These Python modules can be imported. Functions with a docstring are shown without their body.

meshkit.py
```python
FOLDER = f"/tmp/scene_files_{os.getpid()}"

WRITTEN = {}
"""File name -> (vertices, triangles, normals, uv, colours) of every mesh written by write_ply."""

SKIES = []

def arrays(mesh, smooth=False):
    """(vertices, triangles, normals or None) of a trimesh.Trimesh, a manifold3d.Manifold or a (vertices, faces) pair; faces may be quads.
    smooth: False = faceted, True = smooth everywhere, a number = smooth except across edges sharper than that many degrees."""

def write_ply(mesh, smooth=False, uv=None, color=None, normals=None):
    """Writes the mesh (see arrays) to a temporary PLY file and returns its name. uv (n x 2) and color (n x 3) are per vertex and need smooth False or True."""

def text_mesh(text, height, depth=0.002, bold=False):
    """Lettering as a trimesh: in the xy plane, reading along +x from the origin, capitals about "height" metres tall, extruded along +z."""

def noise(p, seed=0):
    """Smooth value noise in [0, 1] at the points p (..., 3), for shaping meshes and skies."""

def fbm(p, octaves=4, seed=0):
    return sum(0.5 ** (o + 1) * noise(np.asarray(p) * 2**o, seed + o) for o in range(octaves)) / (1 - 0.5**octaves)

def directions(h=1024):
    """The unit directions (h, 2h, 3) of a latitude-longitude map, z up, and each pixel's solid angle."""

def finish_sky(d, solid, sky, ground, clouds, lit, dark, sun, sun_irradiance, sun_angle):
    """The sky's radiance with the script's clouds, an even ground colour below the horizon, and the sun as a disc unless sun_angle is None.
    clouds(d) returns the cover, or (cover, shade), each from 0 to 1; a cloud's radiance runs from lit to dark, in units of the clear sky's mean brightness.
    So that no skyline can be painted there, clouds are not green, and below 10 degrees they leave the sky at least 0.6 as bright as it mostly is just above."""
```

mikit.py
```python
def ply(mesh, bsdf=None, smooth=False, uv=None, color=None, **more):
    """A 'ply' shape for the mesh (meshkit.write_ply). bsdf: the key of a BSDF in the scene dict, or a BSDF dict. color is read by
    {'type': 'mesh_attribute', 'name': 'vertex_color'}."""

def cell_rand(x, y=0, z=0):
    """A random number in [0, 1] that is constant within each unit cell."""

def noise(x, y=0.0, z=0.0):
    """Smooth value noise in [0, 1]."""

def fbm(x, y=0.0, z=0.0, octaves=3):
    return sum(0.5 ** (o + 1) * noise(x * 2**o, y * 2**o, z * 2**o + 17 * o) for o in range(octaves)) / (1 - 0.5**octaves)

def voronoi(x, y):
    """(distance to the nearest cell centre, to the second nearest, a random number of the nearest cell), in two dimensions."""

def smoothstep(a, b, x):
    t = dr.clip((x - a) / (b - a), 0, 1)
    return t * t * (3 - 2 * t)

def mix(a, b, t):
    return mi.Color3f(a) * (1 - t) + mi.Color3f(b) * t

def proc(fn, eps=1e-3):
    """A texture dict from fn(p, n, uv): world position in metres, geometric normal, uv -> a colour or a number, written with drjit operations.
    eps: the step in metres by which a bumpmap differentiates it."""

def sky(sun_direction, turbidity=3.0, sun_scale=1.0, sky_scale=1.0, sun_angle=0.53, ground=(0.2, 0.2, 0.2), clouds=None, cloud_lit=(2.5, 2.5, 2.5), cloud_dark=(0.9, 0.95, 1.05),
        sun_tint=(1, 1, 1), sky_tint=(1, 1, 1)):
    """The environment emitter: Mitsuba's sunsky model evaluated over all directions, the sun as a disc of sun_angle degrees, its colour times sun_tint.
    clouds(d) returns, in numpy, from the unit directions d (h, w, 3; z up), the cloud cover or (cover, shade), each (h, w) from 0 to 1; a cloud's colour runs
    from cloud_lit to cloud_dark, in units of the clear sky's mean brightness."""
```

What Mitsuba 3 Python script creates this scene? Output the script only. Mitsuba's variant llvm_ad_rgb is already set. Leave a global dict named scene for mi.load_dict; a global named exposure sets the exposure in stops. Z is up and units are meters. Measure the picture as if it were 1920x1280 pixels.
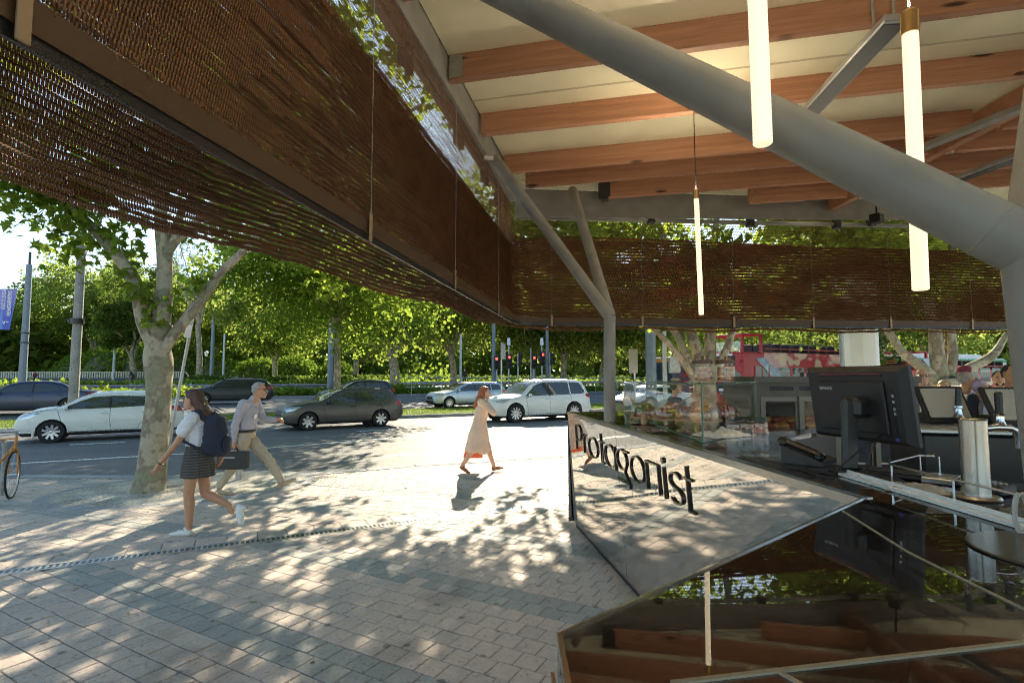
import math, random
import numpy as np, trimesh, drjit as dr, mitsuba as mi
import manifold3d as m3
import shapely.geometry as sg, shapely.affinity as sa
from shapely.ops import unary_union
import mikit, meshkit
from mikit import noise, fbm, voronoi, cell_rand, smoothstep, mix, proc

T = mi.ScalarTransform4f
scene, labels = {}, {}
EYE = 1.75                                   # camera height
PITCH = math.degrees(math.atan(0.068))       # camera tilted up a little
scene['camera'] = {'type': 'perspective', 'fov': 87.66, 'fov_axis': 'x', 'near_clip': 0.02, 'far_clip': 3000.0,
    'to_world': T().look_at(origin=[0, 0, EYE], target=[0, math.cos(math.radians(PITCH)), EYE + math.sin(math.radians(PITCH))], up=[0, 0, 1])}
SUN_AZ, SUN_EL = math.radians(4.0), math.radians(29.0)
SUN = [math.sin(SUN_AZ) * math.cos(SUN_EL), math.cos(SUN_AZ) * math.cos(SUN_EL), math.sin(SUN_EL)]
scene['sky'] = mikit.sky(SUN, turbidity=1.8, sun_scale=0.66, sky_scale=0.62, sky_tint=(1.14, 0.99, 0.85), sun_tint=(0.87, 0.97, 1.10))
exposure = 4.1

# ------------------------------------------------------------------ helpers
rng = np.random.default_rng(7)
_taken = set()
def numbered(name):
    if name not in _taken:
        _taken.add(name); return name
    k = 1
    while f'{name}_{k:03d}' in _taken: k += 1
    key = f'{name}_{k:03d}'; _taken.add(key); return key
def note(key, label=None, cat=None, group=None, kind=None):
    d = labels.setdefault(key, {})
    for k, v in (('label', label), ('category', cat), ('group', group), ('kind', kind)):
        if v: d[k] = v
    if not d: labels.pop(key)
def thing(name, label, cat, group=None, kind=None):
    key = numbered(name); note(key, label, cat, group, kind); return key
def obj(name, mesh, bsdf, parent=None, smooth=False, label=None, cat=None, group=None, kind=None, to=None, **kw):
    key = numbered((parent + '__' if parent else '') + name)
    d = dict(mesh) if isinstance(mesh, dict) else mikit.ply(mesh, bsdf, smooth=smooth, **kw)
    if to is not None: d['to_world'] = to
    scene[key] = d
    note(key, label, cat, group, kind)
    return key
def V(*a): return np.array(a, float)
def unit(v): v = np.asarray(v, float); return v / max(np.linalg.norm(v), 1e-12)
class MB:
    """Collects pieces into one mesh (with one uv pair per piece, read by the materials as a random number and a kind)."""
    def __init__(s): s.v, s.f, s.t, s.n = [], [], [], 0
    def add(s, v, f, tag=(0.5, 0.0)):
        v = np.asarray(v, float).reshape(-1, 3); f = np.asarray(f, int)
        if f.ndim == 2 and f.shape[1] == 4: f = np.vstack([f[:, [0, 1, 2]], f[:, [0, 2, 3]]])
        s.v.append(v); s.f.append(f + s.n); s.n += len(v)
        tag = np.asarray(tag, float)
        s.t.append(np.broadcast_to(tag, (len(v), 2)) if tag.ndim == 1 else tag)
        return s
    def mesh(s, m, tag=(0.5, 0.0)):
        if hasattr(m, 'to_mesh'):
            q = m.to_mesh(); return s.add(q.vert_properties[:, :3], q.tri_verts, tag)
        return s.add(m[0], m[1], tag) if isinstance(m, tuple) else s.add(m.vertices, m.faces, tag)
    def box(s, c, size, rz=0.0, tag=(0.5, 0.0), ch=0.0, R=None):
        v, f = boxm(size, ch)
        if R is not None: v = v @ np.asarray(R).T
        if rz: v = v @ rotz(rz).T
        return s.add(v + np.asarray(c, float), f, tag)
    def bar(s, p0, p1, w, h, up=(0, 0, 1), tag=(0.5, 0.0), ch=0.0):
        p0, p1 = np.asarray(p0, float), np.asarray(p1, float)
        d = p1 - p0; L = np.linalg.norm(d); x = d / L
        z = np.asarray(up, float) - x * np.dot(up, x)
        if np.linalg.norm(z) < 1e-6: z = V(1, 0, 0) - x * x[0]
        z = unit(z); y = np.cross(z, x)
        v, f = boxm((L, w, h), ch)
        return s.add(v @ np.array([x, y, z]) + (p0 + p1) / 2, f, tag)
    def tube(s, pts, r, n=8, tag=(0.5, 0.0), cap=True):
        v, f = tubem(pts, r, n, cap); return s.add(v, f, tag)
    def lathe(s, prof, c=(0, 0, 0), n=24, axis=None, tag=(0.5, 0.0)):
        v, f = lathem(prof, n)
        if axis is not None: v = v @ frame(axis).T
        return s.add(v + np.asarray(c, float), f, tag)
    def prism(s, poly, z0, z1, tag=(0.5, 0.0)):
        m = trimesh.creation.extrude_polygon(poly if hasattr(poly, 'exterior') else sg.Polygon(poly), z1 - z0, engine='earcut')
        return s.add(np.array(m.vertices) + [0, 0, z0], m.faces, tag)
    def geo(s): return (np.vstack(s.v), np.vstack(s.f))
    def uv(s): return np.vstack(s.t)
    def out(s, name, bsdf, parent=None, smooth=False, uv=False, **kw):
        if uv: kw['uv'] = s.uv()
        return obj(name, s.geo(), bsdf, parent, smooth, **kw)
def rotz(a): c, q = math.cos(a), math.sin(a); return np.array([[c, -q, 0], [q, c, 0], [0, 0, 1.0]])
def rotx(a): c, q = math.cos(a), math.sin(a); return np.array([[1, 0, 0], [0, c, -q], [0, q, c.real]])
def roty(a): c, q = math.cos(a), math.sin(a); return np.array([[c, 0, q], [0, 1, 0], [-q, 0, c]])
def frame(axis):
    z = unit(axis); x = unit(np.cross([0, 1, 0] if abs(z[1]) < 0.9 else [1, 0, 0], z)); return np.stack([x, np.cross(z, x), z], 1)
_BF = np.array([[0, 1, 3, 2], [4, 6, 7, 5], [0, 4, 5, 1], [2, 3, 7, 6], [0, 2, 6, 4], [1, 5, 7, 3]])
def boxm(size, ch=0.0):
    a, b, c = [q / 2 for q in size]
    if ch <= 0:
        v = np.array([[x, y, z] for x in (-a, a) for y in (-b, b) for z in (-c, c)]); return v, np.vstack([_BF[:, [0, 1, 2]], _BF[:, [0, 2, 3]]])
    v = []
    for x in (-1, 1):
        for y in (-1, 1):
            for z in (-1, 1):
                v += [[x * (a - ch), y * (b - ch), z * c], [x * (a - ch), y * b, z * (c - ch)], [x * a, y * (b - ch), z * (c - ch)]]
    h = trimesh.convex.convex_hull(np.array(v))
    return np.array(h.vertices), np.array(h.faces)
def tubem(pts, r, n=8, cap=True):
    p = np.asarray(pts, float); m = len(p); r = np.broadcast_to(np.asarray(r, float), (m,))
    t = np.gradient(p, axis=0); t /= np.maximum(np.linalg.norm(t, axis=1, keepdims=True), 1e-12)
    x = unit(np.cross(t[0], [0, 0, 1] if abs(t[0][2]) < 0.9 else [1, 0, 0])); X = [x]
    for k in range(1, m):
        x = x - t[k] * np.dot(x, t[k]); x = unit(x); X.append(x)
    X = np.array(X); Y = np.cross(t, X)
    a = np.arange(n) * 2 * np.pi / n
    v = p[:, None] + r[:, None, None] * (np.cos(a)[None, :, None] * X[:, None] + np.sin(a)[None, :, None] * Y[:, None])
    v = v.reshape(-1, 3); i, k = np.meshgrid(np.arange(m - 1), np.arange(n), indexing='ij'); k2 = (k + 1) % n
    f = np.stack([i * n + k, i * n + k2, (i + 1) * n + k2, (i + 1) * n + k], -1).reshape(-1, 4)
    f = np.vstack([f[:, [0, 1, 2]], f[:, [0, 2, 3]]])
    if cap:
        b = len(v); v = np.vstack([v, p[:1], p[-1:]]); k = np.arange(n); k2 = (k + 1) % n
        f = np.vstack([f, np.stack([k * 0 + b, k2, k], 1), np.stack([k * 0 + b + 1, (m - 1) * n + k, (m - 1) * n + k2], 1)])
    return v, f
def lathem(prof, n=24):
    p = np.asarray(prof, float); m = len(p); a = np.arange(n) * 2 * np.pi / n
    v = np.stack([p[:, :1] * np.cos(a), p[:, :1] * np.sin(a), np.repeat(p[:, 1:], n, 1)], -1).reshape(-1, 3)
    i, k = np.meshgrid(np.arange(m - 1), np.arange(n), indexing='ij'); k2 = (k + 1) % n
    f = np.stack([i * n + k, i * n + k2, (i + 1) * n + k2, (i + 1) * n + k], -1).reshape(-1, 4)
    return v, np.vstack([f[:, [0, 1, 2]], f[:, [0, 2, 3]]])
def grid(P):
    """P (m, n, 3): a sheet."""
    m, n = P.shape[:2]; i, k = np.meshgrid(np.arange(m - 1), np.arange(n - 1), indexing='ij')
    f = np.stack([i * n + k, i * n + k + 1, (i + 1) * n + k + 1, (i + 1) * n + k], -1).reshape(-1, 4)
    return P.reshape(-1, 3), np.vstack([f[:, [0, 1, 2]], f[:, [0, 2, 3]]])
def sphm(c, r, sub=2):
    m = trimesh.creation.icosphere(subdivisions=sub, radius=1.0); return np.array(m.vertices) * np.asarray(r) + np.asarray(c, float), np.array(m.faces)

# ------------------------------------------------------------------ materials
def mat(name, base, rough=0.5, metal=0.0, spec=0.5, bump=None, two=True, **kw):
    b = {'type': 'principled', 'base_color': base if isinstance(base, dict) else {'type': 'rgb', 'value': list(base)}, 'roughness': rough, 'metallic': metal, 'specular': spec, **kw}
    if bump: b = {'type': 'bumpmap', 'arbitrary': bump[0], 'scale': bump[1], 'nested': b} if False else {'type': 'bumpmap', 'texture': bump[0], 'scale': bump[1], 'bsdf': b}
    scene[name] = {'type': 'twosided', 'bsdf': b} if two else b
    return name
def RGB(*a): return mi.Color3f(*a)
def speck(base, amp=0.25, s=40.0, s2=3.0):
    def fn(p, n, uv):
        g = 1 + amp * (fbm(p.x * s, p.y * s, p.z * s, 2) - 0.5) * 2 + amp * (noise(p.x * s2, p.y * s2, p.z * s2) - 0.5)
        return RGB(*base) * g
    return proc(fn)
def paver_color(p, n, uv):
    r, k = uv.x, uv.y
    pink = mix((0.51, 0.415, 0.345), (0.44, 0.37, 0.315), r)
    blue = mix((0.27, 0.27, 0.25), (0.34, 0.325, 0.295), r)
    c = mix(pink, blue, dr.select(k > 0.5, 1.0, 0.0))
    g = 0.86 + 0.28 * fbm(p.x * 70, p.y * 70, 0, 2)
    st = smoothstep(0.62, 0.78, fbm(p.x * 1.7 + 9, p.y * 1.7, 0, 3))
    sp = smoothstep(0.86, 0.9, noise(p.x * 55 + 3, p.y * 55, 0))
    d1, d2, w = voronoi(p.x * 2.6, p.y * 2.6); gum = smoothstep(0.075, 0.05, d1) * dr.select(w > 0.55, 1.0, 0.0)
    return c * g * (1 - 0.25 * st) * (1 - 0.35 * sp) * (1 - 0.45 * gum)
mat('m_paver', proc(paver_color), 0.72, bump=(proc(lambda p, n, uv: 0.6 * fbm(p.x * 90, p.y * 90, 0, 2) + 0.4 * noise(p.x * 18, p.y * 18, 0), 2e-3), 0.0012))
mat('m_joint', speck((0.13, 0.105, 0.075), 0.5, 60, 2), 0.95)
def asphalt(p, n, uv):
    g = 0.75 + 0.5 * noise(p.x * 45, p.y * 45, 0) ; w = fbm(p.x * 0.35, p.y * 0.35, 0, 3)
    q = -p.x * 0.469 + p.y * 0.883
    tr = 1 - 0.12 * smoothstep(0.3, 0.9, dr.abs(dr.sin(q * 1.75)))
    return RGB(0.118, 0.117, 0.118) * g * (0.8 + 0.4 * w) * tr
mat('m_asphalt', proc(asphalt), 0.7, bump=(proc(lambda p, n, uv: noise(p.x * 60, p.y * 60, 0), 3e-3), 0.002))
mat('m_gravel', speck((0.36, 0.33, 0.28), 0.6, 45, 4), 0.9, bump=(proc(lambda p, n, uv: noise(p.x * 50, p.y * 50, 0), 3e-3), 0.004))
mat('m_paint', speck((0.72, 0.72, 0.70), 0.25, 14, 2), 0.6)
mat('m_kerb', speck((0.26, 0.265, 0.27), 0.3, 20, 2), 0.8)
mat('m_concrete', speck((0.42, 0.40, 0.37), 0.2, 12, 1), 0.85)
mat('m_ground', speck((0.16, 0.15, 0.10), 0.4, 6, 0.3), 0.95)
mat('m_lawn', speck((0.10, 0.15, 0.035), 0.5, 9, 0.5), 0.95)
mat('m_steel', speck((0.275, 0.265, 0.235), 0.17, 7, 1.3), 0.5, 0.0, 0.4)
mat('m_steel_dark', (0.045, 0.045, 0.045), 0.45, 0.2)
mat('m_galv', speck((0.42, 0.44, 0.45), 0.25, 15, 2), 0.4, 0.75)
mat('m_inox', (0.55, 0.52, 0.47), 0.24, 1.0)
mat('m_chrome', (0.75, 0.75, 0.75), 0.08, 1.0)
mat('m_brass', (0.62, 0.42, 0.17), 0.25, 1.0)
mat('m_black', (0.012, 0.012, 0.013), 0.35)
mat('m_black_gloss', (0.010, 0.010, 0.011), 0.06, clearcoat=0.6, clearcoat_gloss=0.95)
def timber(p, n, uv):
    e, q = p.x * 0.9736 - p.y * 0.2284, p.x * 0.2284 + p.y * 0.9736
    r = uv.x
    g = fbm(e * 1.3 + 31 * r, q * 22, p.z * 26, 3); fine = noise(e * 5, q * 120, p.z * 150)
    c = mix((0.36, 0.155, 0.085), (0.55, 0.29, 0.17), g) * (0.86 + 0.28 * fine) * (0.8 + 0.4 * r)
    d1, d2, w = voronoi(e * 0.9 + 13 * r, p.z * 4.0 + 7 * r)
    k = smoothstep(0.10, 0.03, d1) * dr.select(w > 0.62, 1.0, 0.0)
    return c * (1 - 0.85 * k)
mat('m_timber', proc(timber), 0.55)
mat('m_ceiling', speck((0.87, 0.82, 0.58), 0.05, 5, 0.7), 0.5)
mat('m_cseam', (0.62, 0.54, 0.36), 0.7)
def rust(p, n, uv):
    g = fbm(p.x * 9, p.y * 9, p.z * 9, 2)
    return mix((0.155, 0.073, 0.031), (0.275, 0.137, 0.062), g)
mat('m_chain', proc(rust), 0.65, 0.0, 0.25)
mat('m_bar', (0.085, 0.046, 0.021), 0.5, 0.2)
mat('m_bracket', (0.36, 0.25, 0.15), 0.5, 0.3)
# ------------------------------------------------------------------ ground, road, paving
RD = math.radians(28.0); RU = V(math.cos(RD), math.sin(RD)); RQ = V(-math.sin(RD), math.cos(RD))
def rd(s, q, z=0.0):
    """Road frame: s metres along the road (from lower left to upper right in plan), q metres across it, away from the kiosk."""
    p = RU * s + RQ * q; return V(p[0], p[1], z)
def hgt(x, y):
    q = RQ[0] * np.asarray(x, float) + RQ[1] * np.asarray(y, float)
    t = np.clip((q - 47) / 19.0, 0, 1); w = np.clip((q - 25) / 11.0, 0, 1); return 0.82 * t * t * (3 - 2 * t) + 0.35 * w * w * (3 - 2 * w) - 0.10
gx = np.concatenate([[-900, -400, -250], np.linspace(-170, 170, 86), [250, 400, 900]]); gy = np.concatenate([[-300, -100, -40], np.linspace(-20, 190, 85), [260, 500, 1500]])
X, Y = np.meshgrid(gx, gy, indexing='ij')
obj('ground', grid(np.stack([X, Y, hgt(X, Y) - 0.12 - 0.10 * (Y < 14)], -1)[::1]), 'm_ground', smooth=True, kind='structure')
# road edge in plan (paving side), left to right
EDGE = [(-60, -16.0), (-14, 7.6), (-8.8, 9.5), (-6.1, 9.42), (-3.54, 9.78), (-1.88, 10.7), (1.23, 12.0), (6, 14.6), (60, 43.3)]
def strip(q0, q1, s0=-90, s1=110, z=0.0, n=60, zf=None):
    s = np.linspace(s0, s1, n); P = np.array([[rd(a, q, z) for q in (q0, q1)] for a in s])
    if zf is not None: P[..., 2] += zf(P[..., 0], P[..., 1])
    return P
road = np.array([[[e[0], e[1], 0.0] for e in EDGE], [[*(rd(s, 50)[:2]), 0.0] for s in (-75, -30, -12, -8, -4, 0, 5, 12, 75)]])
road = np.linspace(road[0], road[1], 40); road[..., 2] = hgt(road[..., 0], road[..., 1])
obj('road', grid(road.transpose(1, 0, 2)), 'm_asphalt', smooth=True, kind='structure')
far_road = np.linspace(strip(50.0, 60.0)[:, 0], strip(50.0, 60.0)[:, 1], 8); far_road[..., 2] = hgt(far_road[..., 0], far_road[..., 1]) + 0.004
obj('road', grid(far_road.transpose(1, 0, 2)), 'm_asphalt', smooth=True, kind='structure')
fp = np.linspace(strip(62.0, 68.5)[:, 0], strip(62.0, 68.5)[:, 1], 6); fp[..., 2] = hgt(fp[..., 0], fp[..., 1]) + 0.06
kb_ = MB()
for a, b in zip(EDGE[:-1], EDGE[1:]):
    n_ = max(int(math.dist(a, b) / 0.9), 1)
    for i in range(n_):
        p, q = V(*a) + (V(*b) - V(*a)) * i / n_, V(*a) + (V(*b) - V(*a)) * (i + .985) / n_; w_ = unit(q - p); w_ = V(-w_[1], w_[0]) * .16
        if abs(p[0]) < 25: kb_.bar((*(p + w_), -.073), (*(q + w_), -.073), .30, .15, ch=.008)
kb_.out('kerb_stones', 'm_kerb', 'pavement', kind='stuff')
ft = MB().prism(sg.Polygon([(8.0, -9), (60, -9), (60, 43.0), (8.2, 15.6), (4.0, 13.45), (3.5, 13.15), (7.95, 12.55), (4.2, 9.0)]), -.02, 0.0); ft.out('footpath', 'm_concrete', kind='structure')
obj('path', grid(fp.transpose(1, 0, 2)), 'm_concrete', smooth=True, kind='structure')
pk = np.linspace(strip(68.5, 190.0)[:, 0], strip(68.5, 190.0)[:, 1], 12); pk[..., 2] = hgt(pk[..., 0], pk[..., 1]) + 0.05
obj('park_lawn', grid(pk.transpose(1, 0, 2)), 'm_lawn', smooth=True, kind='structure')
# raised medians with a kerb: kerb ring and planted top
def median(q0, q1, s0, s1, top, zb=0.0):
    out = sg.LineString([RU * (s0 + 1.2) + RQ * (q0 + q1) / 2, RU * (s1 - 1.2) + RQ * (q0 + q1) / 2]).buffer((q1 - q0) / 2, 8)
    inn = out.buffer(-0.16)
    MB().prism(out.difference(inn), zb - 0.05, zb + 0.13).out('kerb', 'm_kerb', kind='structure')
    MB().prism(inn, zb - 0.05, zb + 0.11).out('grass_bed', top, kind='structure')
    return inn
MED1 = median(24.0, 29.0, -40, 60, 'm_lawn', -0.09)
MED2 = median(44.0, 49.5, -60, 70, 'm_lawn', 0.25)
MED3 = median(60.0, 62.0, -70, 80, 'm_lawn', 0.98)
# markings
mk = MB()
def line(s0, q0, s1, q1, w=0.11):
    a, b = rd(s0, q0), rd(s1, q1); za, zb = hgt(a[0], a[1]) + .004, hgt(b[0], b[1]) + .004; mk.bar((a[0], a[1], za), (b[0], b[1], zb), w, 0.004)
for s0, q0, s1, q1 in ((-6, 14.45, 0.2, 14.6), (0.2, 14.6, 8, 16.3), (8, 16.3, 30, 17.2), (-3.6, 17.9, -2.4, 17.95), (3.8, 18.0, 4.9, 18.0), (12, 18.1, 15, 18.1), (-12, 17.9, -9, 17.9), (-25, 14.4, -6, 14.45),
                      (-20, 35.5, -17, 35.5), (-11, 35.5, -8, 35.5), (-2, 35.5, 1, 35.5), (7, 35.5, 10, 35.5), (16, 35.5, 19, 35.5), (25, 35.5, 28, 35.5), (34, 35.5, 37, 35.5)):
    line(s0 * 1.057, q0 * (1.057 if q0 < 30 else 1.0), s1 * 1.057, q1 * (1.057 if q0 < 30 else 1.0))
line(4.7, 14.2, 30, 13.8, 0.16); line(3.4, 12.7, 30, 12.1, 0.2)
mk.out('road_marking', 'm_paint', kind='structure')
# paving: a bed of dark joint sand with every paver laid on it
D0, D1 = V(-4.613, 4.936), V(0.809, 7.697)              # drain line
du = unit(D1 - D0); dn = V(-du[1], du[0])
bed = sg.Polygon([(-40, -9), *[(e[0], e[1]) for e in EDGE[0:]], (60, -30), (-40, -30)])
MB().prism(bed, -0.14, -0.006).out('pavement', 'm_joint', kind='structure')
PITS = [sa.rotate(sa.scale(sg.Point(0, 0).buffer(1, 24), 1.75, 1.18), 28, origin=(0, 0))]
pit = sa.translate(PITS[0], -5.2, 8.72)
vpoly = sg.Polygon([(-9.2, 3.0), (-3.2, 1.1), (-0.3, -0.4), (1.7, -0.4), (4.2, 9.0), (8.0, 12.6), (3.5, 13.2), (1.1, 11.9), (-1.9, 10.66), (-3.5, 9.74), (-6.1, 9.36), (-8.75, 9.45), (-13.0, 8.2), (-12.5, 6.0)])
pit_ring = pit.buffer(0.16)
pavers = []                                            # (corner quad, uv tag)
def lay(ang, pu, pv, region, band_off, band_n, orig):
    u, v = V(math.cos(ang), math.sin(ang)), V(-math.sin(ang), math.cos(ang))
    prep = __import__('shapely').prepared.prep(region)
    for j in range(-70, 80):
        off = 0.5 * (j % 2) + rng.uniform(-0.04, 0.04)
        dark = (j - band_off) % 8 < band_n
        for i in range(-90, 90):
            c = orig + u * (i + off) * pu + v * (j + 0.5) * pv
            if not (-13.5 < c[0] < 8.5 and -1 < c[1] < 13.5): continue
            q = [c + u * a * (pu / 2 - 0.0035) + v * b * (pv / 2 - 0.0035) for a, b in ((-1, -1), (1, -1), (1, 1), (-1, 1))]
            P = sg.Polygon(q)
            if not prep.intersects(P): continue
            if not prep.contains(P):
                P = P.intersection(region)
                if P.is_empty or P.geom_type != 'Polygon' or P.area < 0.003: continue
                P = sg.Polygon(P.exterior).simplify(0.004)
            pavers.append((c, np.array(P.exterior.coords)[:-1], (rng.random(), 1.0 if dark and rng.random() > 0.04 else 0.0)))
def halfplane(side, off):
    a, b = D0 - du * 40 + dn * off, D0 + du * 60 + dn * off
    return sg.Polygon([a, b, b + dn * side * 60, a + dn * side * 60])
lay(math.radians(-29.0), 0.160, 0.172, vpoly.intersection(halfplane(-1, -0.085)), 3, 2, V(-1.464, 4.4) )
lay(math.radians(-21.0), 0.200, 0.172, vpoly.intersection(halfplane(1, 0.36)).difference(pit_ring), 2, 2, V(-4.2, 5.9))
# header course between drain and field
k0 = int(-9 / 0.3)
for i in range(-22, 40):
    a = D0 + du * (i * 0.3) + dn * 0.09; P = sg.Polygon([a + du * 0.004, a + du * 0.296, a + du * 0.296 + dn * 0.262, a + du * 0.004 + dn * 0.262]).intersection(vpoly)
    if not P.is_empty and P.geom_type == 'Polygon': pavers.append((a + du * .15 + dn * .13, np.array(sg.polygon.orient(P).exterior.coords)[:-1], (rng.random(), 0.0)))
def paver_mesh(mb, poly, tag):
    q = np.asarray(poly); n = len(q)
    area = 0.5 * np.sum(q[:, 0] * np.roll(q[:, 1], -1) - np.roll(q[:, 0], -1) * q[:, 1])
    if area < 0: q = q[::-1]
    c = q.mean(0); z = rng.normal(0, 0.0013); tilt = rng.normal(0, 0.006, 2)
    d = q - c; L = np.linalg.norm(d, axis=1, keepdims=True); inn = c + d * (1 - 0.0042 / np.maximum(L, 0.02))
    zz = lambda w: z + (w - c) @ tilt
    v = np.vstack([np.c_[q, np.full(n, -0.03)], np.c_[q, zz(q) - 0.0035], np.c_[inn, zz(inn)], [[c[0], c[1], z]]])
    k = np.arange(n); k2 = (k + 1) % n
    f = np.vstack([np.stack([k, k2, n + k2], 1), np.stack([k, n + k2, n + k], 1), np.stack([n + k, n + k2, 2 * n + k2], 1), np.stack([n + k, 2 * n + k2, 2 * n + k], 1), np.stack([2 * n + k, 2 * n + k2, k * 0 + 3 * n], 1)])
    mb.add(v, f, tag)
def vis(c):
    if c[1] < 0.8 or abs(c[0]) > c[1] * 1.0 + .2 or (c[0] > 0.3 and c[1] < 3.3): return 1e9
    return c[1]
pavers.sort(key=lambda a: vis(a[0]))
rest = MB()
for k, (c, q, tag) in enumerate(pavers):
    if k < 290:
        m = MB(); paver_mesh(m, q, tag); m.out('paver', 'm_paver', 'pavement', uv=True)
    else: paver_mesh(rest, q, tag)
rest.out('small_pavers', 'm_paver', 'pavement', uv=True, kind='stuff')
# tree pit of resin gravel with a stone ring
MB().prism(pit, -0.03, 0.004).out('gravel_bed', 'm_gravel', kind='structure')
MB().prism(pit_ring.difference(pit), -0.03, 0.002).out('stone_ring', 'm_kerb', 'gravel_bed')
# slot drain: steel frame with cross bars over a dark channel
dk = thing('drain_grate', 'long steel slot drain grate set across the pink paving', 'drain')
a, b = D0 - du * 4.5, D0 + du * 7.2
m = MB()
for o in (-0.066, 0.066): m.bar((*(a + dn * o), -0.012), (*(b + dn * o), -0.012), 0.024, 0.028)
m.out('frame', 'm_galv', dk)
MB().bar((*a, -0.0045), (*b, -0.0045), 0.108, 0.001).out('channel', 'm_black', dk)
L = 11.7; n = int(L / 0.05); slats = MB(); near = []
for i in range(n):
    p = a + du * (i + 0.5) * 0.05
    near.append((np.hypot(*p), p))
near.sort(key=lambda t: t[0])
for k, (d, p) in enumerate(near):
    m = MB() if k < 120 else slats
    m.bar((*(p - dn * 0.054), -0.003), (*(p + dn * 0.054), -0.003), 0.018, 0.006)
    if k < 120: m.out('slat', 'm_galv', dk)
slats.out('far_slats', 'm_galv', dk, kind='stuff')
# leaf litter and grit lying on the paving
r = np.random.default_rng(301); n = 230; P = np.stack([r.uniform(-6, 1.2, n), r.uniform(1.2, 9.2, n)], 1); v = []; f = []
for i, (x, y) in enumerate(P):
    s = r.uniform(.006, .022) if i % 14 else r.uniform(.02, .04); a = r.uniform(0, 6.28); c, q = math.cos(a) * s, math.sin(a) * s; h = s * .35
    v += [(x + c, y + q, .004), (x - q * .6, y + c * .6, .004 + h * r.random()), (x - c, y - q, .003), (x + q * .6, y - c * .6, .004 + h * r.random())]; f += [(4 * i, 4 * i + 1, 4 * i + 2), (4 * i, 4 * i + 2, 4 * i + 3)]
MB().add(v, f).out('leaf_litter', 'm_litter', label='dry leaf scraps and grit scattered over the paving', cat='litter', kind='stuff'); mat('m_litter', speck((.22, .15, .07), .6, 30, 5), .9)
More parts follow.
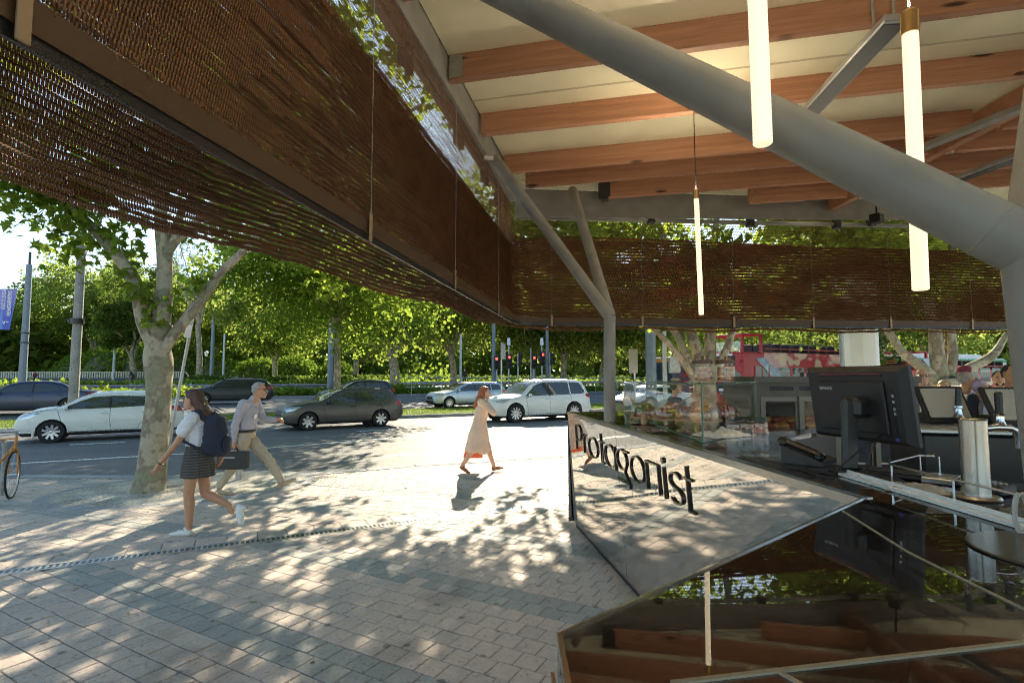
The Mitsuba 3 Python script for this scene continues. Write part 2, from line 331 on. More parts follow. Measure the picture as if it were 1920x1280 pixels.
# ------------------------------------------------------------------ kiosk canopy
BE, BN = V(0.9736, -0.2284, 0), V(0.2284, 0.9736, 0)    # along and across the timber beams
ZB, ZT = 4.2, 4.42
kc = thing('kiosk_canopy', 'cafe canopy with cream ceiling on red timber beams and grey steel posts', 'canopy')
def leftx(y): return -0.51 + 0.2003 * (y - 4.284)       # where beams end on the left
ceil = sg.Polygon([(leftx(-4) - .05, -4), (leftx(7.1), 7.1), (0.5, 7.62), (7.8, 8.25), (10.5, 8.3), (11, -4)])
MB().prism(ceil, ZT, ZT + 0.05).out('ceiling', 'm_ceiling', kc)
MB().prism(ceil.buffer(0.25), ZT + 0.052, ZT + 0.16).out('roof_deck', 'm_steel', kc)
def on_beam(y0, x): return V(x, y0 - 0.2346 * x, 0)
xx = (4.62, 4.78)                                        # the cross beam stands here
for k, y0 in enumerate((-2.0, -0.98, 0.05, 1.08, 2.11, 3.13, 4.164, 5.193, 6.256, 6.79, 7.47, 8.18)):
    xl = [leftx(y0 + 0.11)] [0] if y0 < 6.5 else {6.79: 0.18, 7.47: 1.224, 8.18: 3.343}[y0]
    for x0, x1 in ((xl, 4.6 + 0.02 * (6 - y0)), (4.85 + 0.02 * (6 - y0), 8.6)):
        p, q = on_beam(y0, x0), on_beam(y0, x1)
        m = MB(); m.bar((p[0], p[1], (ZB + ZT) / 2 - 0.001), (q[0], q[1], (ZB + ZT) / 2 - 0.001), 0.075, ZT - ZB - 0.003, tag=(rng.random(), 0), ch=0.004)
        bk = m.out('timber_beam', 'm_timber', kc, uv=True)
        if x0 == xl and y0 > 2:
            m = MB()
            for dx, dz in ((0.05, -0.05), (0.05, 0.05)):
                c = p + BE * dx - BN * 0.0385; m.lathe([(0, 0.006), (0.010, 0.006), (0.013, 0.0), (0.013, -0.004)], (c[0], c[1], 4.31 + dz), 8, axis=-BN)
            m.out('bolt', 'm_galv', bk, smooth=40)
        if x0 == xl and abs(y0 - 4.164) < .01:
            m = MB(); c = p + BE * 0.06; m.bar((c[0] - .055, c[1] + .013, 4.31), (c[0] + .055, c[1] - .013, 4.31), 0.088, 0.19); m.out('end_plate', 'm_steel', bk)
m = MB(); m.bar((4.72, 8.0, ZB + .11), (4.72, -3, ZB + .11), 0.10, 0.212, tag=(.4, 0), ch=.004); cb = m.out('cross_beam', 'm_timber', kc, uv=True)
m = MB()
for y in (4.5, 5.0, 5.25, 5.75): m.lathe([(0, 0.008), (0.012, 0.006), (0.015, 0.0)], (4.67, y, 4.31), 8, axis=(-1, 0, 0))
m.out('bolt', 'm_galv', cb)
# panel joints of the ceiling
for y0 in (2.62, 4.90, 7.1):
    p, q = on_beam(y0, leftx(y0)), on_beam(y0, 4.6)
    MB().bar((p[0], p[1], ZT - 0.002), (q[0], q[1], ZT - 0.002), 0.022, 0.005).out('ceiling_joint', 'm_cseam', kc)
# steel edge channel along the left and the far side
m = MB(); a, b = V(leftx(-3) - .03, -3), V(leftx(7.15) - .03, 7.15); d = unit(b - a); nl = V(-d[1], d[0])
m.bar((*a, 4.30), (*b, 4.30), 0.014, 0.30)
m.bar((*(a + nl * .05), 4.155), (*(b + nl * .05), 4.155), 0.10, 0.012); m.bar((*(a + nl * .05), 4.445), (*(b + nl * .05), 4.445), 0.10, 0.012)
m.bar((*(a + nl * .135), 4.16), (*(b + nl * .135), 4.16), 0.05, 0.06)
m.out('edge_channel', 'm_steel', kc)
FA, FB = V(0.116, 7.682), V(9.2, 8.449); fd = unit(FB - FA); fn = V(-fd[1], fd[0])
def far(s, o=0.0): return FA + fd * s + fn * o
m = MB()
m.mesh(trimesh.convex.convex_hull(np.array([[*far(-.1, o), z] for o in (-.34, -.30) for z in (4.0, 4.40)] + [[*far(5.2, o), z] for o in (-.34, -.30) for z in (4.16, 4.40)] + [[*far(9, o), z] for o in (-.34, -.30) for z in (4.16, 4.40)])))
m.bar((*far(-.1, -.20), 4.03), (*far(9, -.20), 4.06), 0.05, 0.05)
m.out('edge_girder', 'm_steel', kc)
for s, zb in ((0.25, 3.95), (1.9, 3.98), (3.4, 3.97), (4.75, 3.97), (5.3, 4.02), (6.9, 4.0)):
    m = MB(); p = far(s, -0.22); m.box((p[0], p[1], zb + .13), (0.085, 0.10, 0.26), 0.08, ch=.004); q = far(s - .03, -.24); m.box((q[0], q[1], zb + .03), (0.05, 0.12, 0.05), .08); m.out('hanger', 'm_steel_dark', kc)
p = on_beam(7.47, 1.27); MB().box((p[0], p[1], 4.31), (0.16, 0.12, 0.19), -0.23, ch=.003).box((p[0], p[1], 4.2), (0.10, 0.10, 0.05), -0.23).out('beam_shoe', 'm_steel_dark', kc)
# posts with their branches
def post(parent, base, node, r, branches, label=None):
    m = MB(); m.tube([base, node], r, 28); k = m.out('post', 'm_steel', parent, smooth=40, label=label)
    for q, rr in branches:
        d = unit(V(*q) - V(*node)); m = MB()
        s0 = V(*node) - d * 0.02
        m.tube([s0, V(*q)], rr, 28); bk = m.out('branch', 'm_steel', k, smooth=40)
        m = MB(); m.lathe([(rr, -.005), (rr + .0025, 0), (rr, .005)], s0 + d * 0.11 * (rr / .06), 28, axis=d); m.out('weld', 'm_steel', bk, smooth=60)
    return k
post(kc, (0.913, 5.026, 1.343), (0.925, 5.03, 2.33), 0.055, [((-0.19, 5.75, 4.17), 0.056), ((0.80, 6.9, 4.22), 0.058)])
post(kc, (1.30, 1.262, 1.345), (1.255, 1.252, 2.045), 0.072, [((-0.98, 2.79, 4.34), 0.070), ((2.43, 2.09, 4.20), 0.07)])
# bracket under the branch head at the left edge, small sensors
MB().box((-0.25, 5.62, 4.12), (0.10, 0.035, 0.035), .2, ch=.003).out('sensor', 'm_paint', kc)
for y, dz in ((5.0, .0), (6.0, .0), (6.7, -.05), (3.7, 0)):
    x = leftx(y) - .17; m = MB()
    m.bar((x, y, 3.99 + dz), (x, y, 4.17), .02, .06); m.bar((x + .035, y + .12, 3.99 + dz), (x + .03, y + .12, 4.17), .02, .06); m.bar((x, y, 4.02 + dz), (x + .03, y + .12, 4.02 + dz), .02, .02); m.bar((x, y, 4.1 + dz), (x + .03, y + .12, 4.1 + dz), .02, .02)
    m.out('roller_bracket', 'm_steel_dark', kc)
# infrared heaters and the grey brace between the beams
def heater(p0, p1, w, label):
    t = thing('ceiling_heater', label, 'heater', 'strip heaters under the canopy ceiling')
    p0, p1 = V(*p0), V(*p1); m = MB(); m.bar(p0, p1, w, 0.05, ch=.006); m.out('body', 'm_galv', t)
    d = unit(p1 - p0); q0, q1 = p0 + d * .03, p1 - d * .02
    MB().bar(q0 - V(0, 0, .0265), q1 - V(0, 0, .0265), w - .03, .006).out('glass_plate', 'm_heater', t)
    for f in (.03, .2):
        c = p0 + (p1 - p0) * f; MB().tube([c + V(0, 0, .02), V(c[0], c[1], ZT)], .008, 8).out('mount', 'm_steel', t)
    return t
mat('m_heater', (0.03, 0.032, 0.036), 0.25)
heater((2.36, 3.12, 3.95), (2.48, 4.36, 3.95), 0.16, 'dark strip heater hanging beside the second lamp tube')
heater((5.1, 4.9, 3.95), (4.9, 6.1, 3.95), 0.15, 'dark strip heater at the far right behind the big grey tube')
MB().bar((4.2, 5.6, 4.13), (4.75, 3.8, 4.13), .10, .05).out('brace', 'm_steel', kc)
# spotlight under the far girder
sp = thing('spotlight', 'small black spotlight fixed under the far end of the ceiling', 'spotlight')
p = far(4.75, -.55); MB().box((p[0] + .35, p[1], 4.03), (.16, .14, .13), .6, ch=.01).out('head', 'm_black', sp); MB().tube([(p[0] + .35, p[1], 4.05), (p[0] + .35, p[1], ZT)], .012, 8).out('mount', 'm_black', sp)
# glowing tube lamps
def lamp(x, y, zb, L, r, lean, label, glow=420.0):
    t = thing('pendant_lamp', label, 'pendant lamp', 'glowing tube lamps hanging from the ceiling')
    a, b = V(x, y, zb), V(x + lean, y, zb + L); d = unit(b - a)
    m = MB(); m.lathe([(0, 0), (r * .8, 0.0), (r, .004), (r, L), (0, L)], a, 24, axis=d)
    obj('tube', m.geo(), 'm_lamp', t, smooth=40, to=None)
    scene[t + '__tube']['emitter'] = {'type': 'area', 'radiance': {'type': 'rgb', 'value': [0.064, 0.050, 0.032]}}
    MB().lathe([(0, -.002), (r + .003, -.002), (r + .003, .075), (r - .006, .085), (0, .085)], b, 24, axis=d).out('cap', 'm_brass', t, smooth=40)
    up_ = MB(); up_.add(*lathem([(0, 0), (.019, 0)], 16)); v, f = up_.geo(); kq = obj('top_diffuser', (v + b + d * .0875, f[:, ::-1]), 'm_lamp', t)
    scene[kq]['emitter'] = {'type': 'area', 'radiance': {'type': 'rgb', 'value': [glow, glow * .84, glow * .60]}}
    MB().tube([b + d * .08, V(b[0] + lean * (ZB - b[2]) / L * .3, y, ZB)], .004, 6).out('cable', 'm_black', t)
    MB().lathe([(0, -.035), (.045, -.035), (.045, 0), (0, 0)], (b[0] + lean * (ZB - b[2]) / L * .3, y, ZB - .001), 16).out('ceiling_rose', 'm_black', t)
mat('m_lamp', (0.8, 0.78, 0.72), 0.4)
lamp(0.677, 1.40, 2.376, 0.98, 0.0245, -0.006, 'left and nearest of the glowing tube lamps, cut by the picture top', 330.0)
lamp(1.376, 1.78, 2.043, 0.90, 0.0245, 0.01, 'tube lamp with a visible brass cap hanging in front of the dark strip heater')
lamp(1.650, 4.62, 2.297, 1.03, 0.0215, -0.02, 'farthest tube lamp, hanging on a thin cable before the dark chain curtain', 210.0)
# ------------------------------------------------------------------ chain curtain round the canopy
INN = [(-1.42, -0.4), (-1.14, 1.139), (-0.045, 7.10)]
def path(off, corner=0.38):
    """Plan line of the curtain (left wall, rounded corner, far wall) as (points, arc length), moved outwards by off(y) metres."""
    L = sg.LineString([(-1.60, -1.4), (0.035, 7.53)]); pts = [np.array(L.interpolate(t).coords[0]) for t in np.linspace(0, L.length - corner, 120)]
    c0, c, c1 = pts[-1], V(0.037, 7.62), FA + fd * corner
    for t in np.linspace(0, 1, 14)[1:]: pts.append((1 - t) ** 2 * c0 + 2 * t * (1 - t) * c + t * t * c1)
    for t in np.linspace(0, 1, 120)[1:]: pts.append(c1 + (FB + fd * .6 - c1) * t)
    P = np.array(pts); t = np.gradient(P, axis=0); t /= np.linalg.norm(t, axis=1, keepdims=True)
    N = np.stack([-t[:, 1], t[:, 0]], 1)
    P = P + N * np.array([off(p) for p in P])[:, None]
    s = np.r_[0, np.cumsum(np.linalg.norm(np.diff(P, axis=0), axis=1))]
    return P, N, s
PI_, NI_, SI_ = path(lambda p: 0.0)
def ob(p):                                               # how far the hanging loop swings out at its bottom
    return float(np.interp(p[1] if p[0] < 0.1 else 7.6, [-1.4, 1.0, 1.85, 3.0, 5.0, 7.0, 7.6], [1.0, .90, .80, .64, .38, .16, .10]))
OB = np.array([ob(p) for p in PI_])
ZD = np.interp(SI_, [0, SI_[119], SI_[133], SI_[-1]], [3.53, 3.60, 3.83, 3.66])     # top edge of the doubled part
TURN = 0.0128
def at(arr, s): return np.stack([np.interp(s, SI_, arr[:, k]) for k in range(arr.shape[1])], 1) if arr.ndim == 2 else np.interp(s, SI_, arr)
def coil_row(mb, fn, s0, s1, v, seg, sides, amp, w, phase, depth=0.007, TURN=TURN):
    """One flattened wire coil lying along the curtain: fn(s, v) gives the plan point offset and height."""
    n = max(int((s1 - s0) / TURN * seg), 3); s = np.linspace(s0, s1, n); a = (s / TURN + phase) * 2 * np.pi
    P, N = at(PI_, s), at(NI_, s); off, z = fn(s, v)
    jit = (meshkit.noise(np.stack([s * 9, s * 0 + v * 37, s * 0], 1), 3) - .5) * .012
    off = off + depth * np.sin(a); z = z + amp * np.cos(a) + jit; s2 = s + 0.0085 * np.sin(a)
    P = at(PI_, s2)
    p = np.c_[P + N * off[:, None], z]
    t = np.gradient(p, axis=0); t /= np.linalg.norm(t, axis=1, keepdims=True) + 1e-9
    nn = np.c_[N, np.zeros(n)]; b = np.cross(nn, t); b /= np.linalg.norm(b, axis=1, keepdims=True) + 1e-9; c = np.cross(t, b)
    if sides == 2:
        e = (b + .8 * c) * w; v_ = np.stack([p - e, p + e], 1).reshape(-1, 3); i = np.arange(n - 1) * 2
        f = np.vstack([np.stack([i, i + 1, i + 3], 1), np.stack([i, i + 3, i + 2], 1)])
    else:
        v_ = np.stack([p + w * 1.15 * (math.cos(q) * b + math.sin(q) * c) for q in (math.pi / 2, math.pi * 7 / 6, math.pi * 11 / 6)], 1).reshape(-1, 3)
        i = np.arange(n - 1) * 3
        f = np.vstack([np.vstack([np.stack([i + k, i + (k + 1) % 3, i + 3 + (k + 1) % 3], 1), np.stack([i + k, i + 3 + (k + 1) % 3, i + 3 + k], 1)]) for k in range(3)])
    mb.add(v_, f)
ROW = 0.0275
cc = thing('chain_curtain', 'rust brown chain mesh curtain hanging doubled round the kiosk canopy', 'curtain')
s_near = float(np.interp(2.25, PI_[:120, 1], SI_[:120])); s_mid = SI_[119]; s_end = SI_[-1]; s_beg = float(np.interp(0.1, PI_[:120, 1], SI_[:120]))
def inner(s, v): return np.zeros_like(s) + 0.05 * np.sin(s * 2.1) * np.clip((3.3 - v), 0, 1), np.zeros_like(s) + v
def outer(s, v):
    """v from 0 (bottom of the loop) to 1 (its top edge)"""
    zd, o = at(ZD, s), at(OB, s); zb = 2.47 + 0.02 * np.sin(s * 3)
    return 0.05 + (o - 0.05) * (1 - v) ** 1.15 + 0.02 * np.sin(s * 1.7 + 4 * v), zb + (zd - zb) * v
rows = np.arange(2.655, 4.24, ROW)
stuff = MB()
for k, v in enumerate(rows):
    ph = 0.5 * (k % 2); far_top = v > 3.5
    m = MB(); sn = s_near + rng.uniform(-.45, .45)
    coil_row(m, inner, s_beg, sn, v, 7, 3, 0.0152, 0.0030 if v < 3.55 else .0013, ph); coil_row(m, inner, sn, s_mid, v, 4, 2, 0.0152, 0.0034 if v < 3.58 else .0015, ph, .009)
    m.out('wire_coil', 'm_chain', cc)
vs = np.arange(0, 1.0001, 1 / 44)
for k, v in enumerate(vs):
    ph = 0.5 * (k % 2); m = MB(); sn = s_near + rng.uniform(-.45, .45)
    coil_row(m, outer, s_beg, sn, v, 7, 3, 0.0152, 0.0046, ph); coil_row(m, outer, sn, s_mid, v, 4, 2, 0.0152, 0.0038, ph, .009)
    m.out('wire_coil', 'm_chain', cc)
for k, v in enumerate(np.arange(2.655, 4.24, .043)): coil_row(stuff, inner, s_mid, s_end, v, 4, 2, 0.0165, 0.0034 if v > 3.75 else 0.0090, 0.5 * (k % 2), .009, .025)
for k, v in enumerate(np.arange(0, 1.0001, 1 / 28)): coil_row(stuff, outer, s_mid, s_end, v, 4, 2, 0.0170, 0.0098, 0.5 * (k % 2), .009, .025)
stuff.out('far_coils', 'm_chain', cc, kind='stuff')
# the fold that lies on the bar: loose curls
cur = MB()
for s in np.arange(s_beg, s_mid, 0.02):
    p = at(PI_, np.array([s]))[0]; N = at(NI_, np.array([s]))[0]; r = rng.uniform(.010, .02); a0 = rng.uniform(0, 6); tw = rng.uniform(-1, 1)
    tt = np.linspace(0, 4.2, 6); c = np.array([p[0] - N[0] * .01, p[1] - N[1] * .01, 2.625 + rng.uniform(-.01, .03)])
    d1 = unit(V(rng.normal(0, .4), 1, rng.normal(0, .3))); pts = [c + r * (math.cos(q + a0) * d1 + math.sin(q + a0) * V(0, 0, 1)) + V(*N, 0) * .006 * tw * q for q in tt]
    cur.tube(pts, .0024, 3, cap=False)
cur.out('loose_curls', 'm_chain', cc, kind='stuff')
# flat steel bar along the bottom, with hangers and lifting cables
Pb = PI_; i0 = int(np.searchsorted(SI_, s_beg)) - 8
def rail(off, z0, z1, th, mat_, name, par):
    P = Pb[max(i0, 0):] + NI_[max(i0, 0):] * off; Q = P + NI_[max(i0, 0):] * th
    ring = np.stack([np.c_[P, P[:, 0] * 0 + z0], np.c_[Q, P[:, 0] * 0 + z0], np.c_[Q, P[:, 0] * 0 + z1], np.c_[P, P[:, 0] * 0 + z1], np.c_[P, P[:, 0] * 0 + z0]], 1)
    return obj(name, grid(ring), mat_, par, smooth=30)
br = rail(-0.02, 2.542, 2.624, 0.012, 'm_bar', 'bottom_bar', cc)
rail(-0.012, 2.506, 2.541, 0.012, 'm_black', 'bar_lip', br)
for s in list(np.interp([1.155, 2.9, 4.52, 6.3], PI_[:120, 1], SI_[:120])) + [SI_[133] + t for t in (0.0, 1.35, 2.75, 4.0, 5.25, 6.6, 7.9)]:
    p = at(PI_, np.array([s]))[0]; N = at(NI_, np.array([s]))[0]; q = p - N * .034; ang = math.atan2(N[1], N[0]) - math.pi / 2
    big = s < s_near - 1.2
    m = MB(); m.box((q[0], q[1], 2.575 if not big else 2.585), (.032 if not big else .03, .008, .15 if not big else .185), ang, ch=.002)
    hb = m.out('hanger_bracket', 'm_bracket', cc)
    if big:
        m = MB()
        for z in (2.552, 2.598): m.lathe([(0, .008), (.006, .008), (.007, .003), (.013, .002), (.013, 0)], (q[0] - N[0] * .004, q[1] - N[1] * .004, z), 12, axis=(-N[0], -N[1], 0))
        m.out('bolt', 'm_galv', hb, smooth=40)
    m = MB(); m.tube([(q[0], q[1], 2.64), (q[0] + .006, q[1], 2.655), (q[0], q[1], 2.68), (q[0] - .006, q[1], 2.655), (q[0], q[1], 2.64)], .0022, 5); m.tube([(q[0], q[1], 2.68), (p[0] - N[0] * .03, p[1] - N[1] * .03, 4.15)], .0016, 4)
    m.out('lifting_cable', 'm_galv', hb)
# ------------------------------------------------------------------ counter with mirror front
ZC = 1.342
C1, C2, C3 = V(.672, 6.473), V(1.187, 1.841), V(.072, .878)
B1, B2 = V(.735, 6.42), V(1.31, 1.90)
def wave(p, n, uv): return 0.6 * noise(p.x * 2.3, p.y * 2.3, p.z * 2.3) + 0.4 * noise(p.x * 5.1 + 4, p.y * 5.1, p.z * 5.1)
scene['m_counter'] = {'type': 'twosided', 'bsdf': {'type': 'bumpmap', 'texture': proc(wave, 4e-3), 'scale': 0.0022, 'bsdf': {'type': 'blendbsdf', 'weight': proc(lambda p, n, uv: 0.0 + 0.10 * smoothstep(.50, .75, fbm(p.x * 3.3, p.y * 3.3, 0, 3)) + 0.16 * smoothstep(.6, .7, noise(p.x * 40 + 6 * noise(p.x * 5, p.y * 5, 0), p.y * 7, 0)) * smoothstep(.5, .7, noise(p.x * 2.2, p.y * 2.2, 4))), 'a': {'type': 'plastic', 'int_ior': 3.1, 'diffuse_reflectance': proc(lambda p, n, uv: dusty(p))}, 'b': {'type': 'roughplastic', 'alpha': 0.11, 'int_ior': 2.2, 'diffuse_reflectance': {'type': 'rgb', 'value': [0.014, 0.013, 0.011]}}}}}
def dusty(p):
    d = smoothstep(.45, .8, fbm(p.x * 5, p.y * 5, 0, 3)) * (0.5 + 0.5 * noise(p.x * 900, p.y * 900, 0))
    return mi.Color3f(0.010, 0.0085, 0.007) + 0.022 * d
scene['m_mirror'] = {'type': 'twosided', 'bsdf': {'type': 'bumpmap', 'texture': proc(lambda p, n, uv: 0.7 * noise(p.x * 3.1, p.y * 3.1, p.z * 4) + 0.3 * noise(p.x * 9, p.y * 9, p.z * 9), 3e-3), 'scale': 0.0006,
    'bsdf': {'type': 'conductor', 'material': 'none', 'specular_reflectance': {'type': 'rgb', 'value': [0.74, 0.745, 0.745]}}}}
cn = thing('service_counter', 'zigzag cafe counter with glossy black top and wavy mirror front', 'counter')
INNER = [(2.75, .25), (2.3, 1.6), (1.75, 2.45), (1.36, 2.62), (1.78, 3.62), (2.55, 4.25), (2.75, 6.75)]
top = sg.Polygon([C1, C2, C3, (.074, .2), *INNER])
MB().prism(top, ZC - .03, ZC - .001).out('counter_top', 'm_counter', cn)
def face(t, z):
    a, b = C1 + (C2 - C1) * t, B1 + (B2 - B1) * t
    p = a + (b - a) * (ZC - .032 - z) / (ZC - .032); return V(p[0], p[1], z)
ts = 0.406
for t0, t1 in ((0, ts - .0006), (ts + .0006, 1)):
    P = np.array([[face(t, z) for z in np.linspace(0.06, ZC - .031, 14)] for t in np.linspace(t0, t1, 24)])
    P[..., 0] += 0.0015 * np.sin(P[..., 1] * 4.1 + P[..., 2] * 3) * np.sin(P[..., 2] * 4.4 + 1)
    obj('mirror_panel', grid(P), 'm_mirror', cn, smooth=True)
P = np.array([[face(t, z) + V(.02, 0, 0) for z in (0, .06)] for t in (0, 1)]); obj('plinth', grid(P), 'm_black', cn)
for a, b in ((C2, C3), (C3, V(.074, .2))):
    P = np.array([[[*(a + (b - a) * t), z] for z in np.linspace(0.05, ZC - .031, 8)] for t in np.linspace(0, 1, 8)]); obj('mirror_panel', grid(P), 'm_mirror', cn, smooth=True)
P = np.array([[[*(C1 + (V(2.75, 6.75) - C1) * t), z] for z in (0.05, ZC - .031)] for t in (0, 1)]); obj('end_panel', grid(P), 'm_mirror', cn)
P = np.array([[[x, y, z] for z in (0.0, ZC - .031)] for x, y in INNER]); obj('inner_panel', grid(P), 'm_steel_dark', cn)
mat('m_trim', (0.62, 0.60, 0.56), 0.16, 1.0)
m = MB(); d = unit(C2 - C1); nn = V(-d[1], d[0])
for o, w, z in ((.004, .012, ZC - .004), (.03, .02, ZC - .002)): m.bar((*(C1 - nn * -o * 1.0), z), (*(C2 + nn * o), z), w, .010)
m.bar((*(C1 - nn * .0035), ZC - .016), (*(C2 - nn * .0035), ZC - .016), .004, .034)
d = unit(C3 - C2); n2 = V(-d[1], d[0])
m.bar((*(C2 + n2 * .002), ZC - .003), (*(C3 + n2 * .002), ZC - .003), .006, .012); m.bar((C3[0] + .003, C3[1], ZC - .003), (C3[0] + .004, .2, ZC - .003), .008, .014); m.bar((C3[0] - .010, C3[1] - .03, ZC - .05), (C3[0] - .010, .2, ZC - .05), .006, .02)
m.out('edge_trim', 'm_trim', cn)
MB().bar((.214, .744, ZC + .0005), (1.16, .925, ZC + .0005), .008, .004).bar((.37, .775, ZC + .0005), (.52, .45, ZC + .0005), .007, .0035).out('joint_strip', 'm_joint_strip', cn)
MB().bar((1.018, 1.674, ZC + .0005), (.93, 1.28, ZC + .0005), .004, .003).bar((.93, 1.28, ZC + .0005), (.9, .9, ZC + .0005), .004, .003).out('joint_strip', 'm_joint_strip', cn)
mat('m_joint_strip', (0.26, 0.22, 0.15), 0.5)
m = MB(); m.bar((1.385, 2.27, ZC + .006), (1.385, 1.36, ZC + .006), .034, .010); m.bar((1.408, 2.27, ZC + .012), (1.408, 1.36, ZC + .012), .006, .022); m.out('glass_channel', 'm_channel', cn); mat('m_channel', (.72, .75, .76), .3, .35)
MB().lathe([(0, .004), (.185, .004), (.19, .002), (.19, 0)], (1.29, 1.258, ZC + .001), 48).out('post_collar', 'm_collar', cn, smooth=30)
mat('m_collar', (0.10, 0.085, 0.065), 0.2, 0.8)

# lettering on the mirror, each letter a piece of black trim standing proud
sgn = thing('wall_sign', 'black raised lettering reading Protagonist along the mirror counter front', 'sign')
def arc(cx, cy, rx, ry, a0, a1, n=28): return [(cx + rx * math.cos(math.radians(a)), cy + ry * math.sin(math.radians(a))) for a in np.linspace(a0, a1, n)]
def glyph(ch, w):
    h, s = .205, .021; s = .0122; c = s / 2; L = []; W = w - s
    if ch == 'P': L = [[(0, 0), (0, .275)], [(0, .275 - c), (W * .55, .275 - c), *arc(W * .55, .19, W * .45, .085 - c + .005, 90, -90), (0, .11)]]
    if ch == 'r': L = [[(0, 0), (0, h)], [(0, h * .55), *arc(W, h * .55, W, h * .45 - c, 180, 90)]]
    if ch == 'o': L = [arc(W / 2, h / 2, W / 2, h / 2 - c, 0, 360, 48)]
    if ch == 't': L = [[(W * .45, h + .065), (W * .45, c), (W, c)], [(0, h - c - .004), (W, h - c - .004)]]
    if ch == 'a': L = [arc(W / 2, h / 2, W / 2, h / 2 - c, 0, 360, 48), [(W, 0), (W, h)]]
    if ch == 'g': L = [arc(W * .42, h / 2 + .02, W * .42, h / 2 - c - .015, 0, 360, 48), [(W * .55, h - c), (W, h - c)], [(W * .62, .03), (W, -.05), (0, -.05)], [(W * .84, h / 2), (W * .62, .03)], [(W, -.05), (W, -.085)]]
    if ch == 'n': L = [[(0, 0), (0, h - c), (W, h - c), (W, 0)]]
    if ch == 'i': L = [[(W / 2, 0), (W / 2, h)]]
    if ch == 's': L = [[*arc(W / 2, h * .74, W / 2, h * .26 - c, 30, 270, 20), *arc(W / 2, h * .26 + c * .4, W / 2, h * .26 - c, 90, -150, 20)]]
    shp = unary_union([sg.LineString(l).buffer(c, cap_style=2, join_style=2) for l in L])
    if ch == 'i': shp = unary_union([shp, sg.Point(W / 2, h + .045).buffer(.02)])
    return sa.translate(shp, c, 0)
for ch, s0, s1 in (('P', .40, .66), ('r', .752, .87), ('o', .947, 1.288), ('t', 1.343, 1.504), ('a', 1.521, 1.845), ('g', 1.886, 2.201), ('o', 2.239, 2.542), ('n', 2.585, 2.823), ('i', 2.878, 2.949), ('s', 3.001, 3.192), ('t', 3.207, 3.35)):
    shp = glyph(ch, s1 - s0); m = MB()
    for g in getattr(shp, 'geoms', [shp]):
        for sh, z0, z1 in ((g, 0, .026),): m.prism(sh, z0, z1)
    v, f = m.geo(); v = v.copy(); out_ = np.zeros_like(v)
    for k in range(len(v)):
        t = (s0 + v[k, 0]) / 4.66; p = face(t, .955 + v[k, 1]); dn_ = unit(V(-1, -.12, 0)); out_[k] = p + dn_ * (.001 + v[k, 2] * .5)
    obj('letter', (out_, f), 'm_black_gloss', sgn)

# ------------------------------------------------------------------ glass display case and what stands in and on it
scene['m_pane'] = {'type': 'thindielectric', 'int_ior': 1.5}
mat('m_glass_edge', (0.10, 0.17, 0.13), 0.1)
scene['m_case_pane'] = {'type': 'thindielectric', 'int_ior': 1.28}
scene['m_dome'] = {'type': 'thindielectric', 'int_ior': 1.5}
gc = thing('display_case', 'long glass pastry case standing on the black counter', 'display case')
A, B, Cc, D = V(1.205, 3.40), V(1.875, 4.12), V(2.45, 6.2), V(1.30, 6.2); ZG = 1.712
for nm, (a, b) in (('front_pane', (A, D)), ('side_pane', (A, B)), ('back_pane', (B, Cc)), ('end_pane', (D, Cc))):
    obj(nm, grid(np.array([[[*a, ZC + .004], [*a, ZG]], [[*b, ZC + .004], [*b, ZG]]])), 'm_case_pane', gc)
MB().prism(sg.Polygon([A, B, Cc, D]).buffer(.01, join_style=2), ZG + .001, ZG + .009).out('top_pane', 'm_glass_top', gc)
scene['m_glass_top'] = {'type': 'dielectric', 'int_ior': 1.5, 'specular_transmittance': {'type': 'rgb', 'value': [0.93, 0.97, 0.94]}}
m = MB()
for p in (A, B): m.box((*p, (ZC + ZG) / 2), (.010, .010, ZG - ZC - .008), .8)
for a, b in ((A, D), (A, B)): m.bar((*a, ZC + .004), (*b, ZC + .004), .010, .008); m.bar((*a, ZG - .004), (*b, ZG - .004), .008, .006)
m.out('edge_strip', 'm_glass_edge', gc)
mat('m_wood', speck((0.36, 0.22, 0.11), .3, 12, 3), 0.5); mat('m_wood_dark', speck((0.12, 0.065, 0.035), .3, 12, 3), 0.5)
for nm, c in (('m_bake_gold', (.48, .25, .07)), ('m_bake_brown', (.26, .10, .035)), ('m_bake_red', (.32, .075, .035)), ('m_bake_pale', (.50, .34, .16)), ('m_leafy', (.16, .20, .05))): mat(nm, speck(c, .5, 60, 12), 0.6)
def blob(r, s):
    v, f = sphm((0, 0, 0), (1, 1, 1), 2); n = 1 + .35 * (meshkit.fbm(v * 2.2 + s * 7.1, 3) - .5) * 2; return v * n[:, None] * np.asarray(r), f
ORD = ('first', 'second', 'third', 'fourth', 'fifth')
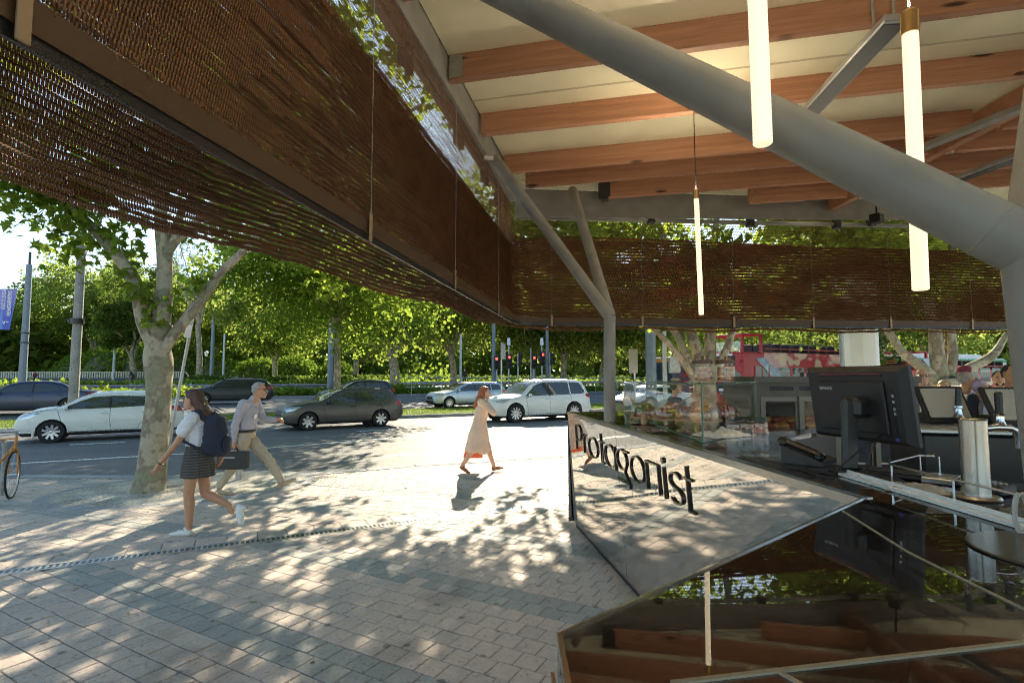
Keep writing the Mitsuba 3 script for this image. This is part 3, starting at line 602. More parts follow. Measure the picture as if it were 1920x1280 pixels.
for k, (x, y, r, h, zt, mats, st) in enumerate(((1.27, 5.05, .148, .19, 1.385, ('m_leafy', 'm_bake_brown', 'm_bake_pale'), 'm_wood'), (1.335, 4.5, .150, .17, 1.41, ('m_bake_red', 'm_bake_brown', 'm_bake_gold'), 'm_wood'),
        (1.36, 3.93, .155, .175, 1.45, ('m_bake_gold', 'm_bake_pale', 'm_bake_brown'), 'm_wood'), (1.76, 4.5, .142, .185, 1.42, ('m_bake_red', 'm_bake_brown', 'm_bake_red'), 'm_black'), (2.12, 4.78, .145, .17, 1.43, ('m_bake_brown', 'm_bake_gold', 'm_bake_red'), 'm_black'))):
    desc = ORD[k] + ' glass dome from the left inside the display case'
    t = thing('cake_dome', desc, 'cake dome', 'domed cake stands in the display case')
    MB().lathe([(0, zt - .012), (r + .012, zt - .012), (r + .014, zt), (0, zt)], (x, y, 0), 36).out('plate', st, t, smooth=30)
    MB().lathe([(.0, ZC), (.055, ZC), (.05, ZC + .01), (.028, ZC + .02), (.026, zt - .02), (.05, zt - .012)], (x, y, 0), 24).out('foot', 'm_wood_dark' if k == 1 else st, t, smooth=30)
    a = np.linspace(0, 1, 14); prof = [(r, zt + .003), (r, zt + .03)] + [(r * math.cos(q * math.pi / 2), zt + .03 + (h - .03) * math.sin(q * math.pi / 2)) for q in a[1:-1]] + [(.004, zt + h)]
    MB().lathe(prof, (x, y, 0), 40).out('dome', 'm_dome', t, smooth=True)
    MB().mesh(sphm((x, y, zt + h + .012), (.013, .013, .014), 2)).out('knob', 'm_galv', t, smooth=True)
    n = 17
    for i in range(n):
        lay_ = 0 if i < 8 else 1 if i < 14 else 2; q = i * 2.4 + k; rr = r * (.62 if i % 2 else .35) * (1.1, .75, .3)[lay_]
        v, f = blob((rng.uniform(.042, .058), rng.uniform(.033, .043), rng.uniform(.022, .03)), k * 20 + i); v = v @ rotz(rng.uniform(0, 6)).T
        tag_ = thing('pastry', f'{dict(m_leafy="leafy green topped", m_bake_brown="dark brown", m_bake_pale="pale", m_bake_red="reddish brown", m_bake_gold="golden")[mats[i % 3]]} pastry in the {("lower", "middle", "top")[lay_]} layer under the {ORD[k]} glass dome', 'pastry', f'pastries under the {ORD[k]} dome')
        scene[tag_] = mikit.ply((v + [x + rr * math.cos(q), y + rr * math.sin(q), zt + .028 + lay_ * .038], f), mats[i % 3], smooth=True)
NTH = ('first', 'second', 'third', 'fourth', 'fifth', 'sixth', 'seventh', 'eighth')
# biscuit jars on the case
for k, px_ in enumerate((1.60, 1.79)):
    y = 4.48; t = thing('biscuit_jar', ('left' if k == 0 else 'right') + ' lidded glass jar of stacked biscuits on top of the display case', 'jar', 'biscuit jars on the display case')
    r, z0 = .076, ZG + .011
    MB().lathe([(0, z0), (r, z0), (r, z0 + .12), (r * .86, z0 + .135), (r * .86, z0 + .142)], (px_, y, 0), 32).out('glass', 'm_pane', t, smooth=35)
    MB().lathe([(0, z0 + .143), (r * 1.02, z0 + .143), (r * 1.02, z0 + .175), (r * .5, z0 + .18), (0, z0 + .18)], (px_, y, 0), 32).lathe([(.008, z0 + .18), (.008, z0 + .195), (.016, z0 + .2), (0, z0 + .21)], (px_, y, 0), 16).out('lid', 'm_wood_dark', t, smooth=30)
    for a in range(3):
        for j in range(8):
            q = a * 2.09 + k; v, f = lathem([(0, 0), (.032, 0), (.034, .006), (.032, .012), (0, .012)], 14)
            b = thing('biscuit', f'{NTH[j]} biscuit from the bottom in the {("right", "back left", "front left")[a]} stack of the {"left" if k == 0 else "right"} biscuit jar', 'biscuit', f'biscuits in the {"left" if k == 0 else "right"} jar')
            scene[b] = mikit.ply((v + [px_ + .036 * math.cos(q) + rng.normal(0, .002), y + .036 * math.sin(q), z0 + .003 + j * .0145], f), 'm_bake_red' if (a + j) % 3 else 'm_bake_gold', smooth=30)
# empty preserving jars, sauce jar, cup, paper bag
for k, px_ in enumerate((1.445, 1.547, 1.65)):
    t = thing('glass_jar', ('left', 'middle', 'right')[k] + ' of the three empty clear jars on the black counter', 'jar', 'empty jars on the counter'); y = 3.52 + .02 * k; z0 = ZC + .001; r = .042
    MB().lathe([(0, z0), (r, z0), (r * 1.02, z0 + .01), (r, z0 + .07), (r * .86, z0 + .078), (r * .86, z0 + .1)], (px_, y, 0), 28).out('glass', 'm_pane', t, smooth=35)
    MB().lathe([(r * .90, z0 + .082), (r * .95, z0 + .09), (r * .95, z0 + .104), (0, z0 + .106)], (px_, y, 0), 28).out('lid', 'm_pane', t, smooth=35)
    MB().tube([(px_ + r * .97 * math.cos(q), y + r * .97 * math.sin(q), z0 + .08) for q in np.linspace(0, 6.2832, 24)], .0018, 6).out('wire', 'm_chrome', t)
t = thing('sauce_jar', 'jar of red preserve with a dark green lid by the display case', 'jar'); x, y = 1.83, 3.98
MB().lathe([(0, ZC + .001), (.055, ZC + .001), (.055, ZC + .075), (0, ZC + .075)], (x, y, 0), 28).out('filling', 'm_bake_red', t, smooth=30)
MB().lathe([(.058, ZC + .001), (.058, ZC + .085), (.05, ZC + .09)], (x, y, 0), 28).out('glass', 'm_pane', t, smooth=30)
MB().lathe([(0, ZC + .092), (.06, ZC + .092), (.06, ZC + .115), (0, ZC + .117)], (x, y, 0), 28).out('lid', 'm_lid', t, smooth=30); mat('m_lid', (.03, .05, .03), .3)
t = thing('wooden_cup', 'small brown wooden cup left of the glass domes', 'cup'); MB().lathe([(0, 0), (.027, 0), (.030, .10), (.026, .10), (.024, .01)], (1.16, 4.72, ZC + .001), 20).out('body', 'm_wood', t, smooth=30)
mat('m_paper', speck((.66, .62, .52), .08, 8, 3), .8)
def crumple(c, size, seed, fold=.35, rz=0.0):
    n = 22; u, w = np.meshgrid(np.linspace(-1, 1, n), np.linspace(-1, 1, n), indexing='ij'); p = np.stack([u, w, u * 0], -1)
    q = np.abs(meshkit.noise(p * 2.1 + seed, seed) - .5) * 2 + .5 * np.abs(meshkit.noise(p * 4.3 + seed, seed + 1) - .5) * 2
    z = np.clip(1 - np.maximum(np.abs(u), np.abs(w)) ** 3, 0, 1) * (.45 + fold * (q - .6)); z2 = .02 + 0 * z
    upper = np.stack([u * size[0] + .06 * q * size[0], w * size[1] + .05 * q * size[1], z * size[2] + .004], -1)
    R = rotz(rz); v1, f1 = grid(upper @ R.T); v2, f2 = grid(np.stack([u * size[0] * 1.02, w * size[1] * 1.02, u * 0 + .002], -1) @ R.T)
    return MB().add(v1 + c, f1).add(v2 + c, f2)
t = thing('paper_bag', 'crumpled white paper bag leaning by the display case', 'paper bag'); crumple((1.47, 3.78, ZC), (.18, .12, .085), 5, .45, .5).out('sheet', 'm_paper', t)
t = thing('plastic_bag', 'flat grey plastic bag lying under the chrome rail', 'bag'); crumple((1.47, 1.98, ZC), (.095, .075, .035), 9, .4, -.5).out('sheet', 'm_paper_grey', t); mat('m_paper_grey', (.34, .33, .29), .4)

# ------------------------------------------------------------------ monitor, phone, taps, rail
mat('m_plastic', (0.020, 0.020, 0.022), 0.42, bump=(proc(lambda p, n, uv: noise(p.x * 700, p.y * 700, p.z * 700), 5e-4), 0.00015))
mat('m_red_line', (.35, .03, .04), .4); mat('m_logo', (.55, .55, .55), .4)
def placed(v, o, ang, tilt=0.0):
    v = np.asarray(v, float) @ rotx_(tilt).T @ rotz(ang).T; return v + np.asarray(o, float)
def rotx_(a): c, q = math.cos(a), math.sin(a); return np.array([[1, 0, 0], [0, c, -q], [0, q, c]])
mon = thing('monitor', 'black computer monitor seen from behind, standing on the counter', 'monitor')
R0, L0 = V(1.625, 2.165), V(1.520, 2.70); ang = math.atan2(*(L0 - R0)[::-1]); O = V(*((R0 + L0) / 2), 1.635)   # local x runs from the near right edge to the far left, local +y is the back
TILT = -.12
def mob(mb, name, m_, par, **k):
    v, f = mb.geo(); return obj(name, (placed(v, O, ang, TILT), f), m_, par, **k)
w, h = .545, .335
hull = trimesh.convex.convex_hull(np.array([[sx * w / 2 * a, y, sz * h / 2 * b] for sx in (-1, 1) for sz in (-1, 1) for a, b, y in ((1, 1, -.012), (1, 1, .004), (.9, .87, .034))]))
bz = mob(MB().mesh(hull), 'housing', 'm_plastic', mon)
mob(MB().box((.0, .040, -.008), (.36, .012, .225), ch=.005), 'back_cover', 'm_plastic', mon)
mob(MB().box((0, .0355, .128), (.34, .004, .012)), 'vent_slot', 'm_black', mon); mob(MB().box((0, .0362, .1365), (.34, .003, .003)), 'red_strip', 'm_red_line', mon)
mob(MB().box((0, -.0135, 0), (w - .03, .004, h - .03)), 'screen', 'm_black_gloss', mon)
tx = meshkit.text_mesh('lenovo', .0175, .001); v = np.array(tx.vertices); v = v - [v[:, 0].mean(), 0, 0]; v = np.stack([-v[:, 0], v[:, 2], v[:, 1]], 1) + [.125, .0465, .066]
f = np.array(tx.faces); obj('logo', (placed(v, O, ang, TILT), f[:, ::-1] if True else f), 'm_logo', mon)
mob(MB().box((-.215, .031, -.02), (.022, .010, .19), ch=.002), 'port_strip', 'm_black', mon)
m = MB()
for z in (.045, .02, -.01, -.03): m.box((-.215, .037, z), (.009, .004, .012))
mob(m, 'port', 'm_galv', mon)
mob(MB().box((-.208, .036, -.138), (.02, .002, .012)), 'sticker', 'm_blue_tag', mon); mat('m_blue_tag', (.05, .07, .3), .4)
st = V(1.448, 2.32); m = MB(); m.bar((*st, ZC + .012), (*(st + V(.02, .01)), 1.66), .035, .075, up=(.98, .2, 0), ch=.012); nk = m.out('neck', 'm_plastic', mon)
q = (V(*st, 1.62) + V(1.55, 2.37, 1.62)) / 2; MB().bar((1.455, 2.325, 1.62), (1.555, 2.38, 1.62), .09, .09, ch=.02).out('hinge', 'm_plastic', nk)
MB().prism(sa.rotate(sa.scale(sg.Point(0, 0).buffer(1, 12), .10, .12), 20), ZC + .001, ZC + .014).geo()
m = MB(); m.prism(sa.translate(sa.rotate(sa.scale(sg.Point(0, 0).buffer(1, 12), .09, .12), 10), st[0] + .04, st[1] + .02), ZC + .001, ZC + .014); m.out('foot', 'm_plastic', mon)
def cable(pts, r=.0035):
    p = np.array(pts, float); n = len(p); tt = np.linspace(0, n - 1, n * 7); k = np.clip(tt.astype(int), 0, n - 2); u = tt - k
    P = lambda i: p[np.clip(i, 0, n - 1)]
    u = u[:, None]; q = .5 * ((2 * P(k)) + (-P(k - 1) + P(k + 1)) * u + (2 * P(k - 1) - 5 * P(k) + 4 * P(k + 1) - P(k + 2)) * u ** 2 + (-P(k - 1) + 3 * P(k) - 3 * P(k + 1) + P(k + 2)) * u ** 3)
    return tubem(q, r, 6)
for k, (lab, pts) in enumerate((('black cable looping down from the back of the monitor', [(1.60, 2.3, 1.52), (1.53, 2.25, 1.50), (1.46, 2.2, 1.44), (1.40, 2.2, ZC + .005), (1.33, 2.3, ZC + .005), (1.28, 2.42, ZC + .004)]),
        ('black cable running from the monitor neck towards the phone', [(1.56, 2.28, 1.5), (1.44, 2.22, 1.46), (1.37, 2.3, ZC + .006), (1.30, 2.2, ZC + .004), (1.27, 2.35, ZC + .004), (1.36, 2.5, ZC + .006)]),
        ('black cable lying in a loop on the counter before the phone', [(1.25, 2.46, ZC + .004), (1.29, 2.36, ZC + .004), (1.36, 2.28, ZC + .004), (1.44, 2.32, ZC + .004), (1.42, 2.42, ZC + .004)]))):
    c = thing('cable', lab, 'cable'); scene[c] = mikit.ply(cable(pts), 'm_black', smooth=True)
ph = thing('desk_phone', 'black desk phone with handset on the counter left of the monitor', 'phone')
hx = trimesh.convex.convex_hull(np.array([[x, y, z] for x in (-.10, .10) for y, z in ((-.09, 0), (.09, 0), (.09, .085), (-.09, .02))])); v = placed(hx.vertices, (1.43, 2.60, ZC + .001), .75)
obj('base', (v, hx.faces), 'm_plastic', ph)
m = MB(); m.bar((-.075, -.07, .05), (-.075, .09, .108), .045, .025, ch=.01); m.box((-.075, .085, .10), (.05, .05, .045), ch=.012); m.box((-.075, -.07, .045), (.05, .045, .04), ch=.012); v, f = m.geo(); obj('handset', (placed(v, (1.43, 2.60, ZC + .001), .75), f), 'm_black_gloss', ph)
m = MB()
for i in range(3):
    for j in range(4): m.box((.0 + i * .028, -.055 + j * .028, .036 + j * .0118), (.018, .016, .006), ch=.002)
v, f = m.geo(); obj('keys', (placed(v, (1.43, 2.60, ZC + .001), .75), f), 'm_steel_dark', ph)
kb = thing('keyboard', 'black keyboard lying behind the monitor stand', 'keyboard'); v, f = MB().box((0, 0, .008), (.36, .13, .014), ch=.003).geo(); obj('base', (placed(v, (1.63, 2.22, ZC + .001), -.95), f), 'm_plastic', kb)
m = MB()
for i in range(15):
    for j in range(5): m.box((-.165 + i * .0235, -.048 + j * .024, .018), (.019, .019, .007), ch=.002)
v, f = m.geo(); obj('keys', (placed(v, (1.63, 2.22, ZC + .001), -.95), f), 'm_black', kb)
ms = thing('computer_mouse', 'black computer mouse on the counter before the keyboard', 'mouse'); v, f = sphm((0, 0, 0), (.03, .055, .022), 2); v[:, 2] = np.maximum(v[:, 2], 0); scene[ms] = mikit.ply((v @ rotz(.6).T + [1.48, 2.12, ZC + .001], f), 'm_plastic', smooth=40)
bt = thing('beer_tap', 'brushed steel beer tap column with a black handle', 'tap'); x, y = 1.572, 1.835; r = .039
MB().lathe([(0, 0), (.066, 0), (.068, .006), (.062, .014), (r, .016)], (x, y, ZC + .001), 36).out('flange', 'm_inox', bt, smooth=30)
MB().lathe([(r, .014), (r, .262), (r + .002, .266), (r - .003, .27), (0, .27)], (x, y, ZC + .001), 36).out('column', 'm_inox', bt, smooth=30)
MB().lathe([(0, 0), (.016, 0), (.011, .012), (.009, .03), (.013, .034), (.012, .04)], (x - .03, y + .02, ZC + .271), 16).out('valve', 'm_chrome', bt, smooth=30)
MB().bar((x - .03, y + .02, ZC + .305), (x - .024, y + .02, ZC + .375), .018, .018, ch=.005).out('handle', 'm_black', bt)
b2 = thing('beer_tap', 'chrome tap arm with a black handle right of the steel column', 'tap'); x2, y2 = 1.70, 1.84
MB().tube([(x + .03, y, ZC + .235), (x + .08, y, ZC + .24), (x2, y2, ZC + .238), (x2 + .025, y2, ZC + .225), (x2 + .032, y2, ZC + .17)], .012, 14).out('pipe', 'm_chrome', b2, smooth=50)
MB().lathe([(0, 0), (.018, 0), (.012, .014), (.012, .03), (.016, .036)], (x2 - .03, y2, ZC + .248), 16).out('valve', 'm_chrome', b2, smooth=30); MB().bar((x2 - .03, y2, ZC + .28), (x2 - .03, y2, ZC + .36), .022, .022, ch=.006).out('handle', 'm_black', b2)
rl = thing('tray_rail', 'thin chrome gallery rail round the tap tray', 'rail')
zr = ZC + .075; path_ = [(1.80, 2.30, zr), (1.76, 2.33, zr), (1.48, 2.12, zr), (1.46, 2.08, zr), (1.455, 2.03, zr), (1.445, 1.50, zr)]
MB().tube(path_, .0042, 8).out('rod', 'm_chrome', rl, smooth=60)
for q in (path_[1], path_[3], (1.45, 1.78, zr), (1.81, 2.29, zr)): MB().tube([(q[0], q[1], ZC), (q[0], q[1], zr)], .004, 8).out('upright', 'm_chrome', rl, smooth=60)

MB().box((1.69, 2.13, ZC + .012), (.16, .10, .022), .7, ch=.003).out('tray', 'm_inox', rl)
hp = thing('hose_loop', 'pale rubber hose loop standing beside the right post', 'hose'); scene[hp] = mikit.ply(tubem([(1.33 + .034 * math.sin(q) * .5, 1.42 + .0 * q, ZC + .055 + .053 * math.cos(q)) for q in np.linspace(.2, 6.1, 28)], .0058, 8), 'm_hose', smooth=True); mat('m_hose', (.55, .53, .48), .5)
kp = thing('card_reader', 'small black card reader with keypad behind the rail', 'card reader'); MB().box((1.70, 1.93, ZC + .018), (.09, .12, .034), .4, ch=.006).out('body', 'm_plastic', kp); m = MB()
for i in range(4):
    for j in range(3): m.box((1.70 - .028 + i * .019, 1.90 + j * .022, ZC + .037), (.011, .011, .004), .4)
m.out('keys', 'm_galv', kp)
# back bench with black machines and two tilted till screens
bb = thing('coffee_machine', 'large glossy black machine behind the taps', 'machine'); m = MB().box((2.62, 2.75, 1.23), (1.05, .5, .50), -.35, ch=.02); m.out('body', 'm_black', bb); MB().box((2.62, 2.75, .5), (1.1, .55, .98), -.35).out('bench', 'm_steel_dark', bb); MB().box((2.62, 2.75, 1.485), (1.07, .52, .018), -.35, ch=.003).out('rim', 'm_galv', bb)
def till(x, y, rz, w_, label):
    t = thing('till_screen', label, 'screen', 'tilted till screens'); o = (x, y, 1.60); tl = -.42
    for nm, size, mt, c in (('bezel', (w_, .02, .215), 'm_black', (0, 0, 0)), ('screen', (w_ - .04, .004, .17), 'm_screen', (0, -.0115, .008))):
        v, f = boxm(size, .003 if nm == 'bezel' else 0); obj(nm, (placed(v + np.array(c), o, rz, tl), f), mt, t)
    v, f = MB().box((0, .08, -.10), (.14, .14, .10), ch=.01).geo(); obj('stand', (placed(v, o, rz), f), 'm_black', t)
mat('m_screen', (0.36, 0.34, 0.29), 0.12)
till(2.40, 2.98, .05, .27, 'tilted till screen left of the steel tap, its pale screen towards the camera'); till(2.62, 2.80, .05, .30, 'tilted till screen behind the chrome tap arm, partly hidden by the right post')
# undercounter fridge with sliding glass doors
fr = thing('display_fridge', 'steel bench fridge with sliding glass doors behind the monitor', 'fridge'); FY, FX0, FX1 = 4.32, 1.97, 3.25
m = MB(); m.box(((FX0 + FX1) / 2, FY + .62, .86), (FX1 - FX0, .03, 1.72)); 
for x in (FX0, FX1): m.box((x, FY + .3, .86), (.05, .62, 1.72))
m.box(((FX0 + FX1) / 2, FY + .3, 1.735), (FX1 - FX0 + .06, .68, .05)); m.box(((FX0 + FX1) / 2, FY + .3, .4), (FX1 - FX0, .6, .8)); m.box(((FX0 + FX1) / 2, FY + .02, 1.655), (FX1 - FX0, .03, .115)); m.out('cabinet', 'm_fridge_in', fr); mat('m_fridge_in', (.11, .10, .085), .5, .3); mat('m_fridge', (.20, .19, .16), .45, .5)
m = MB()
for g in range(5):
    for i in range(12): m.box((FX0 + .12 + g * .24 + i * .016, FY + .002, 1.665), (.009, .006, .036))
m.out('vent_grille', 'm_black', fr)
m = MB(); m.box(((FX0 + FX1) / 2, FY + .3, 1.30), (FX1 - FX0 - .06, .5, .012)); m.box(((FX0 + FX1) / 2, FY + .3, 1.06), (FX1 - FX0 - .06, .5, .012)); m.out('shelf', 'm_inox', fr)
for i in range(4):
    x0 = FX0 + .04 + i * (FX1 - FX0 - .08) / 4; x1 = x0 + (FX1 - FX0 - .08) / 4 + .02; yy = FY + (.0 if i % 2 else .022); m = MB()
    for a, b in (((x0, 1.58), (x1, 1.58)), ((x0, .93), (x1, .93))): m.bar((a[0], yy, a[1]), (b[0], yy, b[1]), .02, .04)
    for x in (x0 + .02, x1 - .02): m.box((x, yy + .001, 1.255), (.04, .018, .61))
    k = m.out('door', 'm_fridge', fr); obj('pane', grid(np.array([[[x0 + .04, yy, .95], [x0 + .04, yy, 1.56]], [[x1 - .04, yy, .95], [x1 - .04, yy, 1.56]]])), 'm_pane', k)
for i in range(9):
    v, f = blob((.07, .05, .035), 300 + i); t = thing('bread_roll', f'{ORD[i % 5]} bread roll from the left in the {"front" if i < 5 else "back"} row on the fridge shelf', 'bread roll', 'bread rolls in the fridge'); scene[t] = mikit.ply((v + [FX0 + .16 + (i % 5) * .13, FY + .2 + .05 * (i // 5), 1.345 + .05 * (i // 5)], f), ('m_bake_red', 'm_bake_gold')[i % 2], smooth=True)
for i in range(2): t = thing('cardboard_tray', ('left', 'right')[i] + ' cardboard food tray in the fridge', 'tray'); MB().box((FX0 + .28 + i * .4, FY + .22, 1.314), (.30, .3, .014)).out('base', 'm_card', t)
mat('m_card', (.48, .33, .18), .8)
# ------------------------------------------------------------------ trees and planting
def bark(p, n, uv):
    a, b, w = voronoi(dr.atan2(n.y, n.x) * 1.6 + 0.25 * noise(p.x * 8, p.y * 8, p.z * 8), p.z * 5.0 + 0.3 * noise(p.x * 9, p.y * 9, p.z * 9))
    e = fbm(p.x * 6, p.y * 6, p.z * 4, 3)
    c = mix((0.21, 0.165, 0.115), (0.26, 0.21, 0.14), w)
    c = mix(c, (0.40, 0.345, 0.235), smoothstep(0.54, 0.64, e + 0.12 * w))
    c = mix(c, (0.25, 0.24, 0.15), smoothstep(0.42, 0.38, e))
    return c * (0.85 + 0.3 * noise(p.x * 40, p.y * 40, p.z * 25))
mat('m_bark', proc(bark), 0.85, bump=(proc(lambda p, n, uv: smoothstep(.5, .6, fbm(p.x * 6, p.y * 6, p.z * 4, 3)) + .4 * noise(p.x * 30, p.y * 30, p.z * 22), 4e-3), 0.006))
mat('m_bark_dark', speck((.085, .07, .055), .4, 12, 3), .9)
def leafmat(name, dark, light, trans=0.95, rough=.45):
    def fn(p, n, uv): return mix(dark, light, uv.x * 0.65 + 0.35 * uv.y) * (0.8 + 0.4 * noise(p.x * 1.1, p.y * 1.1, p.z * 1.1)) * (0.80 + 0.55 * noise(p.x * .16 + 5, p.y * .16, p.z * .22))
    scene[name] = {'type': 'principledthin', 'base_color': proc(fn), 'roughness': rough, 'diff_trans': trans, 'spec_trans': 0.0, 'eta': 1.4}
leafmat('m_leaf', (0.115, 0.195, 0.028), (0.33, 0.41, 0.055), 1.55)
leafmat('m_leaf_far', (0.14, 0.21, 0.045), (0.37, 0.43, 0.095), 1.65)
leafmat('m_leaf_dark', (0.045, 0.085, 0.02), (0.19, 0.25, 0.05), 1.3)
leafmat('m_leaf_gum', (0.075, 0.105, 0.075), (0.15, 0.185, 0.12), .6)
leafmat('m_leaf_ivy', (0.10, 0.17, 0.02), (0.23, 0.32, 0.05), .9)
LOBE = np.array([(0, -.08), (.12, .0), (.42, -.08), (.30, .18), (.52, .40), (.24, .45), (.16, .62), (0, 1.0), (-.16, .62), (-.24, .45), (-.52, .40), (-.30, .18), (-.42, -.08), (-.12, .0)])
KITE = np.array([(0, 0), (.42, .42), (0, 1.0), (-.42, .42)])
STAR = np.array([(0, -.1), (.5, .1), (.22, .45), (0, 1), (-.25, .5), (-.5, .05)])
def leaves(P, size, shape=KITE, droop=.35, clump=None, r=None, upb=.55):
    """One mesh of leaves at points P."""
    r = r or rng; n = len(P); S = size * r.uniform(.65, 1.25, n)
    nz = r.normal(0, 1, (n, 3)) * .55 + [0, 0, upb]; nz /= np.linalg.norm(nz, axis=1, keepdims=True)
    t = r.normal(0, 1, (n, 3)) + [0, 0, -droop]; t -= nz * (t * nz).sum(1, keepdims=True); t /= np.linalg.norm(t, axis=1, keepdims=True); b = np.cross(nz, t)
    k = len(shape); loc = np.vstack([shape, [[0, .38]]]) if k > 4 else shape; m = len(loc)
    z = -np.abs(loc[:, 0]) * .35 - .12 * loc[:, 1] ** 2
    v = P[:, None] + S[:, None, None] * (loc[None, :, 0, None] * b[:, None] + loc[None, :, 1, None] * t[:, None] + z[None, :, None] * nz[:, None])
    base = np.arange(n)[:, None, None] * m
    f = np.array([[0, 1, 2], [0, 2, 3]]) if k == 4 else np.array([[i, (i + 1) % k, k] for i in range(k)])
    u = r.random(n); w = clump if clump is not None else r.random(n)
    uv = np.repeat(np.stack([u, w], 1), m, 0)
    return v.reshape(-1, 3), (f[None] + base).reshape(-1, 3), uv
def crown_obj(parts, bsdf, parent, name='crown'):
    mb = MB()
    for v, f, uv in parts: mb.add(v, f, uv)
    return mb.out(name, bsdf, parent, uv=True)
def limb(pts, r0, r1, n=10, wob=.03, r=None):
    p = np.array(pts, float); t = np.linspace(0, len(p) - 1, (len(p) - 1) * 5 + 1); k = np.clip(t.astype(int), 0, len(p) - 2); u = (t - k)[:, None]
    g = lambda i: p[np.clip(i, 0, len(p) - 1)]
    q = .5 * (2 * g(k) + (g(k + 1) - g(k - 1)) * u + (2 * g(k - 1) - 5 * g(k) + 4 * g(k + 1) - g(k + 2)) * u ** 2 + (3 * g(k) - g(k - 1) - 3 * g(k + 1) + g(k + 2)) * u ** 3)
    q = q + (meshkit.noise(q * 1.3 + r0 * 50, 4)[:, None] - .5) * wob; rad = np.linspace(r0, r1, len(q)) * (1 + .18 * (meshkit.noise(q * 2.2, 8) - .5))
    return tubem(q, rad, n), q
def in_clumps(C, n, sr, r):
    """n points scattered in the clumps C (centre xyz, radius); also a random number per clump."""
    w = C[:, 3] ** 2; i = r.choice(len(C), n, p=w / w.sum()); d = r.normal(0, 1, (n, 3)); d /= np.linalg.norm(d, axis=1, keepdims=True)
    return C[i, :3] + d * (C[i, 3] * r.random(n) ** .45)[:, None] * [1, 1, .7], meshkit.noise(np.c_[i * 3.3, i * 0, i * 0], 5)
def tree(x, y, H, R, tr, fork, label, seed, n=6000, size=.45, leaf='m_leaf_far', bk='m_bark', limbs=6, low=.45, shape=KITE, group='trees in the park beyond the road', z0=None, nclump=46, sq=1.0, holes=.0):
    r = np.random.default_rng(seed); z0 = hgt(x, y) if z0 is None else z0
    t = thing('tree', label, 'tree', group); mb = MB(); ctr = np.array([x, y, z0 + H * (.5 + low / 2)]); rz = H * (1 - low) / 2
    top = np.array([x + r.normal(0, .2), y + r.normal(0, .2), z0 + fork])
    a, _ = limb([(x, y, z0 - .15), (x + r.normal(0, .05), y, z0 + fork * .5), top], tr * 1.12, tr * .92, 12); v, f = a; lowv = np.clip(1 - (v[:, 2] - z0) / (fork * .25), 0, 1)[:, None]; v = v + (v - [x, y, 0]) * [1, 1, 0] * lowv * .35; mb.add(v, f)
    C = []
    for k in range(limbs):
        q = 2 * math.pi * (k + r.uniform(-.3, .3)) / limbs; e = r.uniform(.15, .8); rr = R * r.uniform(.6, .95)
        tip = np.array([x + rr * math.cos(q) * math.cos(e * .9), y + rr * math.sin(q) * math.cos(e * .9), ctr[2] + rz * (e * 1.3 - .35)])
        mid = top * .45 + tip * .55 + [0, 0, r.uniform(-.05, .15) * H * .3]; (v, f), pth = limb([top - [0, 0, .3], top * .75 + tip * .25 + [0, 0, .05 * H], mid, tip], tr * r.uniform(.42, .62), tr * .07, 8, wob=.4); mb.add(v, f)
        for j in (6, 8, 10, 12, 14, 15): C.append([*(pth[min(j, len(pth) - 1)] + r.normal(0, R * .10, 3)), R * r.uniform(.20, .30)])
        for j in (7, 10, 12):
            b = pth[j]; e2 = b + r.normal(0, 1, 3) * R * .32 + [0, 0, R * .12]; (v, f), p2 = limb([b, (b + e2) / 2 + [0, 0, .2], e2], tr * .16, tr * .03, 5, wob=.3); mb.add(v, f); C.append([*e2, R * r.uniform(.16, .28)])
    for _ in range(nclump):
        d = r.normal(0, 1, 3); d /= np.linalg.norm(d); s = r.uniform(.55, 1.0); C.append([*(ctr + d * [R * sq, R, rz] * s), R * r.uniform(.14, .27)])
    mb.out('trunk', bk, t, smooth=True)
    P, w = in_clumps(np.array(C), n, 1, r)
    P = P[P[:, 2] > z0 + H * low * .55]; w = w[:len(P)]
    crown_obj([leaves(P, size, shape, r=r, clump=w)], leaf, t); return t
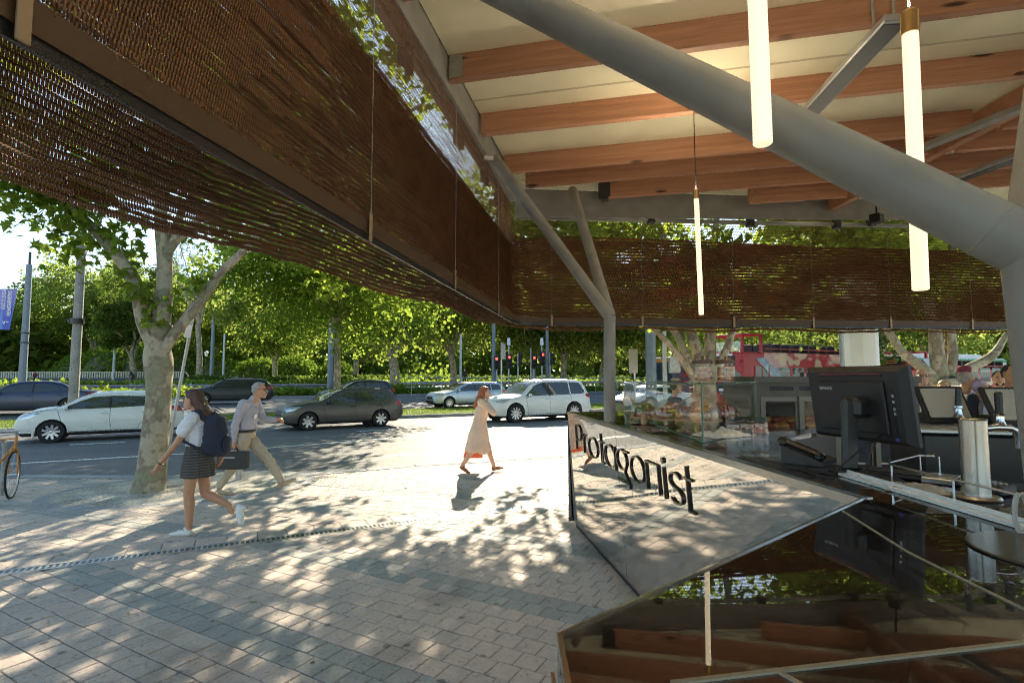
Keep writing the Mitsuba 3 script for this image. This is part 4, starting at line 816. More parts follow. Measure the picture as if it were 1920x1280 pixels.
# --- the plane tree by the footpath (limbs follow the tree in the photograph)
st = thing('street_tree', 'mottled plane tree standing in the gravel bed by the footpath, nearest of all trees', 'tree'); mb = MB()
(v, f), _ = limb([(-5.67, 8.41, -.05), (-5.60, 8.41, .35), (-5.57, 8.42, 1.1), (-5.58, 8.43, 1.75), (-5.60, 8.43, 2.25), (-5.58, 8.45, 2.6)], .20, .165, 20, .03)
fl = np.clip(1 - v[:, 2] / .5, 0, 1)[:, None] ** 2; v = v + (v - [-5.64, 8.41, 0]) * [1, 1, 0] * fl * .30
kn = np.clip(1 - np.abs(v[:, 2] - 2.05) / .32, 0, 1)[:, None]; v = v + (v - [-5.59, 8.42, 0]) * [1, 1, 0] * kn * (.12 + .2 * meshkit.noise(v * 5, 2)[:, None]); mb.add(v, f)
LIMBS = [([(-5.62, 8.4, 2.2), (-5.77, 8.35, 2.68), (-5.86, 8.3, 3.15), (-6.10, 8.25, 3.6), (-6.45, 8.2, 4.0), (-6.95, 8.1, 4.45), (-7.4, 7.9, 4.9), (-8.1, 7.6, 5.6)], .125, .04),
    ([(-5.57, 8.43, 2.3), (-5.56, 8.45, 2.9), (-5.60, 8.5, 3.6), (-5.68, 8.5, 4.3), (-5.78, 8.6, 5.4), (-5.7, 8.8, 6.8), (-5.5, 9.0, 8.5)], .135, .05),
    ([(-5.60, 8.50, 2.6), (-5.75, 8.65, 3.3), (-5.8, 8.75, 4.1), (-6.0, 8.9, 5.2), (-6.4, 9.3, 6.8)], .10, .04),
    ([(-5.58, 8.5, 3.75), (-5.42, 8.5, 4.0), (-5.2, 8.5, 4.2), (-4.9, 8.5, 4.55), (-4.3, 8.4, 5.4), (-3.6, 8.3, 6.4)], .085, .03),
    ([(-5.50, 8.4, 2.15), (-5.30, 8.45, 2.5), (-5.02, 8.5, 2.95), (-4.72, 8.5, 3.4), (-4.42, 8.5, 3.72), (-3.9, 8.6, 4.4), (-3.0, 8.9, 5.6), (-1.6, 9.2, 6.6)], .095, .03),
    ([(-5.66, 8.55, 3.0), (-5.72, 8.7, 3.9), (-5.66, 9.2, 4.9), (-5.2, 10.2, 6.2), (-4.6, 11.4, 7.4)], .07, .03)]
C = []
r = np.random.default_rng(11)
for pts, a, b in LIMBS:
    (v, f), q = limb(pts, a, b, 12, .06); mb.add(v, f)
    for p in q[len(q) // 2 + 4:]:
        if p[2] > 4.4: C.append([*(p + r.normal(0, .45, 3)), r.uniform(.4, .8)])
TW = [(-6.1, 8.2, 3.75), (-6.35, 8.1, 3.9), (-6.6, 8.1, 4.05), (-6.8, 8.0, 4.2), (-7.0, 8.0, 4.35), (-7.15, 7.8, 4.4), (-7.4, 7.8, 4.65), (-7.6, 7.7, 4.75), (-7.8, 7.6, 4.9), (-6.55, 8.0, 4.5), (-6.2, 8.0, 4.6), (-6.9, 7.9, 4.75), (-6.4, 8.3, 4.95), (-7.2, 8.1, 5.1), (-7.9, 7.9, 4.55), (-8.1, 7.7, 4.75), (-8.3, 7.9, 5.0), (-5.95, 8.1, 3.35), (-5.9, 8.05, 3.05), (-5.55, 8.15, 3.0), (-5.5, 8.2, 2.7), (-6.0, 8.3, 4.2), (-6.75, 8.3, 3.6), (-7.05, 8.2, 3.85), (-7.5, 8.2, 4.25), (-5.05, 8.4, 3.35), (-5.1, 8.4, 3.15)]
near = []
for c in TW:
    k = 34 if c[2] > 3.5 else 13; sg_ = .17 if c[2] > 3.5 else .10; near.append(np.array(c) + r.normal(0, 1, (k, 3)) * [sg_ * 1.25, sg_ * 1.2, sg_ * .8])
    a = min((q for pts, _, _ in LIMBS for q in map(np.array, pts)), key=lambda q: np.linalg.norm(q - c)); (v, f), _ = limb([a, (a + c) / 2 + [0, 0, .06], c], .014, .004, 5, .05); mb.add(v, f)
mb.out('trunk', 'm_bark', st, smooth=True)
near = np.vstack(near); near = near[~((near[:, 0] > -5.4) & (near[:, 2] > 3.5))]
for _ in range(95):
    d = r.normal(0, 1, 3); d /= np.linalg.norm(d); s = r.uniform(.3, 1.0) ** .6
    c = np.array([-5.2, 9.6, 8.1]) + d * [5.9, 5.0, 3.0] * s
    if c[2] > 5.1: C.append([*c, r.uniform(.5, 1.0)])
for _ in range(46): C.append([r.uniform(-8.5, -2.6), r.uniform(11.5, 16.0), r.uniform(5.4, 8.0), r.uniform(.45, .9)])
P, w = in_clumps(np.array(C), 15500, 1, r); ok = P[:, 2] > 4.5; P, w = P[ok], w[ok]
crown_obj([leaves(near, .155, LOBE, .8, r=r, upb=.35), leaves(P, .19, STAR, .5, clump=w, r=r)], 'm_leaf', st)
# --- street trees behind the far curtain
def limb_tree(x, y, tr, fork, limbs_, label, seed, C0, n, size, low, extra=()):
    t = thing('street_tree', label, 'tree'); r = np.random.default_rng(seed); mb = MB()
    (v, f), _ = limb([(x, y, -.05), (x, y, fork * .5), (x, y, fork)], tr * 1.1, tr, 16, .05); mb.add(v, f); C = []
    for pts, a, b in limbs_:
        (v, f), q = limb(pts, a, b, 10, .12); mb.add(v, f)
        for p in q[len(q) // 2:]:
            if p[2] > low: C.append([*(p + r.normal(0, .5, 3)), r.uniform(.5, 1.0)])
    mb.out('trunk', 'm_bark', t, smooth=True)
    ctr, ex, m = C0
    for c in extra: C.append(c)
    for _ in range(m):
        d = r.normal(0, 1, 3); d /= np.linalg.norm(d); c = np.array(ctr) + d * ex * r.uniform(.35, 1.0) ** .6; C.append([*c, r.uniform(.5, 1.1)])
    P, w = in_clumps(np.array(C), n, 1, r); ok = P[:, 2] > low; crown_obj([leaves(P[ok], size, STAR, .5, clump=w[ok], r=r)], 'm_leaf', t); return t
x, y = 4.75, 13.2; rb = np.random.default_rng(77)
limb_tree(x, y, .26, 1.75, [([(x - .15, y, 1.5), (x - .45, y - .2, 1.95), (x - .95, y - .5, 2.5), (x - 1.55, y - .8, 3.05), (x - 2.6, y - 1, 4.2), (x - 4.0, y - .8, 5.4)], .10, .03),
    ([(x - .05, y, 1.7), (x - .15, y, 2.4), (x - .35, y + .1, 3.2), (x - .7, y + .4, 5), (x - 1.2, y + 1, 7)], .17, .05), ([(x + .1, y, 1.7), (x + .2, y + .1, 2.5), (x + .3, y + .2, 3.5), (x + .6, y + .6, 5.5), (x + 1, y + 1, 8)], .17, .05),
    ([(x + .2, y, 1.7), (x + .5, y - .1, 2.4), (x + .8, y - .1, 3.1), (x + 1.6, y - .3, 4.5), (x + 2.8, y - .6, 6)], .11, .04), ([(x - .3, y, 2.2), (x - 1.2, y - .2, 3.3), (x - 3, y - .3, 4.4), (x - 5.2, y, 4.9), (x - 8, y + .6, 5.3)], .10, .02), ([(x - .2, y, 1.8), (x - .45, y + .3, 2.4), (x - .55, y + .3, 3.0), (x - 1.4, y + 1.5, 4.5), (x - 3.5, y + 2.5, 6.2)], .10, .04)],
    'mottled plane tree behind the biscuit jars, its limbs spreading below the curtain', 21, ((4.0, 13.6, 7.4), [6.4, 4.6, 3.6], 100), 15500, .20, 3.05, [[rb.uniform(-4.6, 3.2), rb.uniform(11.6, 15.6), rb.uniform(3.7, 6.6), rb.uniform(.4, .8)] for _ in range(62)])
x, y = 10.75, 13.3
limb_tree(x, y, .30, 1.75, [([(x - .1, y, 1.6), (x - .55, y, 2.0), (x - 1.05, y - .1, 2.35), (x - 1.5, y - .2, 2.95), (x - 2.2, y - .2, 4.2), (x - 3.2, y, 6)], .15, .05), ([(x - .1, y, 1.75), (x - .15, y, 2.4), (x - .2, y, 3.2), (x - .3, y + .4, 5), (x - .4, y + 1, 8)], .20, .06),
    ([(x + .1, y, 1.75), (x + .25, y, 2.3), (x + .25, y, 3.2), (x + .8, y + .5, 5.2), (x + 1.2, y + 1, 7)], .13, .05), ([(x + .2, y, 1.7), (x + .7, y, 2.05), (x + 1.2, y - .1, 2.35), (x + 1.6, y - .1, 2.9), (x + 2.6, y - .2, 4.2)], .14, .05)],
    'thick limbed plane tree behind the standing people at the right', 22, ((10.5, 13.9, 7.4), [5.2, 4.4, 3.4], 80), 9000, .21, 3.7)
tree(-8.5, 25.9, 12, 6.4, .16, 4.5, 'slim trunked plane tree on the grass median, above the dark grey hatchback', 31, n=38000, size=.20, shape=KITE, group=None, z0=.1, low=.24, nclump=120, limbs=8, leaf='m_leaf')
# low boughs of a further street tree, between the footpath tree and the jars
# --- the park
for k, (x, y, H, R, tr, fk, n, lab) in enumerate(((-12.7, 58, 17, 8.5, .52, 3.2, 9500, 'pale forked plane tree beyond the road, above the black hatchback'), (-6.7, 61, 17, 8, .36, 3.6, 9000, 'dark limbed park tree behind the silver wagon'), (2.3, 60, 16, 8, .32, 3.2, 9000, 'park tree behind the traffic lights, left of the near grey post'),
        (6.0, 62, 16, 8, .36, 3.4, 8500, 'park tree beside the tram stop rails, just left of the grey post'), (10.6, 63, 15, 8, .34, 3.6, 8500, 'park tree beyond the tram stop, cut by the grey post'), (17.0, 66, 16, 9, .36, 3.6, 8000, 'park tree beyond the tram stop, right of the grey post'), (-21, 72, 17, 8.5, .36, 3.5, 8500, 'park tree above the clipped dark hedge'), (-31, 70, 15, 8, .34, 3.0, 8500, 'bushy light green park tree above the dark wagon behind the walking couple'),
        (-72, 92, 24, 10, .5, 5, 9000, 'tall park tree at the left edge behind the blue banner'), (-66, 101, 22, 9, .5, 5, 8500, 'tall park tree between the banner pole and the wooden utility pole'), (-84, 95, 19, 8.5, .45, 5, 6500, 'park tree cut by the left picture edge'), (-47, 84, 19, 9, .4, 4, 8500, 'park tree seen through the fork of the footpath tree'), (28, 70, 16, 9, .36, 3.4, 5500, 'park tree behind the red tour bus'), (41, 72, 16, 9, .36, 3.4, 5000, 'park tree behind the rear of the red tour bus'), (55, 70, 15, 9, .36, 3.4, 4500, 'park tree at the right behind the second tour bus'))):
    tree(x, y, H, R, tr, fk, lab, 40 + k, n=int(n * 1.75), size=.40 if y < 80 else .50, shape=KITE, low=.22 if y < 80 else .15)
tree(-52.5, 74, 19, 6.0, .4, 3, 'dark dense tree right of the wooden utility pole', 61, n=14000, size=.40, leaf='m_leaf_dark', low=.12)
tree(-37.5, 64, 19.5, 5, .3, 7, 'grey green gum tree with loose foliage right of the footpath tree', 62, n=2600, size=.42, leaf='m_leaf_gum', low=.55, nclump=22, shape=np.array([(0, 0), (.12, .45), (0, 1), (-.12, .45)]))
tree(18.5, 27, 12, 6, .42, 2.6, 'dark leaning tree right of the white column', 63, n=9000, size=.26, leaf='m_leaf_dark', low=.22, group=None)
tree(27, 33, 13, 7, .36, 3.4, 'tree at the far right behind the crowd', 64, n=9000, size=.28, low=.25, group=None)
# shrubs and hedges
def shrub(name, cs, n, size, leaf, label, cat, seed, kind=None):
    r = np.random.default_rng(seed); t = thing(name, label, cat) if kind is None else None
    C = np.array([[*c[:3], c[3]] for c in cs]); i = r.choice(len(C), n, p=C[:, 3] ** 2 / (C[:, 3] ** 2).sum()); d = r.normal(0, 1, (n, 3)); d[:, 2] = np.abs(d[:, 2]) * 1.0; d /= np.linalg.norm(d, axis=1, keepdims=True)
    P = C[i, :3] + d * (C[i, 3] * r.uniform(.72, 1.02, n))[:, None]; w = meshkit.noise(P * .6, 6)
    if kind is None:
        crown_obj([leaves(P, size, KITE, .2, clump=w, r=r, upb=.3)], leaf, t, 'foliage')
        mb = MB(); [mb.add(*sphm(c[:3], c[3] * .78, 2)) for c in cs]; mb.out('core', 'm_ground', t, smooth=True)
    else: mb = MB(); mb.add(*leaves(P, size, KITE, .2, clump=w, r=r)); mb.out(name, leaf, uv=True, label=label, cat=cat, kind='stuff')
shrub('ivy_mound', [(-66, 82, 1.2, 4.2), (-61, 82, 1.5, 5.4), (-56, 83, 1.5, 6.2), (-51, 83, 1.4, 5.6), (-46.5, 83, 1.2, 4.4)], 9000, .55, 'm_leaf_ivy', 'large bright yellow green ivy mound behind the pale balustrade', 'bush', 71)
shrub('bush', [(-38, 80, 1.2, 3.6), (-33, 81, 1.2, 3.9), (-27, 82, 1.2, 3.2)], 5000, .5, 'm_leaf_ivy', 'light green bushes behind the dark wagon and the walking man', 'bush', 72)
hb = [(-22.5 + 1.1 * i, 70.5 + .42 * i, 1.3, .95) for i in range(16)]
shrub('clipped_hedge', hb, 4200, .25, 'm_leaf_dark', 'long dark clipped hedge behind a low fence beyond the road', 'hedge', 73)
def bed(q0, q1, s0, s1, z, n, size, leaf, label, seed, h=.35):
    r = np.random.default_rng(seed); s = r.uniform(s0, s1, n); q = r.uniform(q0, q1, n); P = np.stack([RU[0] * s + RQ[0] * q, RU[1] * s + RQ[1] * q, 0 * s], 1)
    P[:, 2] = z + h * r.random(n) * (.5 + meshkit.noise(P * .8, 3)); mb = MB(); mb.add(*leaves(P, size, KITE, -.4, r=r, upb=.4)); mb.out('ground_cover', leaf, uv=True, label=label, cat='ground cover', kind='stuff')
bed(44.4, 49.2, -34, 40, .36, 15000, .34, 'm_leaf', 'knee high green planting along the second median', 81, .5)
bed(60.3, 61.8, -45, 60, 1.06, 6000, .34, 'm_leaf', 'strip of low green planting before the far path', 82, .35)
bed(69.0, 73.0, -4, 60, 1.3, 7000, .42, 'm_leaf_dark', 'dark ground cover under the park trees', 83, .5)
# lawn blades on the near median
r = np.random.default_rng(90); n = 26000; s = r.uniform(-22, 34, n); q = r.uniform(24.2, 28.8, n); P = np.stack([RU[0] * s + RQ[0] * q, RU[1] * s + RQ[1] * q, s * 0 + .02], 1); h = r.uniform(.05, .12, n); a = r.uniform(0, 6.28, n)
e = np.stack([np.cos(a), np.sin(a), 0 * a], 1) * .016; v = np.stack([P - e, P + e, P + np.c_[r.normal(0, .03, (n, 2)), h]], 1).reshape(-1, 3)
MB().add(v, np.arange(3 * n).reshape(-1, 3), np.repeat(np.stack([r.random(n), r.random(n)], 1), 3, 0)).out('median_grass', 'm_blade', uv=True, label='sunlit mown grass on the near median strip', cat='grass', kind='stuff')
leafmat('m_blade', (.11, .17, .03), (.26, .31, .06), .9)
# far wood closing the view
r = np.random.default_rng(95); n = 42000; az = np.radians(r.uniform(-52, 62, n)); d = r.uniform(118, 150, n); hh = 13 + 8 * meshkit.noise(np.c_[az * 14, az * 0, az * 0], 2) + 3 * meshkit.noise(np.c_[az * 45, az * 0, az * 0], 3); hh = np.where(np.degrees(az) < -33, hh * .72, hh)
P = np.stack([d * np.sin(az), d * np.cos(az), 1.3 + hh * r.random(n) ** 1.05], 1)
MB().add(*leaves(P, 1.9, KITE, .2, r=r, clump=meshkit.noise(P * .2, 3))).out('far_wood', 'm_leaf_far', uv=True, label='far mass of park trees closing the view', cat='wood', kind='stuff')
# ------------------------------------------------------------------ cars
mat('m_tyre', speck((.018, .018, .018), .3, 30, 6), .8); mat('m_rim', (.52, .52, .53), .28, .9); mat('m_rim_dark', (.05, .05, .055), .35, .7)
mat('m_car_glass', (.020, .026, .028), .03, spec=.9, clearcoat=.7, clearcoat_gloss=.98); mat('m_trim_black', (.014, .014, .015), .5); mat('m_taillight', (.42, .012, .015), .12, clearcoat=.8); mat('m_headlight', (.55, .58, .62), .06, .6, clearcoat=1.0, clearcoat_gloss=.97); mat('m_plate', (.62, .63, .65), .5); mat('m_seam', (.02, .02, .02), .8)
def paint(name, c, metal=.0, rough=.3): return mat(name, c, rough, metal, .5, clearcoat=1.0, clearcoat_gloss=.96)
paint('m_white_car', (.72, .72, .66)); paint('m_grey_car', (.085, .078, .066), .55, .35); paint('m_navy_car', (.012, .020, .065), .4); paint('m_dark_car', (.035, .042, .048), .5); paint('m_black_car', (.012, .013, .015), .3); paint('m_silver_car', (.42, .48, .54), .7, .32); paint('m_pearl_car', (.74, .74, .72), .1)
def smooth_curve(pts, n):
    p = np.array(pts, float); x = np.linspace(p[0, 0], p[-1, 0], n)
    from scipy.interpolate import PchipInterpolator
    return PchipInterpolator(p[:, 0], p[:, 1])
class Car:
    """Body lofted from a side profile; x forward, y to the car's left, z up, origin on the ground midway between the axles."""
    def __init__(s, L, W, H, wb, top, rw=.31, belt=((-2, .95), (2, .90)), fo=None):
        s.L, s.W, s.H, s.wb, s.rw = L, W, H, wb, rw; fo = fo if fo is not None else (L - wb) * .47; s.x1 = wb / 2 + fo; s.x0 = s.x1 - L
        k = np.array(top, float); s.top = smooth_curve(k * [1, 1], 50); s.belt = lambda x: np.interp(x, [b[0] for b in belt], [b[1] for b in belt])
    def loft(s, o=0.0):
        n = 72; u = np.linspace(0, 1, n); x = s.x0 + (s.x1 - s.x0) * (.5 - .5 * np.cos(np.pi * u)) ; rings = []
        for i, xx in enumerate(x):
            e0, e1 = (xx - s.x0) / s.L, (s.x1 - xx) / s.L
            taper = (1 - .25 * max(0, 1 - e1 / .15) ** 2.4) * (1 - .22 * max(0, 1 - e0 / .16) ** 2.4); hw = s.W / 2 * taper
            zt = float(s.top(np.clip(xx, s.x0, s.x1))); zb = .20 + .16 * max(0, 1 - e1 / .05) ** 1.5 + .20 * max(0, 1 - e0 / .07) ** 1.5
            bl = min(s.belt(xx), zt - .02)
            def w(z):
                if z <= bl: q = (z - zb) / max(bl - zb, .05); return hw * (.93 + .07 * math.sin(math.pi * min(max(q, 0), 1) * .62 + .35) ** 1.0 - .035 * q * q)
                q = (z - bl) / max(s.H - bl, .1); return w(bl) * (1 - .235 * q ** 1.12) - .008
            r = min(.10, (zt - zb) * .3); zs = np.linspace(zb + .05, zt - r, 13); pts = [(0, zb), (w(zb + .05) * .9, zb)] + [(w(z), z) for z in zs]
            we = w(zt - r); rr = min(.20, we * .4)
            for a in (25, 50, 72): pts.append((we - rr * (1 - math.cos(math.radians(a))), zt - r + r * math.sin(math.radians(a))))
            pts += [(we * .55, zt + .002), (0, zt + .012)]
            p = np.array(pts)
            if o:
                t = np.gradient(p, axis=0); nn = np.stack([t[:, 1], -t[:, 0]], 1); nn /= np.linalg.norm(nn, axis=1, keepdims=True) + 1e-9; nn[0] = (0, -1); nn[-1] = (0, 1); p = p + nn * o
            ring = np.vstack([p, (p * [-1, 1])[-2:0:-1]]); xo = xx + (o * (1 if i == n - 1 else -1 if i == 0 else 0))
            rings.append(np.c_[np.full(len(ring), xo), ring])
        R = np.array(rings); m = R.shape[1]; v = R.reshape(-1, 3); i, k = np.meshgrid(np.arange(n - 1), np.arange(m), indexing='ij'); k2 = (k + 1) % m
        q = np.stack([i * m + k, i * m + k2, (i + 1) * m + k2, (i + 1) * m + k], -1).reshape(-1, 4); f = np.vstack([q[:, [0, 1, 2]], q[:, [0, 2, 3]]])
        c0, c1 = len(v), len(v) + 1; v = np.vstack([v, R[0].mean(0), R[-1].mean(0)]); k = np.arange(m); k2 = (k + 1) % m
        f = np.vstack([f, np.stack([k * 0 + c0, k2, k], 1), np.stack([k * 0 + c1, (n - 1) * m + k, (n - 1) * m + k2], 1)])
        M = m3.Manifold(m3.Mesh(v.astype(np.float32), f.astype(np.uint32)))
        if M.volume() < 0 or M.is_empty(): M = m3.Manifold(m3.Mesh(v.astype(np.float32), f[:, ::-1].astype(np.uint32)))
        return M
def side(poly, y0, y1):
    """Prism of a polygon drawn in side view (x, z), from y0 to y1."""
    a = np.array(poly, float); A = .5 * np.sum(a[:, 0] * np.roll(a[:, 1], -1) - np.roll(a[:, 0], -1) * a[:, 1]); a = a if A > 0 else a[::-1]
    return m3.CrossSection([a.tolist()]).extrude(y1 - y0).rotate([90, 0, 0]).translate([0, y1, 0])
def plan(poly, z0, z1):
    a = np.array(poly, float); A = .5 * np.sum(a[:, 0] * np.roll(a[:, 1], -1) - np.roll(a[:, 0], -1) * a[:, 1]); a = a if A > 0 else a[::-1]
    return m3.CrossSection([a.tolist()]).extrude(z1 - z0).translate([0, 0, z0])
def car(kind, label, paint_, near, ang, c, wins, screen, rear, doors, head, tail, spokes=7, rim='m_rim', group=None, rails=False, grille=True, lights_on=False, kidney=False, z=None, simple=False, plate=True):
    """near: plan point under the near side's axle midpoint; ang: direction of the car's tail, degrees."""
    t = thing('parked_car' if kind is None else kind, label, 'car', group); a = math.radians(ang + 180); w_ = V(-math.sin(math.radians(ang)), math.cos(math.radians(ang)))
    pos = V(*near) + w_ * (c.W / 2 - .09); zz = float(hgt(*pos)) if z is None else z
    X = T().translate([pos[0], pos[1], zz]).rotate([0, 0, 1], math.degrees(a))
    put = lambda name, m, b, par=t, sm=28, **k: None if m.is_empty() else obj(name, m, b, par, smooth=sm, to=X, **k)
    pm = lambda name, mb, b, par=t, sm=False: obj(name, mb.geo(), b, par, smooth=sm, to=X)
    B, B1, B2 = c.loft(0), c.loft(.005), c.loft(.0025); ax = (c.wb / 2, -c.wb / 2); ys = c.W / 2
    arch = None
    for x in ax:
        for sgn_ in (1, -1):
            cy = m3.Manifold.cylinder(.34, c.rw * 1.14, c.rw * 1.14, 40).rotate([90, 0, 0]).translate([x, ys + .02 if sgn_ > 0 else -ys + .32, c.rw + .01]); B = B - cy; B1 = B1 - cy; B2 = B2 - cy
    full = lambda P: side(P, -ys - .1, ys + .1); wall = m3.Manifold.cube([c.L * 2, c.W * 1.2, 3], True); core = m3.Manifold.cube([c.L * 2, c.W * .5, 3], True)
    put('body', B, paint_)
    skirt = B1 ^ m3.Manifold.cube([c.L * 2, 3, .30], True).translate([0, 0, .145]); put('sill', skirt, 'm_trim_black')
    for P in wins:
        for sgn_ in (1, -1): put('window', (B1 ^ side(P, .25 if sgn_ > 0 else -ys - .1, ys + .1 if sgn_ > 0 else -.25)), 'm_car_glass')
    xb, xa = wins[1][-1][0] - .03, wins[0][0][0] + .03; Pp = [(xb, c.belt(xb) + .02), (xb, c.H - .14), (xa, c.H - .14), (xa, c.belt(xa) + .02)]
    for sgn_ in (1, -1): put('door_pillar', B2 ^ side(Pp, .25 if sgn_ > 0 else -ys - .1, ys + .1 if sgn_ > 0 else -.25), 'm_trim_black')
    put('windscreen', B1 ^ plan(screen, c.belt(0) - .0, c.H + .2), 'm_car_glass'); put('rear_window', B1 ^ plan(rear, c.belt(-1.5) + .02, c.H + .2), 'm_car_glass')
    for P in head:
        for sgn_ in (1, -1): put('headlight', B1 ^ side(P, .28 * ys if sgn_ > 0 else -ys - .1, ys + .1 if sgn_ > 0 else -.28 * ys), 'm_headlight')
    for P in tail:
        for sgn_ in (1, -1): put('tail_light', B1 ^ side(P, .35 * ys if sgn_ > 0 else -ys - .1, ys + .1 if sgn_ > 0 else -.35 * ys), 'm_taillight')
    if grille: put('grille', B1 ^ m3.Manifold.cube([.5, c.W * .50, .16], True).translate([c.x1, 0, .60]), 'm_trim_black'); put('lower_grille', B1 ^ m3.Manifold.cube([.4, c.W * .62, .13], True).translate([c.x1, 0, .37]), 'm_trim_black')
    if not simple:
        seam = None
        for P in doors:
            q = sg.LineString(P).buffer(.0055, cap_style=2).exterior.coords[:-1]; s1 = B2 ^ (side(q, .5 * ys, ys + .1) + side(q, -ys - .1, -.5 * ys)); seam = s1 if seam is None else seam + s1
        put('door_seam', seam, 'm_seam')
        for P in doors[1:3]:
            xh, zh = P[0][0] + .14, c.belt(P[0][0]) - .12
            for sgn_ in (1, -1): pm('door_handle', MB().box((xh, sgn_ * (c.W / 2 * .995), zh), (.20, .035, .035), ch=.008), paint_ if paint_ != 'm_grey_car' else 'm_trim_black')
    for sgn_ in (1, -1):
        mx = screen_x = wins[0][-1][0] if False else max(p[0] for p in wins[0]) - .12; v, f = sphm((mx, sgn_ * (ys + .09), c.belt(mx) + .075), (.07, .115, .078), 2); v[:, 0] = np.maximum(v[:, 0], mx - .03)
        k = obj('mirror', (v, f), paint_ if paint_ not in ('m_grey_car',) else 'm_trim_black', t, smooth=50, to=X); pm('mirror_stalk', MB().bar((mx + .02, sgn_ * (ys - .06), c.belt(mx) + .02), (mx + .02, sgn_ * (ys + .06), c.belt(mx) + .04), .05, .03), 'm_trim_black', k)
    if rails:
        for sgn_ in (1, -1):
            xs = np.linspace(-c.L * .30, c.L * .10, 8); pm('roof_rail', MB().tube([(q, sgn_ * ys * .70, float(c.top(q)) - .02 + .055 * min(1, 6 * min((q - xs[0]), (xs[-1] - q)) / (xs[-1] - xs[0]) + .1)) for q in xs], .015, 6), 'm_trim_black')
    if plate: pm('number_plate', MB().box((c.x0 + .005, 0, .72), (.03, .38, .11)), 'm_plate')
    for x in ax:
        for sgn_ in (1, -1):
            o = V(x, sgn_ * (ys - .115), c.rw); d = (0, sgn_, 0); r = c.rw
            pm('arch_liner', MB().lathe([(0, -.17), (r * 1.12, -.17), (r * 1.12, -.15), (0, -.15)], o + V(0, sgn_ * .02, .01), 28, axis=d), 'm_trim_black')
            wk = pm('wheel', MB().lathe([(r * .30, -.03), (r * .64, -.05), (r * .64, -.06), (.0, -.06)], o, 28, axis=d), 'm_rim_dark')
            pm('tyre', MB().lathe([(r * .66, -.11), (r * .95, -.105), (r, -.07), (r, .07), (r * .95, .105), (r * .80, .112), (r * .68, .10), (r * .66, .085)], o, 36, axis=d), 'm_tyre', wk, 30)
            m = MB().lathe([(r * .64, .075), (r * .685, .098), (r * .665, .09), (r * .64, .06)], o, 32, axis=d).lathe([(0, .088), (r * .13, .085), (r * .15, .06)], o, 16, axis=d)
            ph = rng.uniform(0, 6)
            for j in range(spokes):
                q = ph + j * 2 * math.pi / spokes; e = V(math.cos(q), 0, math.sin(q)); wd = r * (1.9 / spokes)
                m.bar(o + e * r * .08 + V(0, sgn_ * .072, 0), o + e * r * .67 + V(0, sgn_ * .083, 0), wd, .022, up=d, ch=.004)
            pm('rim', m, rim, wk, 30)
    return t
def hatch(L, H, W=1.72, wb=2.55, rw=.31, k=1.0):
    fo = .83; x1 = wb / 2 + fo; x0 = x1 - L
    top = [(x0, .62), (x0 + .04, .80), (x0 + .13, .95), (x0 + .20, 1.02), (x0 + .55, H - .06), (x0 + .95, H - .01), (x0 + 1.7, H), (x0 + 2.25, H - .035), (x0 + 2.62, H - .16), (x0 + 3.02, H - .40), (x0 + 3.18, 1.0), (x0 + 3.55, .955), (x1 - .26, .865), (x1 - .09, .77), (x1, .56)]
    c = Car(L, W, H, wb, top, rw, ((x0, .98), (x0 + 2, .93), (x0 + 3.1, .90)), fo)
    wins = [[(x0 + 1.92, .955), (x0 + 1.92, H - .13), (x0 + 2.30, H - .155), (x0 + 2.58, H - .26), (x0 + 2.95, H - .44), (x0 + 3.02, .935)], [(x0 + .92, 1.00), (x0 + 1.02, H - .15), (x0 + 1.86, H - .125), (x0 + 1.86, .955)], [(x0 + .56, 1.07), (x0 + .80, H - .18), (x0 + .97, H - .155), (x0 + .88, 1.005)]]
    screen = [(x0 + 2.36, -W * .33), (x0 + 3.15, -W * .40), (x0 + 3.15, W * .40), (x0 + 2.36, W * .33)]; rear = [(x0 + .19, -W * .34), (x0 + .56, -W * .30), (x0 + .56, W * .30), (x0 + .19, W * .34)]
    doors = [[(x0 + 3.10, .90), (x0 + 3.02, .62), (x0 + 2.98, .32)], [(x0 + 1.89, H - .1), (x0 + 1.89, .6), (x0 + 1.86, .32)], [(x0 + .88, 1.0), (x0 + .82, .85), (x0 + 1.16, .45), (x0 + 1.2, .32)], [(x0 + 1.2, .31), (x0 + 2.98, .31)], [(x1 - .27, .86), (x1 - .95, .96)]]
    head = [[(x1 - .60, .855), (x1 - .26, .84), (x1 - .07, .745), (x1 - .10, .665), (x1 - .36, .72)]]; tail = [[(x0 + .0, .80), (x0 + .06, .98), (x0 + .34, .97), (x0 + .40, .86), (x0 + .20, .80)]]
    return c, wins, screen, rear, doors, head, tail
